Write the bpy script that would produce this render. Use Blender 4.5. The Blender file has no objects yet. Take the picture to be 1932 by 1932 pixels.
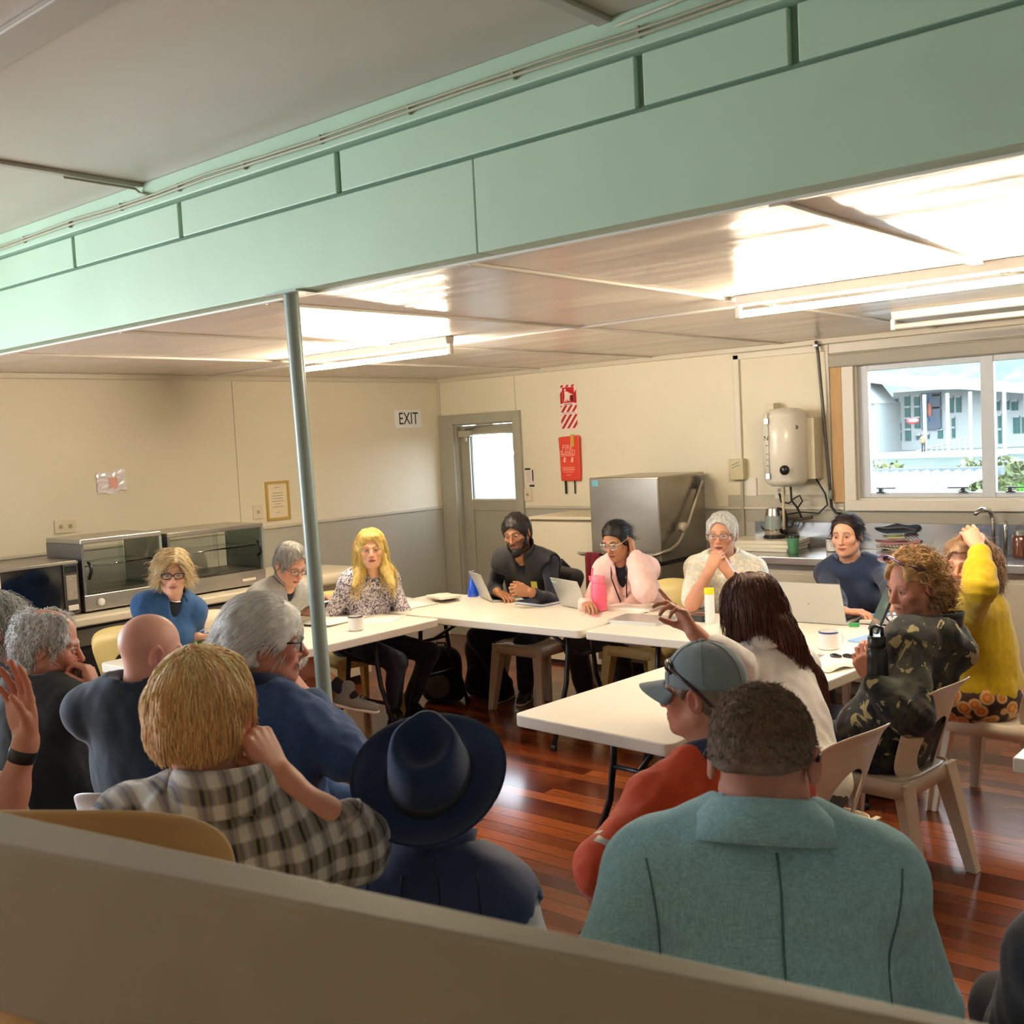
import bpy, math, random
import numpy as np
from mathutils import Vector, Matrix
rnd = random.Random(7)
NR = np.random.RandomState(5)
SC = bpy.context.scene
COL = SC.collection
PI = math.pi
# ---------------------------------------------------------------- camera, sky, exposure
def setup_view():
    cd = bpy.data.cameras.new('camera'); cam = bpy.data.objects.new('camera', cd); COL.objects.link(cam)
    cd.sensor_width = 36; cd.lens = 2022.28/1932*36; cd.clip_start = .05; cd.clip_end = 300
    yaw, pitch, roll = .7037, .0676, -.0504
    cy, sy, cp, sp = math.cos(yaw), math.sin(yaw), math.cos(pitch), math.sin(pitch)
    w = Vector((-sy*cp, cy*cp, -sp)); r = Vector((cy, sy, 0)); u = r.cross(w)
    cr, sr = math.cos(roll), math.sin(roll)
    r2 = cr*r+sr*u; u2 = -sr*r+cr*u
    m = Matrix((r2, u2, -w)).transposed().to_4x4(); m.translation = (0, 0, 1.8041)
    cam.matrix_world = m
    cd.dof.use_dof = True; cd.dof.focus_distance = 5.2; cd.dof.aperture_fstop = 9.5
    SC.camera = cam
    wd = bpy.data.worlds.new('overcast_sky'); SC.world = wd; wd.use_nodes = True
    nt = wd.node_tree; bg = nt.nodes['Background']
    tc = nt.nodes.new('ShaderNodeTexCoord'); sx = nt.nodes.new('ShaderNodeSeparateXYZ'); rp = nt.nodes.new('ShaderNodeValToRGB')
    nt.links.new(tc.outputs['Generated'], sx.inputs[0]); nt.links.new(sx.outputs[2], rp.inputs[0])
    rp.color_ramp.elements[0].color = (.86, .93, 1, 1); rp.color_ramp.elements[0].position = 0.0
    rp.color_ramp.elements[1].color = (.62, .80, 1, 1); rp.color_ramp.elements[1].position = .8
    nt.links.new(rp.outputs[0], bg.inputs[0]); bg.inputs[1].default_value = SKY
    SC.view_settings.view_transform = 'Standard'; SC.view_settings.look = 'None'
    SC.view_settings.exposure = EXPOSURE; SC.view_settings.gamma = 1; SC.view_settings.use_curve_mapping = False
    SC.cycles.max_bounces = 7; SC.cycles.diffuse_bounces = 4; SC.cycles.glossy_bounces = 4; SC.cycles.transparent_max_bounces = 12
    SC.cycles.caustics_reflective = False; SC.cycles.caustics_refractive = False
    SC.cycles.sample_clamp_indirect = 6
def portal(loc, rot, sx, sy):
    l = bpy.data.lights.new('window_daylight_portal', 'AREA'); l.shape = 'RECTANGLE'; l.size = sx; l.size_y = sy
    l.cycles.is_portal = True
    o = bpy.data.objects.new('window_daylight_portal', l); COL.objects.link(o); o.location = loc; o.rotation_euler = rot
SKY = 9.0
EXPOSURE = 1.15
TUBE = 125.0
setup_view()
portal((-1.75, 7.28, 1.73), (-PI/2, 0, 0), 2.45, .95)
portal((-7.0, -.1, 1.65), (PI/2, 0, -PI/2), 2.7, 1.9)

# ---------------------------------------------------------------- materials
def lin(h):
    h = h.lstrip('#'); c = [int(h[i:i+2], 16)/255 for i in (0, 2, 4)]
    return tuple((x/12.92 if x <= .04045 else ((x+.055)/1.055)**2.4) for x in c)+(1,)
MATS = {}
class NB:
    def __init__(s, m): s.t = m.node_tree; s.n = s.t.nodes; s.l = s.t.links; s.p = s.n['Principled BSDF']
    def new(s, typ, ins=None, **kw):
        n = s.n.new('ShaderNode'+typ)
        for k, v in kw.items(): setattr(n, k, v)
        for k, v in (ins or {}).items():
            if hasattr(v, 'is_linked'): s.l.new(v, n.inputs[k])
            else: n.inputs[k].default_value = v
        return n
    def coord(s, scale=(1, 1, 1), rot=(0, 0, 0), kind='Object'):
        tc = s.new('TexCoord'); return s.new('Mapping', {0: tc.outputs[kind], 'Scale': scale, 'Rotation': rot}).outputs[0]
    def ramp(s, fac, stops, interp='LINEAR'):
        r = s.new('ValToRGB', {0: fac}); r.color_ramp.interpolation = interp; e = r.color_ramp.elements
        while len(e) < len(stops): e.new(.5)
        for i, (p, c) in enumerate(stops): e[i].position = p; e[i].color = lin(c) if isinstance(c, str) else c
        return r.outputs[0]
    def noise(s, v, scale, detail=3, rough=.55, dist=0):
        return s.new('TexNoise', {'Vector': v, 'Scale': scale, 'Detail': detail, 'Roughness': rough, 'Distortion': dist}).outputs[0]
    def bump(s, h, strength=.2, dist=.01):
        b = s.new('Bump', {'Height': h, 'Strength': strength, 'Distance': dist}); s.l.new(b.outputs[0], s.p.inputs['Normal'])
    def mix(s, f, a, b, blend='MIX'):
        m = s.new('Mix', data_type='RGBA', blend_type=blend)
        for sock, v in ((m.inputs[0], f), (m.inputs[6], a), (m.inputs[7], b)):
            if hasattr(v, 'is_linked'): s.l.new(v, sock)
            else: sock.default_value = lin(v) if isinstance(v, str) else v
        return m.outputs[2]
    def math(s, op, a, b=0.0):
        m = s.new('Math', operation=op)
        for i, v in enumerate((a, b)):
            if hasattr(v, 'is_linked'): s.l.new(v, m.inputs[i])
            else: m.inputs[i].default_value = v
        return m.outputs[0]
    def base(s, v): s.l.new(v, s.p.inputs['Base Color'])
def M(name, hexc='#808080', rough=.5, metal=0.0, var=0.0, vs=6.0, bump=0.0, bs=60.0, spec=.5, emit=None, es=1.0, alpha=None, trans=0.0, coat=0.0, sheen=0.0, vcol=False, streak=None):
    if name in MATS: return MATS[name]
    m = bpy.data.materials.new(name); m.use_nodes = True; MATS[name] = m; b = NB(m); p = b.p
    p.inputs['Base Color'].default_value = lin(hexc); p.inputs['Roughness'].default_value = rough; p.inputs['Metallic'].default_value = metal
    p.inputs['Specular IOR Level'].default_value = spec
    if coat: p.inputs['Coat Weight'].default_value = coat; p.inputs['Coat Roughness'].default_value = .12
    if sheen: p.inputs['Sheen Weight'].default_value = sheen
    if trans: p.inputs['Transmission Weight'].default_value = trans
    if emit: p.inputs['Emission Color'].default_value = lin(emit); p.inputs['Emission Strength'].default_value = es
    if alpha is not None: p.inputs['Alpha'].default_value = alpha
    src = None
    if vcol: src = b.new('Attribute', attribute_name='Col').outputs[0]
    if var:
        co = b.coord(streak or (1, 1, 1)); n = b.noise(co, vs, 4)
        f = b.ramp(n, [(.3, (1-var,)*3+(1,)), (.7, (1+var*.6,)*3+(1,))])
        src = b.mix(1.0, src if src else lin(hexc), f, 'MULTIPLY')
    if src: b.base(src)
    if bump: b.bump(b.noise(b.coord(), bs, 3), bump, .01)
    return m

# ---------------------------------------------------------------- mesh builder
class MB:
    def __init__(s): s.v = []; s.f = []; s.m = []; s.cur = 0
    def add(s, vs, fs):
        o = len(s.v); s.v += [tuple(map(float, p)) for p in vs]
        for f in fs: s.f.append(tuple(i+o for i in f)); s.m.append(s.cur)
        return s
    def box(s, lo, hi, R=None, c=None):
        x0, y0, z0 = lo; x1, y1, z1 = hi
        vs = [(x0, y0, z0), (x1, y0, z0), (x1, y1, z0), (x0, y1, z0), (x0, y0, z1), (x1, y0, z1), (x1, y1, z1), (x0, y1, z1)]
        if R is not None:
            c = Vector(c) if c is not None else Vector(((x0+x1)/2, (y0+y1)/2, (z0+z1)/2)); vs = [c+R@(Vector(p)-c) for p in vs]
        return s.add(vs, [(0, 3, 2, 1), (4, 5, 6, 7), (0, 1, 5, 4), (1, 2, 6, 5), (2, 3, 7, 6), (3, 0, 4, 7)])
    def quad(s, a, b, c, d): return s.add([a, b, c, d], [(0, 1, 2, 3)])
    def tube(s, pts, r, n=10, caps=True, sq=None):
        pts = [Vector(p) for p in pts]; N = len(pts); rs = r if isinstance(r, (list, tuple)) else [r]*N
        vs = []; up = None
        for i, p in enumerate(pts):
            t = (pts[min(i+1, N-1)]-pts[max(i-1, 0)]).normalized()
            if up is None:
                up = Vector((0, 0, 1)) if abs(t.z) < .9 else Vector((1, 0, 0))
            a = t.cross(up).normalized(); up = a.cross(t).normalized()
            for j in range(n):
                th = 2*PI*(j+.5)/n; k = (sq or (1, 1)); vs.append(p+a*(math.cos(th)*rs[i]*k[0])+up*(math.sin(th)*rs[i]*k[1]))
        fs = [(i*n+j, i*n+(j+1) % n, (i+1)*n+(j+1) % n, (i+1)*n+j) for i in range(N-1) for j in range(n)]
        if caps: fs += [tuple(range(n))[::-1], tuple((N-1)*n+j for j in range(n))]
        return s.add(vs, fs)
    def lathe(s, prof, n=24, c=(0, 0, 0), R=None, caps=True):
        vs = []; c = Vector(c)
        for r, z in prof:
            for j in range(n):
                q = Vector((r*math.cos(2*PI*j/n), r*math.sin(2*PI*j/n), z)); vs.append(c+(R@q if R else q))
        N = len(prof); fs = [(i*n+j, i*n+(j+1) % n, (i+1)*n+(j+1) % n, (i+1)*n+j) for i in range(N-1) for j in range(n)]
        if caps: fs += [tuple(range(n))[::-1], tuple((N-1)*n+j for j in range(n))]
        return s.add(vs, fs)
    def prism(s, poly, a, b, axis='z'):
        n = len(poly)
        def P(p, h): return {'z': (p[0], p[1], h), 'y': (p[0], h, p[1]), 'x': (h, p[0], p[1])}[axis]
        vs = [P(p, a) for p in poly]+[P(p, b) for p in poly]
        return s.add(vs, [tuple(range(n))[::-1], tuple(range(n, 2*n))]+[(i, (i+1) % n, n+(i+1) % n, n+i) for i in range(n)])
    def sphere(s, c, r, n=12, m=8):
        r = r if isinstance(r, (tuple, list)) else (r, r, r)
        vs = [(c[0]+r[0]*math.sin(PI*i/m)*math.cos(2*PI*j/n), c[1]+r[1]*math.sin(PI*i/m)*math.sin(2*PI*j/n), c[2]+r[2]*math.cos(PI*i/m)) for i in range(m+1) for j in range(n)]
        return s.add(vs, [(i*n+j, (i+1)*n+j, (i+1)*n+(j+1) % n, i*n+(j+1) % n) for i in range(m) for j in range(n)])
    def build(s, name, mat, parent=None, smooth=False, bevel=0, seg=2, kind=None, loc=None, rz=None, weld=False, auto=None):
        me = bpy.data.meshes.new(name); me.from_pydata(s.v, [], s.f); me.validate()
        for m in (mat if isinstance(mat, (list, tuple)) else [mat]): me.materials.append(m)
        if any(s.m): me.polygons.foreach_set('material_index', s.m[:len(me.polygons)])
        if smooth or auto: me.polygons.foreach_set('use_smooth', [True]*len(me.polygons))
        if auto: me.set_sharp_from_angle(angle=math.radians(auto))
        o = bpy.data.objects.new(name, me); COL.objects.link(o)
        if parent: o.parent = parent
        if loc is not None: o.location = loc
        if rz is not None: o.rotation_euler = (0, 0, rz)
        if kind: o['kind'] = kind
        if bevel:
            b = o.modifiers.new('bevel', 'BEVEL'); b.width = bevel; b.segments = seg; b.limit_method = 'ANGLE'; b.angle_limit = .6
        return o
def tag(o, label, cat, group=None, kind=None):
    o['label'] = label; o['category'] = cat
    if group: o['group'] = group
    if kind: o['kind'] = kind
    return o
def thing(name, label, cat, loc=(0, 0, 0), rz=0, group=None):
    o = bpy.data.objects.new(name, None); COL.objects.link(o); o.location = loc; o.rotation_euler = (0, 0, rz); o.empty_display_size = .1
    return tag(o, label, cat, group)
def kids(o): return [c for c in COL.objects if c.parent == o]
def dup(root, loc, rz, label=None, group=None):
    r = root.copy(); COL.objects.link(r); r.location = loc; r.rotation_euler = (0, 0, rz)
    if label: r['label'] = label
    if group: r['group'] = group
    for ch in list(root.children):
        c = ch.copy(); COL.objects.link(c); c.parent = r
        for g in list(ch.children):
            d = g.copy(); COL.objects.link(d); d.parent = c
    return r
def text(name, body, size, mat, parent, loc, rot, ext=.001, align='CENTER', sx=1.0):
    cu = bpy.data.curves.new(name, 'FONT'); cu.body = body; cu.size = size; cu.extrude = ext; cu.align_x = align; cu.align_y = 'CENTER'
    cu.materials.append(mat)
    tmp = bpy.data.objects.new(name, cu); COL.objects.link(tmp); bpy.context.view_layer.update()
    me = bpy.data.meshes.new_from_object(tmp.evaluated_get(bpy.context.evaluated_depsgraph_get())); bpy.data.objects.remove(tmp); me.name = name
    o = bpy.data.objects.new(name, me); COL.objects.link(o); o.parent = parent; o.location = loc; o.rotation_euler = rot; o.scale = (sx, 1, 1)
    return o
def rrect(x0, y0, x1, y1, r, n=5):
    out = []
    for cx, cy, a in ((x1-r, y1-r, 0), (x0+r, y1-r, 90), (x0+r, y0+r, 180), (x1-r, y0+r, 270)):
        for i in range(n+1):
            t = math.radians(a+90*i/n); out.append((cx+r*math.cos(t), cy+r*math.sin(t)))
    return out
# ---------------------------------------------------------------- room shell
XL, YB, ZF, ZN, YF, XR, YR = -6.987, 7.258, 2.40, 2.975, 2.592, 2.2, -1.6
cream = M('wall_cream_paint', '#e4dcc6', .55, var=.03, vs=2, bump=.05, bs=120)
dado = M('wall_lower_paint', '#b3b1a4', .5, var=.03, vs=2, bump=.04, bs=120)
trimgrey = M('trim_grey_paint', '#a6a495', .4, var=.03)
white = M('white_gloss_paint', '#e6e2da', .35)
mint = M('mint_green_paint', '#b3d2bb', .45, var=.07, vs=1.6, bump=.06, bs=25)
mintdark = M('mint_green_groove', '#6f8a78', .7)
def floor_mat():
    m = M('timber_floor', '#7a3418', .24, coat=.35); b = NB(m)
    co = b.coord()
    br = b.new('TexBrick', {'Vector': co, 'Color1': lin('#5c2412'), 'Color2': lin('#a95a2c'), 'Mortar': lin('#230c05'), 'Scale': 1.0, 'Mortar Size': .0022, 'Mortar Smooth': .3, 'Bias': -.05, 'Brick Width': 1.7, 'Row Height': .088}, offset=.37, offset_frequency=2, squash=1)
    gr = b.noise(b.coord((1.2, 28, 1)), 6, 5, .6, .6)
    g = b.ramp(gr, [(.25, (.62, .62, .62, 1)), (.8, (1.25, 1.2, 1.1, 1))])
    big = b.ramp(b.noise(b.coord(), 1.3, 2), [(.3, (.8, .8, .8, 1)), (.7, (1.15, 1.12, 1.1, 1))])
    b.base(b.mix(1, b.mix(1, br.outputs[0], g, 'MULTIPLY'), big, 'MULTIPLY'))
    rr = b.ramp(gr, [(.2, (.17,)*3+(1,)), (.9, (.3,)*3+(1,))]); b.l.new(rr, b.p.inputs['Roughness'])
    b.bump(b.mix(.25, br.outputs[1], gr), -.12, .003)
    return m
def ceil_mat(name, h, rough, st):
    m = M(name, h, rough, spec=.6); b = NB(m)
    n1 = b.noise(b.coord((.45, 2.4, 1)), 1.6, 1, .4, .3); n2 = b.noise(b.coord((2, 2, 2)), 9, 2)
    b.bump(b.mix(.04, n1, n2), st, .12)
    n3 = b.noise(b.coord(), 1.1, 2); b.base(b.mix(1, lin(h), b.ramp(n3, [(.3, (.93, .92, .92, 1)), (.7, (1.03, 1.03, 1.03, 1))]), 'MULTIPLY'))
    return m
def S(name, boxes, mat, bevel=0):
    mb = MB()
    for bx in boxes:
        if len(bx) == 3: mb.cur = bx[2]
        mb.box(bx[0], bx[1])
    return mb.build(name, mat, kind='structure', bevel=bevel)
S('floor', [((XL-.1, YR-.1, -.08), (XR+.1, YB+.1, 0))], floor_mat())
D = .1
# back wall with door opening and window opening
dx0, dx1, dz = -6.80, -6.085, 1.965
wx0, wx1, wz0, wz1 = -2.985, -.52, 1.262, 2.19
S('wall_back', [((XL, YB, 1.2), (dx0, YB+D, ZF), 0), ((dx0, YB, dz), (dx1, YB+D, ZF), 0), ((dx1, YB, 1.2), (wx0, YB+D, ZF), 0), ((wx0, YB, wz1), (wx1, YB+D, ZF), 0), ((wx1, YB, 1.2), (XR, YB+D, ZF), 0), ((wx0, YB, 1.2), (wx1, YB+D, wz0), 0),
   ((XL, YB, 0), (dx0, YB+D, 1.2), 1), ((dx1, YB, 0), (XR, YB+D, 1.2), 1)], [cream, dado])
# left wall, with a window in the near part of the room
S('wall_left', [((XL-D, YF, 1.2), (XL, YB+D, ZF), 0), ((XL-D, YF, 0), (XL, YB+D, 1.2), 1), ((XL-D, YR, 0), (XL, -1.45, ZN), 0), ((XL-D, 1.25, 0), (XL, YF, ZN), 0), ((XL-D, -1.45, 0), (XL, 1.25, .7), 0), ((XL-D, -1.45, 2.6), (XL, 1.25, ZN), 0)], [cream, dado])
S('wall_right', [((XR, YR, 0), (XR+D, YB+D, ZN))], [cream])
S('wall_front', [((XL-D, YR-D, 0), (XR+D, YR, ZN))], [cream])
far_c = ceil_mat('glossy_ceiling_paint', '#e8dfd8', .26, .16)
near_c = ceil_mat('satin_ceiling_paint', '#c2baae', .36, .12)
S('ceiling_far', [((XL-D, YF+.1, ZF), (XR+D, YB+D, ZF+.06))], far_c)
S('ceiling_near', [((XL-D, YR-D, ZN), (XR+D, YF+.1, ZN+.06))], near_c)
# beam / bulkhead between the two ceilings
g = [XL, -4.822, -3.938, -2.942, -1.667, -1.206, -.2, .9, XR]
S('trim_beam_core', [((XL, YF+.03, ZF+.01), (XR, YF+.1, ZN))], mintdark)
S('trim_beam_lower_board', [((XL, YF, ZF), (-2.29, YF+.1, 2.695)), ((-2.287, YF, ZF), (XR, YF+.1, 2.695))], mint, .004)
S('trim_beam_panels', [((g[i]+.013, YF+.012, 2.712), (g[i+1]-.013, YF+.05, 2.855)) for i in range(len(g)-1)], mint, .004)
S('trim_beam_top_strip', [((XL, YF-.004, 2.868), (XR, YF+.05, ZN))], mint, .004)
S('trim_beam_edge', [((XL, YF+.085, ZF-.008), (XR, YF+.105, ZF+.004))], white)
# ceiling battens and cornices
bat = M('ceiling_batten_paint', '#d4cdc4', .3)
S('trim_ceiling_battens', [((x-w/2, YF+.1, ZF-.012), (x+w/2, YB, ZF)) for x, w in ((-1.31, .045), (-2.42, .022), (-3.51, .022), (-4.62, .022), (-5.75, .022), (-.2, .03), (.9, .03))]+[((XL, 4.765, ZF-.012), (XR, 4.79, ZF))], bat, .003)
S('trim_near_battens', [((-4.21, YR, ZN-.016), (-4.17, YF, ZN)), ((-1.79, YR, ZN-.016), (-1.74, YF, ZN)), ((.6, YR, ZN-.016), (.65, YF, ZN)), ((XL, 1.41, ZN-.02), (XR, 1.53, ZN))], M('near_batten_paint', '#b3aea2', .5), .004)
S('trim_cornice', [((XL, YB-.035, ZF-.04), (XR, YB, ZF)), ((XL, YF+.1, ZF-.04), (XL+.035, YB, ZF)), ((XL, YB-.02, dz+.09), (XL+.02, YB, ZF))], M('cornice_paint', '#cfc6b4', .4), .006)
S('trim_dado_rail', [((XL, YF, 1.192), (XL+.014, YB, 1.216)), ((XL, YB-.014, 1.192), (dx0-.16, YB, 1.216)), ((dx1+.09, YB-.014, 1.192), (-4.2, YB, 1.216)), ((-4.2, YB-.014, 1.192), (wx0-.1, YB, 1.216))], M('dado_rail_paint', '#c9c3b2', .4), .004)
S('baseboard_back', [((dx1+.09, YB-.018, 0), (XR, YB, .12))], M('skirting_paint', '#cfc9bb', .4), .005)
S('baseboard_left', [((XL, YF, 0), (XL+.018, YB, .12))], M('skirting_paint'), .005)
S('trim_wall_seams', [((XL, 4.972, 1.216), (XL+.0015, 4.978, ZF-.04)), ((-6.06, YB-.0015, dz+.09), (-6.055, YB, ZF-.04))], M('seam_dark_cream', '#a79f8b', .8))  # thin strips along the wall seams, in a darker cream than the wall
S('trim_splash_band', [((-4.0, YB-.006, 1.216), (wx0-.1, YB, 1.30))], M('splash_band_paint', '#b9b2a2', .5), .002)
S('trim_splash_board', [((-4.0, YB-.004, 1.10), (XR, YB, 1.19))], M('splash_board_paint', '#a5a193', .45), .002)
S('trim_steel_splashback', [((-3.78, YB-.012, .92), (XR, YB-.004, 1.10))], M('brushed_splash_steel', '#b9bcc0', .2, .9, bump=.06, bs=8, var=.05))
# door
dg = M('door_paint', '#a3a192', .4, var=.02)
S('trim_door_frame', [((XL+.005, YB-.03, 0), (dx0, YB+.02, dz+.09)), ((dx1, YB-.03, 0), (dx1+.085, YB+.02, dz+.09)), ((dx0, YB-.03, dz), (dx1, YB+.02, dz+.09)), ((dx0-.01, YB, 0), (dx0+.012, YB+D, dz)), ((dx1-.012, YB, 0), (dx1+.01, YB+D, dz)), ((dx0, YB, dz-.012), (dx1, YB+D, dz+.01))], trimgrey, .005)
mb = MB(); y0, y1 = YB+.05, YB+.09; a, c = dx0+.016, dx1-.016; ga, gb, gz0, gz1 = -6.665, -6.13, 1.275, 1.862
mb.box((a, y0, .01), (ga, y1, dz-.016)); mb.box((gb, y0, .01), (c, y1, dz-.016)); mb.box((ga, y0, gz1), (gb, y1, dz-.016)); mb.box((ga, y0, 1.165), (gb, y1, gz0)); mb.box((ga, y0+.012, .01), (gb, y1-.01, 1.165))
door = mb.build('door_1', dg, kind='structure', bevel=.003)
def glass_mat():
    m = bpy.data.materials.new('window_glass'); m.use_nodes = True; nt = m.node_tree; nt.nodes.remove(nt.nodes['Principled BSDF'])
    t = nt.nodes.new('ShaderNodeBsdfTransparent'); gl = nt.nodes.new('ShaderNodeBsdfGlossy'); gl.inputs['Roughness'].default_value = .02
    fr = nt.nodes.new('ShaderNodeFresnel'); fr.inputs[0].default_value = 1.35; mx = nt.nodes.new('ShaderNodeMixShader')
    t.inputs[0].default_value = (.96, .98, .97, 1)
    for s_, d_ in ((fr.outputs[0], mx.inputs[0]), (t.outputs[0], mx.inputs[1]), (gl.outputs[0], mx.inputs[2]), (mx.outputs[0], nt.nodes['Material Output'].inputs[0])): nt.links.new(s_, d_)
    return m
glass = glass_mat()
frost = M('frosted_pane', '#f4f6f4', .6, trans=.0); frost.node_tree.nodes['Principled BSDF'].inputs['Alpha'].default_value = .35
MB().box((ga, y0+.016, gz0), (gb, y0+.02, gz1)).build('pane', frost, door)
mb = MB(); mb.box((ga-.012, y0-.008, gz0-.012), (ga, y1, gz1+.012)); mb.box((gb, y0-.008, gz0-.012), (gb+.012, y1, gz1+.012)); mb.box((ga, y0-.008, gz1), (gb, y1, gz1+.012)); mb.box((ga, y0-.008, gz0-.014), (gb, y1, gz0)); mb.build('glazing_bead', M('bead_paint', '#c8c6ba', .4), door)
mb = MB(); mb.box((-6.765, YB+.0, 1.845), (-6.62, YB+.05, 1.905)); cl = mb.build('door_closer', M('closer_silver', '#b9b6a6', .35, .4), door, bevel=.004)
MB().tube([(-6.69, YB+.02, 1.915), (-6.52, YB-.01, 1.945), (-6.36, YB+.03, 1.95)], .007, 8).build('closer_arm', M('closer_silver'), door, True)
MB().tube([(-6.69, YB+.02, 1.80), (-6.69, YB+.02, 1.86)], .016, 12).build('closer_knob', M('closer_silver'), door, True)
# window
alu = M('window_white_aluminium', '#c9ced6', .35)
S('trim_window_surround', [((wx0-.085, YB-.035, wz0-.06), (wx0, YB+.01, wz1+.02)), ((wx0-.085, YB-.04, wz0-.075), (wx1+.1, YB+.01, wz0)), ((wx1, YB-.035, wz0), (wx1+.1, YB+.01, wz1+.02)), ((wx0-.03, YB, wz0), (wx0+.012, YB+D, wz1)), ((wx0, YB, wz0-.02), (wx1, YB+D, wz0+.012))], M('window_trim_paint', '#d9d2c4', .4), .005)
S('trim_window_head', [((wx0-.17, YB-.06, wz1), (wx1+.1, YB+.01, wz1+.09))], M('window_head_paint', '#a39c8e', .5), .01)
S('trim_window_pelmet', [((wx0-.17, YB-.04, wz1+.098), (wx1+.1, YB+.01, wz1+.165))], M('window_trim_paint'), .006)
S('trim_raw_timber', [((-3.155, YB-.03, 1.245), (-3.072, YB, 2.20))], M('raw_timber', '#c39a66', .6, var=.12, vs=5, streak=(8, 8, .7)), .003)
mb = MB(); fy0, fy1 = YB+.035, YB+.085
panes = [(-2.91, -2.165), (-2.085, -1.33), (-1.25, -.56)]
mb.box((wx0+.012, fy0-.003, wz0+.013), (-2.91, fy1, wz1-.001)); mb.box((-2.165, fy0-.006, wz0+.012), (-2.085, fy1, wz1)); mb.box((-1.33, fy0-.006, wz0+.012), (-1.25, fy1, wz1)); mb.box((-.56, fy0-.003, wz0+.013), (wx1, fy1, wz1-.001))
mb.box((wx0, fy0, wz0+.012), (wx1, fy1, wz0+.045)); mb.box((wx0, fy0, wz1-.04), (wx1, fy1, wz1))
win = mb.build('window_1', alu, kind='structure', bevel=.003)
for a, c in panes: MB().box((a, fy0+.02, wz0+.045), (c, fy0+.024, wz1-.04)).build('pane', glass, win)
dk = M('window_stay_black', '#20242a', .4)
for x in (-2.83, -2.28, -1.99, -1.42):
    s_ = -1 if x in (-2.28, -1.42) else 1
    mb = MB(); mb.box((x-.028, fy0-.03, wz0+.045), (x+.028, fy0+.01, wz0+.054)); mb.box((x-.012, fy0-.03, wz0+.052), (x+.012, fy0, wz0+.075)); mb.box((x-.03 if s_ > 0 else x-.1, fy0-.024, wz0+.074), (x+.1 if s_ > 0 else x+.03, fy0-.01, wz0+.082)); mb.build('window_stay', dk, win)
# off-camera windows of the near part
for nm, bx, ax in (('window_2', [(XL-.07, -1.45, .7), (XL-.03, 1.25, 2.6)], 'y'),):
    lo, hi = bx; mb = MB(); k = 0 if ax == 'x' else 1
    for i in range(4):
        t = lo[k]+(hi[k]-lo[k])*i/3; l2 = list(lo); h2 = list(hi); l2[k] = t-.03; h2[k] = t+.03; mb.box(l2, h2)
    for z in (lo[2], hi[2]):
        l2 = list(lo); h2 = list(hi); l2[2] = z-.03; h2[2] = z+.03; mb.box(l2, h2)
    mb.build(nm, alu, kind='structure')
# steel pole under the beam
pole = thing('support_pole', 'grey-green painted steel pole standing under the mint beam', 'pole', (-3.226, 2.65, 0))
polem = M('pole_paint', '#93a39c', .3, var=.06, vs=9)
MB().tube([(0, 0, .006), (-.041, -.03, ZF-.006)], .029, 24).build('shaft', polem, pole, True, auto=40)
MB().box((-.13, -.08, ZF-.008), (.05, .02, ZF-.0005)).build('top_plate', polem, pole); MB().box((-.06, -.06, 0.0005), (.06, .06, .008)).build('base_plate', polem, pole)
# surface cable along the beam
cabm = M('cable_sheath', '#a9ab93', .5)
mb = MB()
pts = [(-6.9, YF-.017, 2.895)]+[(-6.5+i*.35, YF-.017, 2.897+.004*math.sin(i*1.7)) for i in range(25)]
mb.tube(pts, .006, 6); mb.tube([(p[0], p[1]-.002, p[2]+.014+.003*math.sin(i*2.3)) for i, p in enumerate(pts)], .005, 6)
cab = tag(mb.build('surface_cable', cabm, smooth=True), 'pair of thin cables clipped along the top of the mint beam', 'cable')
for i in range(20): MB().box((-6.6+i*.45, YF-.02, 2.888), (-6.592+i*.45, YF-.005, 2.92)).build('cable_clip', cabm, cab)
MB().tube([(-4.19, YF-.35, ZN-.024), (-4.19, YF-.03, ZN-.024), (-4.185, YF-.014, ZN-.04), (-4.17, YF-.014, 2.93), (-4.1, YF-.014, 2.905)], .006, 6).build('drop_cable', cabm, cab, True)
MB().tube([(-1.72, YF-.014, 2.94), (-1.45, YF-.016, 2.95), (-1.1, YF-.012, 2.958)], .005, 6).build('drop_cable', cabm, cab, True)
# ---------------------------------------------------------------- fluorescent lights
tubem = M('lit_fluorescent_tube', '#ffffff', .3, emit='#ffeccb', es=TUBE)
batm = M('light_batten_enamel', '#efe9dd', .35)
def tube_light(label, x0, x1, y, lit):
    t = thing('fluorescent_light', label, 'ceiling light', ((x0+x1)/2, y, ZF), 0)
    L = (x1-x0)/2
    MB().prism([(-.035, -.001), (.035, -.001), (.026, -.045), (-.026, -.045)], -L, L, 'x').build('housing', batm, t, bevel=.003)
    for s_ in (-1, 1): MB().box((s_*L-.012, -.014, -.10), (s_*L+.012, .014, -.04)).build('lamp_holder', batm, t, bevel=.003)
    MB().tube([(-L+.012, 0, -.083), (L-.012, 0, -.083)], .015, 14).build('tube', tubem if lit else M('unlit_tube', '#e8e6df', .25), t, True)
tube_light('lit fluorescent tube light hanging behind the steel pole', -5.56, -4.16, 4.44, True)
tube_light('lit fluorescent tube light on the ceiling before the window', -2.36, -.96, 4.44, True)
tube_light('unlit fluorescent batten on the ceiling just above the window', -2.22, -.82, 5.95, False)
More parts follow.
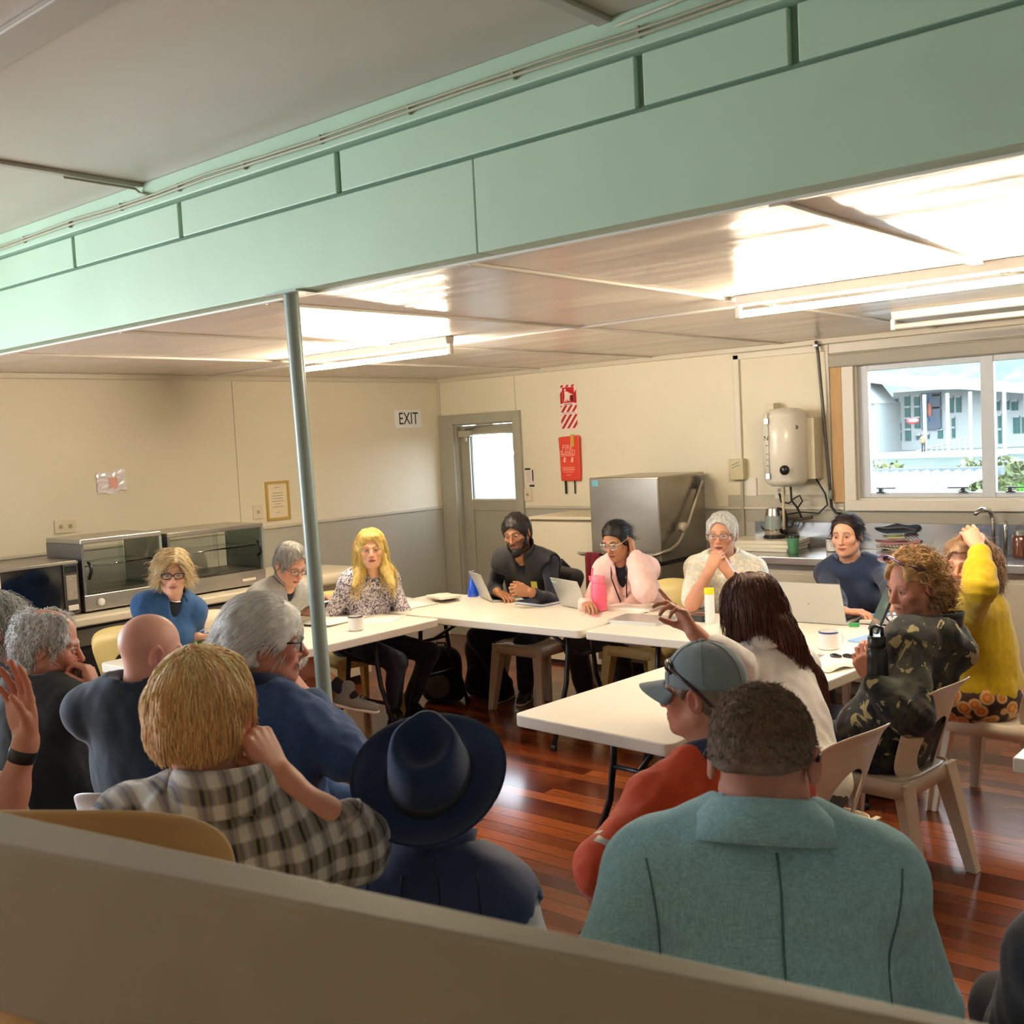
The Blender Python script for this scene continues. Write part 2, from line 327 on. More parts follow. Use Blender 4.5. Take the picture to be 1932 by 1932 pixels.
# ---------------------------------------------------------------- outside the window
def E(x, z, k=4): return (x*k, 1.804+(z-1.804)*k)
EY = 96
outw = M('grey_weatherboard', '#7c8080', .7); roofw = M('pale_metal_roof', '#868a8b', .6); pane = M('far_window_pane', '#2a4a47', .5, spec=.1); shade = M('far_blue_grey_wall', '#33404f', .7)  # weatherboard is one even mid-grey
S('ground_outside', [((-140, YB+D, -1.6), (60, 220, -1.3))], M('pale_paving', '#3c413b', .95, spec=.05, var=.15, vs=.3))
bl = thing('pavilion', 'long white pavilion with tall windows seen through the window', 'building', (0, EY, -1.3), 0)
def ob(name, x0, z0, x1, z1, y0, y1, mat, par=bl):
    X0, Z0 = E(x0, z0); X1, Z1 = E(x1, z1); return MB().box((X0, y0, Z0+1.3), (X1, y1, Z1+1.3)).build(name, mat, par)
ob('wall', -9.0, 1.05, -4.5, 2.42, 0, 8, outw); ob('gable_wall', -9.47, 1.03, -8.84, 2.2, -6, 0, outw)
def opoly(name, pts, y0, y1, mat):
    q = [(E(*p)[0], E(*p)[1]+1.3) for p in pts]; return MB().prism(q, y0, y1, 'y').build(name, mat, bl)
opoly('roof', [(-9.6, 2.92), (-9.33, 2.85), (-8.34, 2.74), (-7.17, 2.54), (-4.3, 2.1), (-4.3, 1.98), (-7.17, 2.37), (-7.8, 2.4), (-9.27, 2.68)], -5, 9, roofw)
opoly('gable_roof', [(-9.65, 2.75), (-9.2, 2.68), (-8.82, 2.18), (-9.65, 2.18)], -8, -1, roofw)
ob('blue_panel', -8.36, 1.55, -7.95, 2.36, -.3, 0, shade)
mu = MB(); X, Z = E(-8.2, 2.0)
mu.prism([(X+1.0*math.cos(t)*.55, Z+1.3+1.05*math.sin(t)) for t in np.linspace(1.7, 4.6, 12)]+[(X+.15+.8*math.cos(t)*.4, Z+1.3+.9*math.sin(t)) for t in np.linspace(4.6, 1.7, 12)], -.5, -.3, 'y').build('blue_crescent', M('mural_blue', '#123a78', .6), bl)
mu = MB(); mu.sphere((X+.12, -.4, Z+1.25), (.2, .06, .62), 12, 8); mu.build('orange_figure', M('mural_orange', '#803a28', .6), bl, True)
mu = MB(); X, Z = E(-8.09, 1.765); mu.sphere((X, -5.5, Z+1.3), (.55, .1, .27), 16, 8); mu.build('red_sign', M('far_red_sign', '#8a1020', .6), bl, True)
mu = MB(); mu.sphere((X+.1, -5.6, Z+1.33), (.42, .1, .15), 16, 8); mu.build('sign_face', outw, bl, True)
for x, z0, z1, w in ((-8.93, 2.12, 2.3, .1), (-8.68, 1.33, 2.33, .12), (-8.47, 1.6, 2.31, .12), (-8.03, 1.75, 2.3, .16), (-7.74, 1.9, 2.24, .1), (-7.58, 1.9, 2.24, .1), (-7.98, 1.36, 1.55, .1), (-7.7, 1.36, 1.8, .06), (-8.85, 1.33, 1.75, .04), (-8.45, 1.35, 1.45, .1), (-8.28, 1.36, 1.46, .12), (-6.8, 1.9, 2.1, .12), (-6.62, 1.9, 2.1, .12), (-6.45, 1.88, 2.08, .12), (-6.75, 1.2, 1.8, .06), (-6.42, 1.4, 1.75, .12), (-6.25, 1.4, 1.75, .12), (-6.0, 1.4, 2.05, .12), (-5.7, 1.4, 2.05, .12)):
    wf = ob('window', x-w/2, z0, x+w/2, z1, -.15, 0, pane)
    n = max(1, round((z1-z0)/.25))
    mbm = MB()
    for i in range(1, n+1):
        X0, Z0 = E(x-w/2-.01, z0+(z1-z0)*i/n-.02); X1, Z1 = E(x+w/2+.01, z0+(z1-z0)*i/n+.02); mbm.box((X0, -.3, Z0+1.3), (X1, -.16, Z1+1.3))
    mbm.build('glazing_bars', outw, wf)
for x in (-9.25, -9.1):
    for z in (1.97, 1.72, 1.5): ob('gable_window', x-.035, z-.09, x+.035, z+.09, -6.2, -6, pane)
for x in (-7.87, -7.4, -6.95, -6.66, -6.3, -5.9): ob('veranda_post', x-.03, .95, x+.03, 2.3, -5.2, -5, outw)
mb = MB(); r0, r1 = E(-8.25, 1.05), E(-6.9, 1.38)
for i in range(13):
    t = i/12; x = r0[0]+(r1[0]-r0[0])*t; z = r0[1]+(r1[1]-r0[1])*t; mb.box((x-.05, -7.2, .1), (x+.05, -7.1, z+1.3))
mb.tube([(r0[0], -7.15, r0[1]+1.3), (r1[0], -7.15, r1[1]+1.3)], .07, 6); mb.build('ramp_railing', M('pale_rail', '#6c7072', .6), bl)
ob('deck', -9.0, .9, -4.5, 1.12, -7, 0, M('pale_deck', '#747874', .9, spec=.1))
for x0, x1, lb in ((-9.4, -9.25, 'pale blue bench outside left of the orange-topped figure'), (-9.0, -8.85, 'pale blue bench outside right of the orange-topped figure')):
    X0 = E(x0, 0)[0]; X1 = E(x1, 0)[0]; b_ = tag(MB().box((X0, EY-8.6, -1.3), (X1, EY-8, -.75)).build('bench', M('pale_blue_bench', '#486878', .6)), lb, 'bench')
def far_person(x, y, z, top, leg, label, h=1.5):
    t = thing('person', label, 'person', (x, y, z))
    MB().tube([(0, 0, h*.48), (.02, 0, h*.62), (0, 0, h*.8), (0, 0, h*.84)], [.13, .14, .17, .06], 10).build('top', top, t, True)
    mb = MB()
    for s_ in (-1, 1): mb.tube([(s_*.09, 0, 0), (s_*.1, .05, h*.26), (s_*.08, 0, h*.5)], [.05, .06, .085], 8)
    mb.build('trousers', leg, t, True)
    mb = MB(); mb.tube([(0, 0, h*.82), (0, 0, h*.88)], .05, 8); mb.sphere((0, 0, h*.93), (.085, .1, .115))
    for s_ in (-1, 1): mb.tube([(s_*.18, 0, h*.78), (s_*.22, -.05, h*.62), (s_*.2, -.14, h*.5)], [.05, .04, .03], 8)
    mb.build('body', M('far_skin', '#6a4838', .6), t, True)
    mb = MB(); mb.sphere((0, .02, h*.955), (.09, .1, .1)); mb.build('hair', M('far_hair', '#4a3a30', .8), t, True)
x, z = E(-9.08, 1.07); far_person(x, EY-9.2, -1.3, M('orange_hi_vis', '#a06010', .7), M('far_navy', '#0c1428', .8), 'distant person in an orange top outside by the pale blue benches', 1.55)
x, z = E(-7.56, 1.26); far_person(x, EY-9.2, -.86, M('far_tan_top', '#8a6a3a', .7), M('far_dark_shorts', '#0a0a12', .8), 'distant person in a tan top and dark shorts on the ramp outside', 1.5)
MB().box((x-6, EY-10, -1.3), (x+6, EY-7.9, -.865)).build('trim_ramp', M('pale_deck'), kind='structure')
# hill
mb = MB(); N, K = 60, 14
for i in range(N):
    for j in range(K):
        x = -150+i*3.6; zz = -1.3+j*2.6; mb.v.append((x, 165+j*6+4*math.sin(i*1.3+j)*rnd.random(), zz+3*rnd.random()))
mb.f = [(i*K+j, (i+1)*K+j, (i+1)*K+j+1, i*K+j+1) for i in range(N-1) for j in range(K-1)]; mb.m = [0]*len(mb.f)
hm = M('hazy_bush_hillside', '#3b5040', .9, var=.5, vs=.28)
mb.build('hillside', hm, kind='structure', smooth=True)
def bush(label, c, r, n, h1, ls=.12):
    m = M('foliage_'+h1, '#'+h1, .7, var=.4, vs=2.5); mb = MB()
    for i in range(n):
        a = rnd.uniform(0, 2*PI); b_ = math.acos(rnd.uniform(-.2, 1)); q = Vector((r[0]*math.sin(b_)*math.cos(a), r[1]*math.sin(b_)*math.sin(a), r[2]*math.cos(b_)))*rnd.uniform(.75, 1.05)
        u = Vector((rnd.uniform(-1, 1), rnd.uniform(-1, 1), rnd.uniform(-1, 1))).normalized()*ls; w = u.cross(Vector((rnd.uniform(-1, 1), rnd.uniform(-1, 1), rnd.uniform(-1, 1)))).normalized()*ls*.5
        mb.quad(q-u, q+w, q+u, q-w)
    t = thing('bush', label, 'bush', c); mb.build('foliage', m, t); MB().sphere((0, 0, 0), [x*.8 for x in r], 16, 10).build('inner_mass', m, t, True); return t
bush('olive bush outside at the left end of the hedge', (-10.9, 28, -.4), (1.0, .8, 1.12), 900, '4a5028')
bush('pale scrubby bush outside in the middle of the hedge', (-9.2, 30, -.4), (.7, .6, 1.05), 600, '5a5f40')
bush('low brown-green bush outside towards the window mullion', (-7.75, 28, -.3), (1.0, .6, 1.0), 700, '464c26')
bush('fresh green bush outside right beside the window mullion', (-2.2, 11.2, .5), (.95, .7, .95), 1500, '3a7018', .07)
mb = MB(); n = 44
for i in range(n+1):
    x = -5.6+2.35*i/n; k = .04*(i % 2)
    mb.v += [(x, 9.0, 1.03+k), (x+.02, 11.4, 1.235+k)]
mb.f = [(2*i, 2*i+2, 2*i+3, 2*i+1) for i in range(n)]; mb.m = [0]*n
sh = thing('garden_shed', 'low shed with pale corrugated roof just outside the window', 'shed', (0, 0, -1.3)); 
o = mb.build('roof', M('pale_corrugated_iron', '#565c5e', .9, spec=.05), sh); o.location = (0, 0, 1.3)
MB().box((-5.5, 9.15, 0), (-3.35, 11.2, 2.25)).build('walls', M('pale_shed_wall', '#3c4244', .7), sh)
MB().box((-5.6, 11.38, 2.5), (-3.2, 11.5, 2.585)).build('ridge_cap', M('pale_corrugated_iron'), sh)
# ---------------------------------------------------------------- folding tables
tabm = M('white_table_plastic', '#e9e1d2', .42, var=.02, vs=4, bump=.03, bs=200); legm = M('black_steel_leg', '#15161a', .4)
def folding_table(label, cx, cy, rz, L, W, ztop=.74, legs=(1, 1)):
    t = thing('folding_table', label, 'table', (cx, cy, 0), rz, 'white folding tables in a U')
    MB().prism(rrect(-L/2, -W/2, L/2, W/2, .035), ztop-.048, ztop, 'z').build('tabletop', tabm, t, bevel=.006)
    for s_, on in ((-1, legs[0]), (1, legs[1])):
        if not on: continue
        x = s_*(L/2-.30)
        for q in (-1, 1):
            MB().tube([(x, q*.11, ztop-.05), (x, q*.125, .52), (x, q*.15, .36), (x, q*.30, .012)], .0145, 10).build('leg', legm, t, True)
            MB().tube([(x, q*.30, .0), (x, q*.294, .03)], .019, 10).build('rubber_foot', M('black_rubber', '#0c0c0d', .7), t, True)
        MB().tube([(x, -.2, .26), (x, .2, .26)], .011, 8).build('crossbar', legm, t, True)
        MB().tube([(x, -.13, .50), (x, .13, .50)], .011, 8).build('crossbar', legm, t, True)
        MB().tube([(x, 0, .50), (x-s_*.36, 0, ztop-.052)], .011, 8).build('brace', legm, t, True)
    return t
folding_table('white folding table on the left, in front of the dark counter', -4.92, 3.725, PI/2, 1.79, .77)
folding_table('white folding table at the back, in front of the grey door', -4.417, 5.05, 0, 1.82, .78)
folding_table('white folding table at the back, below the steel dishwasher and bench', -2.575, 5.05, 0, 1.82, .78)
folding_table('white folding table on the right, bare near end towards the hat', -2.262, 3.83, math.radians(86), 1.5, .745)
# ---------------------------------------------------------------- plastic chairs
def plast(name, h): return M(name, h, .38, var=.05, vs=3, spec=.45)
chair_white = plast('chair_plastic_cream', '#e2d3ba'); chair_yel = plast('chair_plastic_yellowed', '#e3cf8a'); chair_pale = plast('chair_plastic_white', '#e9e9ea')
def chair_back_bm(hole=True):
    mb = MB(); N = 40; Mr = 7
    def surf(u, v):      # u -1..1 across, v 0..1 up
        w = .165+.055*v**1.3; y = -.195-.115*v-.04*max(0, v-.86)/.14*1.0; curve = .075*(u*u)*(1-.35*v)
        return (u*w, y+curve, .425+.40*v)
    def outer(t):
        c, s = math.cos(t), math.sin(t); n = 5.0
        k = (abs(c)**n+abs(s)**n)**(-1/n); u, v = c*k, s*k
        v2 = .5+.5*v
        if v > 0: v2 = .5+.5*v*(1-.12*u*u)
        return u, v2
    def inner(t):
        c, s = math.cos(t), math.sin(t)
        if hole: return .52*c*(1-.12*s), .335+.285*s
        return .02*c, .4+.02*s
    for j in range(Mr+1):
        for i in range(N):
            t = 2*PI*i/N; a = inner(t); b = outer(t); k = (j/Mr)
            mb.v.append(surf(a[0]+(b[0]-a[0])*k, a[1]+(b[1]-a[1])*k))
    mb.f = [(j*N+i, (j+1)*N+i, (j+1)*N+(i+1) % N, j*N+(i+1) % N) for j in range(Mr) for i in range(N)]
    if not hole: mb.f.append(tuple(range(N)))
    mb.m = [0]*len(mb.f)
    return mb
def chair_seat_bm():
    mb = MB(); n = 14
    for i in range(n+1):
        for j in range(n+1):
            u = -1+2*i/n; v = -1+2*j/n; r = 1-.10*(abs(u)**4)*(abs(v)**4)
            w = .205 if v > 0 else .205-.035*(v*v)
            z = .455-.016*(1-u*u)*(1-v*v)-(.045*max(0, (v-.75)/.25)**2)-(.02*max(0, (abs(u)-.8)/.2)**2)+.012*max(0, -v-.6)
            mb.v.append((u*w*r, .0+v*.215*r, z))
    mb.f = [(i*(n+1)+j, (i+1)*(n+1)+j, (i+1)*(n+1)+j+1, i*(n+1)+j+1) for i in range(n) for j in range(n)]; mb.m = [0]*len(mb.f)
    return mb
def chair_leg_bm(sx, sy):
    mb = MB(); top = Vector((sx*.175, sy*.175-.005, .445)); bot = Vector((sx*.222, .225 if sy > 0 else -.275, 0)); K = 5
    prof = [(-.5, 1), (.5, 1), (.5, .62), (.12, .62), (.12, -.9), (-.5, -.9)]
    vs = []
    for k in range(K+1):
        t = k/K; c = top.lerp(bot, t); w = .078*(1-.42*t)
        if sx < 0: pr = [(-a, b) for a, b in prof]
        else: pr = prof
        for a, b in pr: vs.append((c.x+a*w*1.0, c.y+b*sy*w*.5, c.z))
    n = len(prof)
    fs = [(k*n+i, k*n+(i+1) % n, (k+1)*n+(i+1) % n, (k+1)*n+i) for k in range(K) for i in range(n)]+[tuple(range(n)), tuple(K*n+i for i in range(n))]
    mb.add(vs, fs); return mb
def chair_skirt_bm():
    mb = MB(); p = rrect(-.198, -.205, .198, .213, .05, 6); q = [(x*.97, y*.97) for x, y in p]; n = len(p)
    mb.add([(x, y, .452) for x, y in p]+[(x*1.01, y*1.01, .405+.02*abs(math.sin(2*math.atan2(y, x)))*-1) for x, y in p], [(i, (i+1) % n, n+(i+1) % n, n+i) for i in range(n)])
    return mb
def make_chair(mat, hole=True, nm='plastic_chair'):
    t = thing(nm, 'chair', 'chair')
    o = chair_seat_bm().build('seat', mat, t, True); so = o.modifiers.new('shell', 'SOLIDIFY'); so.thickness = .006
    o = chair_skirt_bm().build('seat_apron', mat, t, True); so = o.modifiers.new('shell', 'SOLIDIFY'); so.thickness = .005
    o = chair_back_bm(hole).build('backrest', mat, t, True); so = o.modifiers.new('shell', 'SOLIDIFY'); so.thickness = .009; so.offset = 0
    ss = o.modifiers.new('smooth', 'SUBSURF'); ss.levels = 1; ss.render_levels = 1
    for sx in (-1, 1):
        for sy in (-1, 1): chair_leg_bm(sx, sy).build('leg', mat, t, bevel=.003)
    return t
PROTO = {}
def chair(label, x, y, face, mat=chair_white, hole=True, z=0, group='moulded plastic chairs'):
    k = (mat.name, hole)
    if k not in PROTO:
        t = make_chair(mat, hole); PROTO[k] = t; t.location = (x, y, z); t.rotation_euler = (0, 0, math.radians(face)); t['label'] = label; t['group'] = group; return t
    return dup(PROTO[k], (x, y, z), math.radians(face), label, group)
# ---------------------------------------------------------------- left counter and its appliances
blk = M('black_counter_front', '#1b1b1d', .45); lam = M('cream_laminate', '#e6dbc4', .4, var=.03)
t = thing('servery_counter', 'long dark-fronted counter with a cream top along the left wall', 'counter', (-6.52, 3.2, 0))
MB().box((-.44, -1.6, .02), (.42, 1.42, .82)).build('body', blk, t)
MB().box((-.455, -1.62, .82), (.47, 1.435, .872)).build('worktop', lam, t, bevel=.012, seg=3)
MB().box((.42, -1.6, .70), (.432, 1.42, .80)).build('front_rail', M('steel_edge', '#9a968c', .35, .7), t)
steel = M('brushed_steel', '#b5b2ab', .28, .85, var=.06, vs=5, streak=(1, 1, 12)); steeld = M('darker_steel', '#7d7d80', .35, .8); hg = M('showcase_glass_tint', '#9fb39c', .1)
blackp = M('black_plastic', '#111114', .3)
t = thing('microwave', 'black-fronted microwave oven on the counter at the far left', 'microwave', (-6.42, 2.95, .873))
mb = MB(); mb.box((-.21, -.30, .012), (.205, .27, .335)); mb.build('case', M('microwave_case', '#8d8478', .35, .5), t, bevel=.006)
MB().box((.205, -.30, .02), (.222, .165, .318)).build('door', M('microwave_black_glass', '#0b0b0f', .08, coat=.6), t, bevel=.003)
MB().box((.205, .172, .02), (.222, .268, .318)).build('control_panel', M('microwave_panel', '#403c38', .4), t, bevel=.003)
MB().box((.2225, .182, .265), (.224, .258, .305)).build('display', M('microwave_display', '#0a0a16', .1), t)
MB().box((.2225, .188, .10), (.224, .254, .25)).build('keypad', M('microwave_keys', '#a29a90', .5, var=.3, vs=40, streak=(1, 1, 3)), t)
MB().box((.2225, .188, .035), (.229, .254, .068)).build('open_button', M('microwave_button', '#e2ddd2', .4), t, bevel=.003)
MB().box((.2225, -.30, .225), (.2235, -.20, .305)).build('sticker', M('microwave_sticker', '#e8ddd8', .5), t)
MB().box((-.21, -.30, .318), (.224, .27, .33)).build('trim_strip', steel, t)
for yy in (-.26, .23): MB().box((.12, yy-.015, 0), (.16, yy+.015, .014)).build('foot', blackp, t)
def hot_case(label, y0, y1, h, ctrl, group='glass food warmers'):
    W = y1-y0; t = thing('food_warmer', label, 'food warmer', (-6.42, (y0+y1)/2, .873), 0, group); w = W/2
    body = steel
    MB().box((-.22, -w, .012), (.215, w, .11)).build('base', body, t, bevel=.004)
    MB().box((-.22, -w, h-.03), (.215, w, h)).build('roof', body, t, bevel=.004)
    for s_, nm in ((-1, 'side_panel'), (1, 'side_panel')):
        a, b = (-w, -w+.018) if s_ < 0 else (w-.018, w); MB().box((-.22, a, .11), (.215, b, h-.03)).build(nm, steeld if s_ < 0 else M('inner_steel', '#a9b5b0', .3, .7), t)
    MB().box((-.215, -w+.018, .11), (-.208, w-.018, h-.03)).build('back_glass', glass, t)
    for k in range(2):
        a = -w+.018 if k == 0 else -.012; b = .012 if k == 0 else w-.018
        d = MB().box((.19-.012*k, a, .115), (.196-.012*k, b, h-.033)).build('sliding_door', glass, t)
        yy = a+.03 if k == 0 else b-.03
        MB().tube([(.20, yy, .21), (.228, yy+(.008 if k else -.008), .23), (.232, yy, .26), (.228, yy, .29), (.20, yy, .31)], .010, 8).build('door_handle', blackp, d, True)
    mb = MB(); mb.box((-.19, -w+.02, .28), (.15, w-.02, .284)); sh = mb.build('glass_shelf', M('shelf_glass', '#c6d6cc', .1, alpha=.45), t)
    MB().tube([(.15, -w+.02, .282), (.15, w-.02, .282)], .005, 6).build('shelf_edge', M('chrome', '#d8d8d8', .12, 1), t, True)
    mb = MB(); mb.box((-.19, -w+.03, .111), (.17, w-.03, .125)); tr = mb.build('slotted_tray', M('tray_steel', '#6d655a', .4, .7), t)
    nsl = 5
    for i in range(nsl):
        c = -w+.06+(W-.12)*(i+.5)/nsl; MB().box((.02, c-.045, .1255), (.05, c+.045, .1262)).build('slot', blackp, tr)
    if ctrl: MB().lathe([(.024, 0), (.024, .012), (.018, .02)], 18, (.216, -w+.10, .06), Matrix.Rotation(PI/2, 3, 'Y')).build('dial', M('white_dial', '#f0ece4', .35), t, True)
    MB().box((.2155, w-.20, .045), (.217, w-.09, .062)).build('rating_label', M('label_cream', '#efe6cf', .5), t)
    for yy in (-w+.04, w-.04): MB().box((.1, yy-.02, 0), (.16, yy+.02, .013)).build('foot', blackp, t)
    return t
hot_case('smaller glass food warmer with a white dial, beside the microwave', 3.25, 3.80, .455, True)
hot_case('larger glass food warmer behind the denim-jacket person', 3.84, 4.60, .435, False)
t = thing('white_bench_unit', 'white rolled-edge bench unit behind the blonde person in patterned top', 'cabinet', (-6.52, 5.06, 0))
MB().box((-.42, -.415, .08), (.40, .40, .80)).build('body', M('bench_unit_white', '#ddd3bf', .4), t, bevel=.006)
MB().box((-.45, -.43, .80), (.47, .42, .895)).build('worktop', lam, t, bevel=.035, seg=4)
MB().box((-.40, -.40, 0), (.34, .38, .08)).build('plinth', blk, t)
t = tag(MB().box((-6.45, 4.85, .896), (-6.2, 5.02, .912)).build('black_folder', M('matt_black', '#19191b', .5), bevel=.004), 'flat black folder lying on the white bench unit', 'folder')
# ---------------------------------------------------------------- dishwasher, white cabinet, kitchen bench
t = thing('dishwasher', 'large stainless hood dishwasher with a pull bar against the back wall', 'dishwasher', (-4.475, 6.88, 0))
dst = M('dull_stainless', '#a8a196', .27, .85, var=.12, vs=3, streak=(1, 1, 3), bump=.05, bs=4)
MB().box((-.31, -.33, .86), (.305, .33, 1.485)).build('hood', dst, t, bevel=.012, seg=3)
MB().box((-.30, -.32, .10), (.295, .33, .835)).build('body', dst, t, bevel=.006)
MB().box((-.305, -.325, .835), (.30, .325, .86)).build('gasket', blackp, t)
for sx in (-.27, .27):
    for sy in (-.28, .28): MB().tube([(sx, sy, 0), (sx, sy, .1)], .02, 10).build('foot', steeld, t, True)
barm = M('handle_bar_steel', '#cfcac2', .22, .95)
MB().tube([(.34, .22, 1.42), (.36, -.05, 1.10), (.37, -.20, .99), (.36, -.28, .955), (.30, -.40, .925), (.15, -.44, .92), (-.33, -.44, .92), (-.38, -.40, .92)], .014, 12).build('pull_bar', barm, t, True)
MB().lathe([(.0, -.02), (.035, -.02), (.035, .025), (.0, .025)], 20, (.355, -.10, 1.10), Matrix.Rotation(PI/2, 3, 'Y'), False).build('pivot_boss', M('boss_plastic', '#cfc4ae', .5), t, True)
MB().box((.306, .2, 1.36), (.345, .26, 1.46)).build('hinge_bracket', steeld, t)
MB().box((-.28, -.3312, 1.42), (-.225, -.3302, 1.465)).build('blue_sticker', M('sticker_blue', '#66aebf', .5), t)
t = thing('white_cupboard', 'tall narrow white cupboard left of the steel dishwasher', 'cupboard', (-5.12, 6.92, 0))
cupw = M('cupboard_white', '#ddd2ba', .4)
MB().box((-.33, -.26, .03), (.30, .30, 1.14)).build('body', cupw, t, bevel=.004); MB().box((-.345, -.275, 1.155), (.315, .31, 1.18)).build('top', cupw, t, bevel=.004); MB().box((-.335, -.265, 1.14), (.305, .305, 1.155)).build('top_gap', M('gap_brown', '#6f6248', .7), t)
MB().box((-.325, -.268, .42), (.295, -.261, .425)).build('drawer_gap', M('gap_brown'), t); MB().box((-.31, -.24, 0), (.28, .28, .03)).build('plinth', blk, t)
t = thing('kitchen_bench', 'grey cupboard bench with steel top and sink under the window', 'kitchen bench', (-1.6, 6.95, 0))
MB().box((-2.1, -.22, .10), (3.0, .28, .865)).build('carcass', M('bench_cupboard_paint', '#c3bcae', .4, var=.03), t)
MB().box((-2.1, -.18, 0.001), (3.0, .28, .10)).build('toe_kick', M('toe_grey', '#77736a', .6), t)
MB().box((-2.13, -.29, .865), (3.03, .29, .92)).build('steel_top', M('bench_top_steel', '#b9b6b4', .22, .9, var=.05, bump=.05, bs=6), t, bevel=.006)
for i, (a, b) in enumerate(((-2.06, -1.92), (-1.86, -1.25), (-1.2, -.6), (-.55, .05), (.1, .7), (.75, 1.35))): MB().box((a, -.236, .14), (b, -.222, .80)).build('cupboard_door', M('bench_cupboard_paint'), t, bevel=.004)
mb = MB(); mb.box((-.55, -.16, .9205), (.05, .2, .9215)); mb.build('sink_bowl', steeld, t)
chrome = M('chrome', '#d8d8d8', .12, 1)
MB().tube([(-.47, .22, .92), (-.47, .22, 1.14), (-.485, .20, 1.20), (-.51, .12, 1.215), (-.53, .06, 1.19)], .014, 12).build('tap_spout', chrome, t, True)
MB().tube([(-.40, .22, .92), (-.395, .22, 1.06), (-.39, .2, 1.13)], .012, 10).build('tap_lever', chrome, t, True)
MB().lathe([(.03, 0), (.035, .02), (.02, .05)], 16, (-.32, .2, .98)).build('tap_base', chrome, t, True)
# white-topped counter edge at the right
t = thing('near_counter', 'grey-sided counter with a white top at the right edge', 'counter', (0, 0, 0))
MB().box((-.77, 2.99, 0.001), (.9, 3.55, .86)).build('cabinet', M('near_counter_grey', '#8d9097', .45), t, bevel=.003); MB().box((-.815, 2.95, .86), (.95, 3.6, .90)).build('worktop', M('near_counter_white', '#ece6da', .35), t, bevel=.004)
# ---------------------------------------------------------------- things on the walls
def wallthing(nm, lb, cat, loc, rz=0, group=None): return thing(nm, lb, cat, loc, rz, group)
ink = M('sign_black', '#121212', .5); sgw = M('sign_white', '#ececea', .45)
RL = (PI/2, 0, PI/2)          # text facing +X on the left wall
t = wallthing('exit_sign', 'white EXIT sign with black letters on the left wall by the door', 'sign', (XL, 6.84, 2.036))
MB().box((.0005, -.165, -.082), (.012, .165, .082)).build('plate', sgw, t, bevel=.002)
text('lettering', 'EXIT', .155, ink, t, (.0125, 0, -.002), RL, .0008, sx=.78)
t = wallthing('fire_blanket_sign', 'red and white striped fire blanket sign high on the back wall', 'sign', (-5.472, YB, 2.052))
W2, H2 = .092, .19
MB().box((-W2, -.004, -H2), (W2, -.0005, H2)).build('plate', M('sign_pink_white', '#f0d8cf', .45), t)
red = M('sign_red', '#b3161f', .45); mb = MB()
def stripe(mb, x0, x1, z0, z1, n, w):
    sl = 1.25
    for i in range(-6, n+6):
        c = x0+(x1-x0)*i/n
        poly = [(c, z0), (c+w, z0), (c+w+(z1-z0)/sl, z1), (c+(z1-z0)/sl, z1)]
        out = []
        P = [(min(max(a, x0), x1), b) for a, b in poly]
        # clip against the left and right edges
        def clip(poly, xe, keep_gt):
            res = []
            for k in range(len(poly)):
                a, b = poly[k], poly[(k+1) % len(poly)]
                ina = a[0] >= xe if keep_gt else a[0] <= xe; inb = b[0] >= xe if keep_gt else b[0] <= xe
                if ina: res.append(a)
                if ina != inb:
                    q = (xe-a[0])/(b[0]-a[0]); res.append((xe, a[1]+(b[1]-a[1])*q))
            return res
        pl = clip(clip(poly, x0, True), x1, False) if True else P
        if len(pl) >= 3: mb.add([(a, -.0045, b) for a, b in pl], [tuple(range(len(pl)))])
stripe(mb, -.085, .085, .01-.19, -.062, 3, .028); stripe(mb, -.085, .085, -.042, .016, 3, .028); stripe(mb, -.085, .085, .167, .186, 3, .026)
stripe(mb, -.085, -.062, .03, .165, 2, .012); stripe(mb, .062, .085, .03, .165, 2, .012)
mb.build('red_stripes', red, t)
MB().box((-.06, -.0055, .035), (.062, -.0042, .165)).build('red_panel', M('sign_bright_red', '#c4101f', .4), t)
sw = M('sign_figure_white', '#f2ded2', .45); mb = MB()
mb.prism([(-.03+.009*math.cos(a), .145+.010*math.sin(a)) for a in np.linspace(0, 2*PI, 12)[:-1]], -.0064, -.0056, 'y')
mb.prism([(-.037, .132), (-.018, .132), (-.004, .128), (.024, .112), (.046, .104), (.046, .097), (.022, .102), (.012, .07), (.016, .05), (.002, .05), (-.004, .07), (-.014, .045), (-.022, .045), (-.02, .07), (-.036, .044), (-.045, .044), (-.036, .08)], -.0064, -.0056, 'y')
mb.build('person_symbol', sw, t)
MB().prism([(.026, .096), (.05, .096), (.054, .048), (.03, .048)], -.0066, -.0056, 'y').build('blanket_symbol', M('sign_dark_brown', '#38140f', .5), t)
mb = MB(); mb.box((-.05, -.0052, .021), (.045, -.0044, .026)); mb.box((-.07, -.0052, -.052), (.07, -.0044, -.049)); mb.build('small_print', ink, t)
t = wallthing('fire_blanket', 'red fire blanket pouch hanging below the striped sign', 'fire blanket', (-5.466, YB, 1.62))
rp = M('pouch_red_vinyl', '#e0432f', .35, bump=.05, bs=20); mb = MB()
sec = [(-.098, -.19), (.098, -.19), (.104, -.10), (.106, .1), (.108, .165), (.095, .19), (.02, .187), (-.095, .182), (-.11, .175), (-.102, .05)]
mb.prism(sec, -.038, -.001, 'y'); mb.build('pouch', rp, t, bevel=.008)
pk = M('pouch_print', '#f6b3a2', .5)
text('lettering', 'FIRE', .062, pk, t, (-.012, -.0395, .092), (PI/2, 0, 0), .0006); text('lettering', 'BLANKET', .05, pk, t, (-.008, -.0395, .050), (PI/2, 0, 0), .0006, sx=.76)
mb = MB()
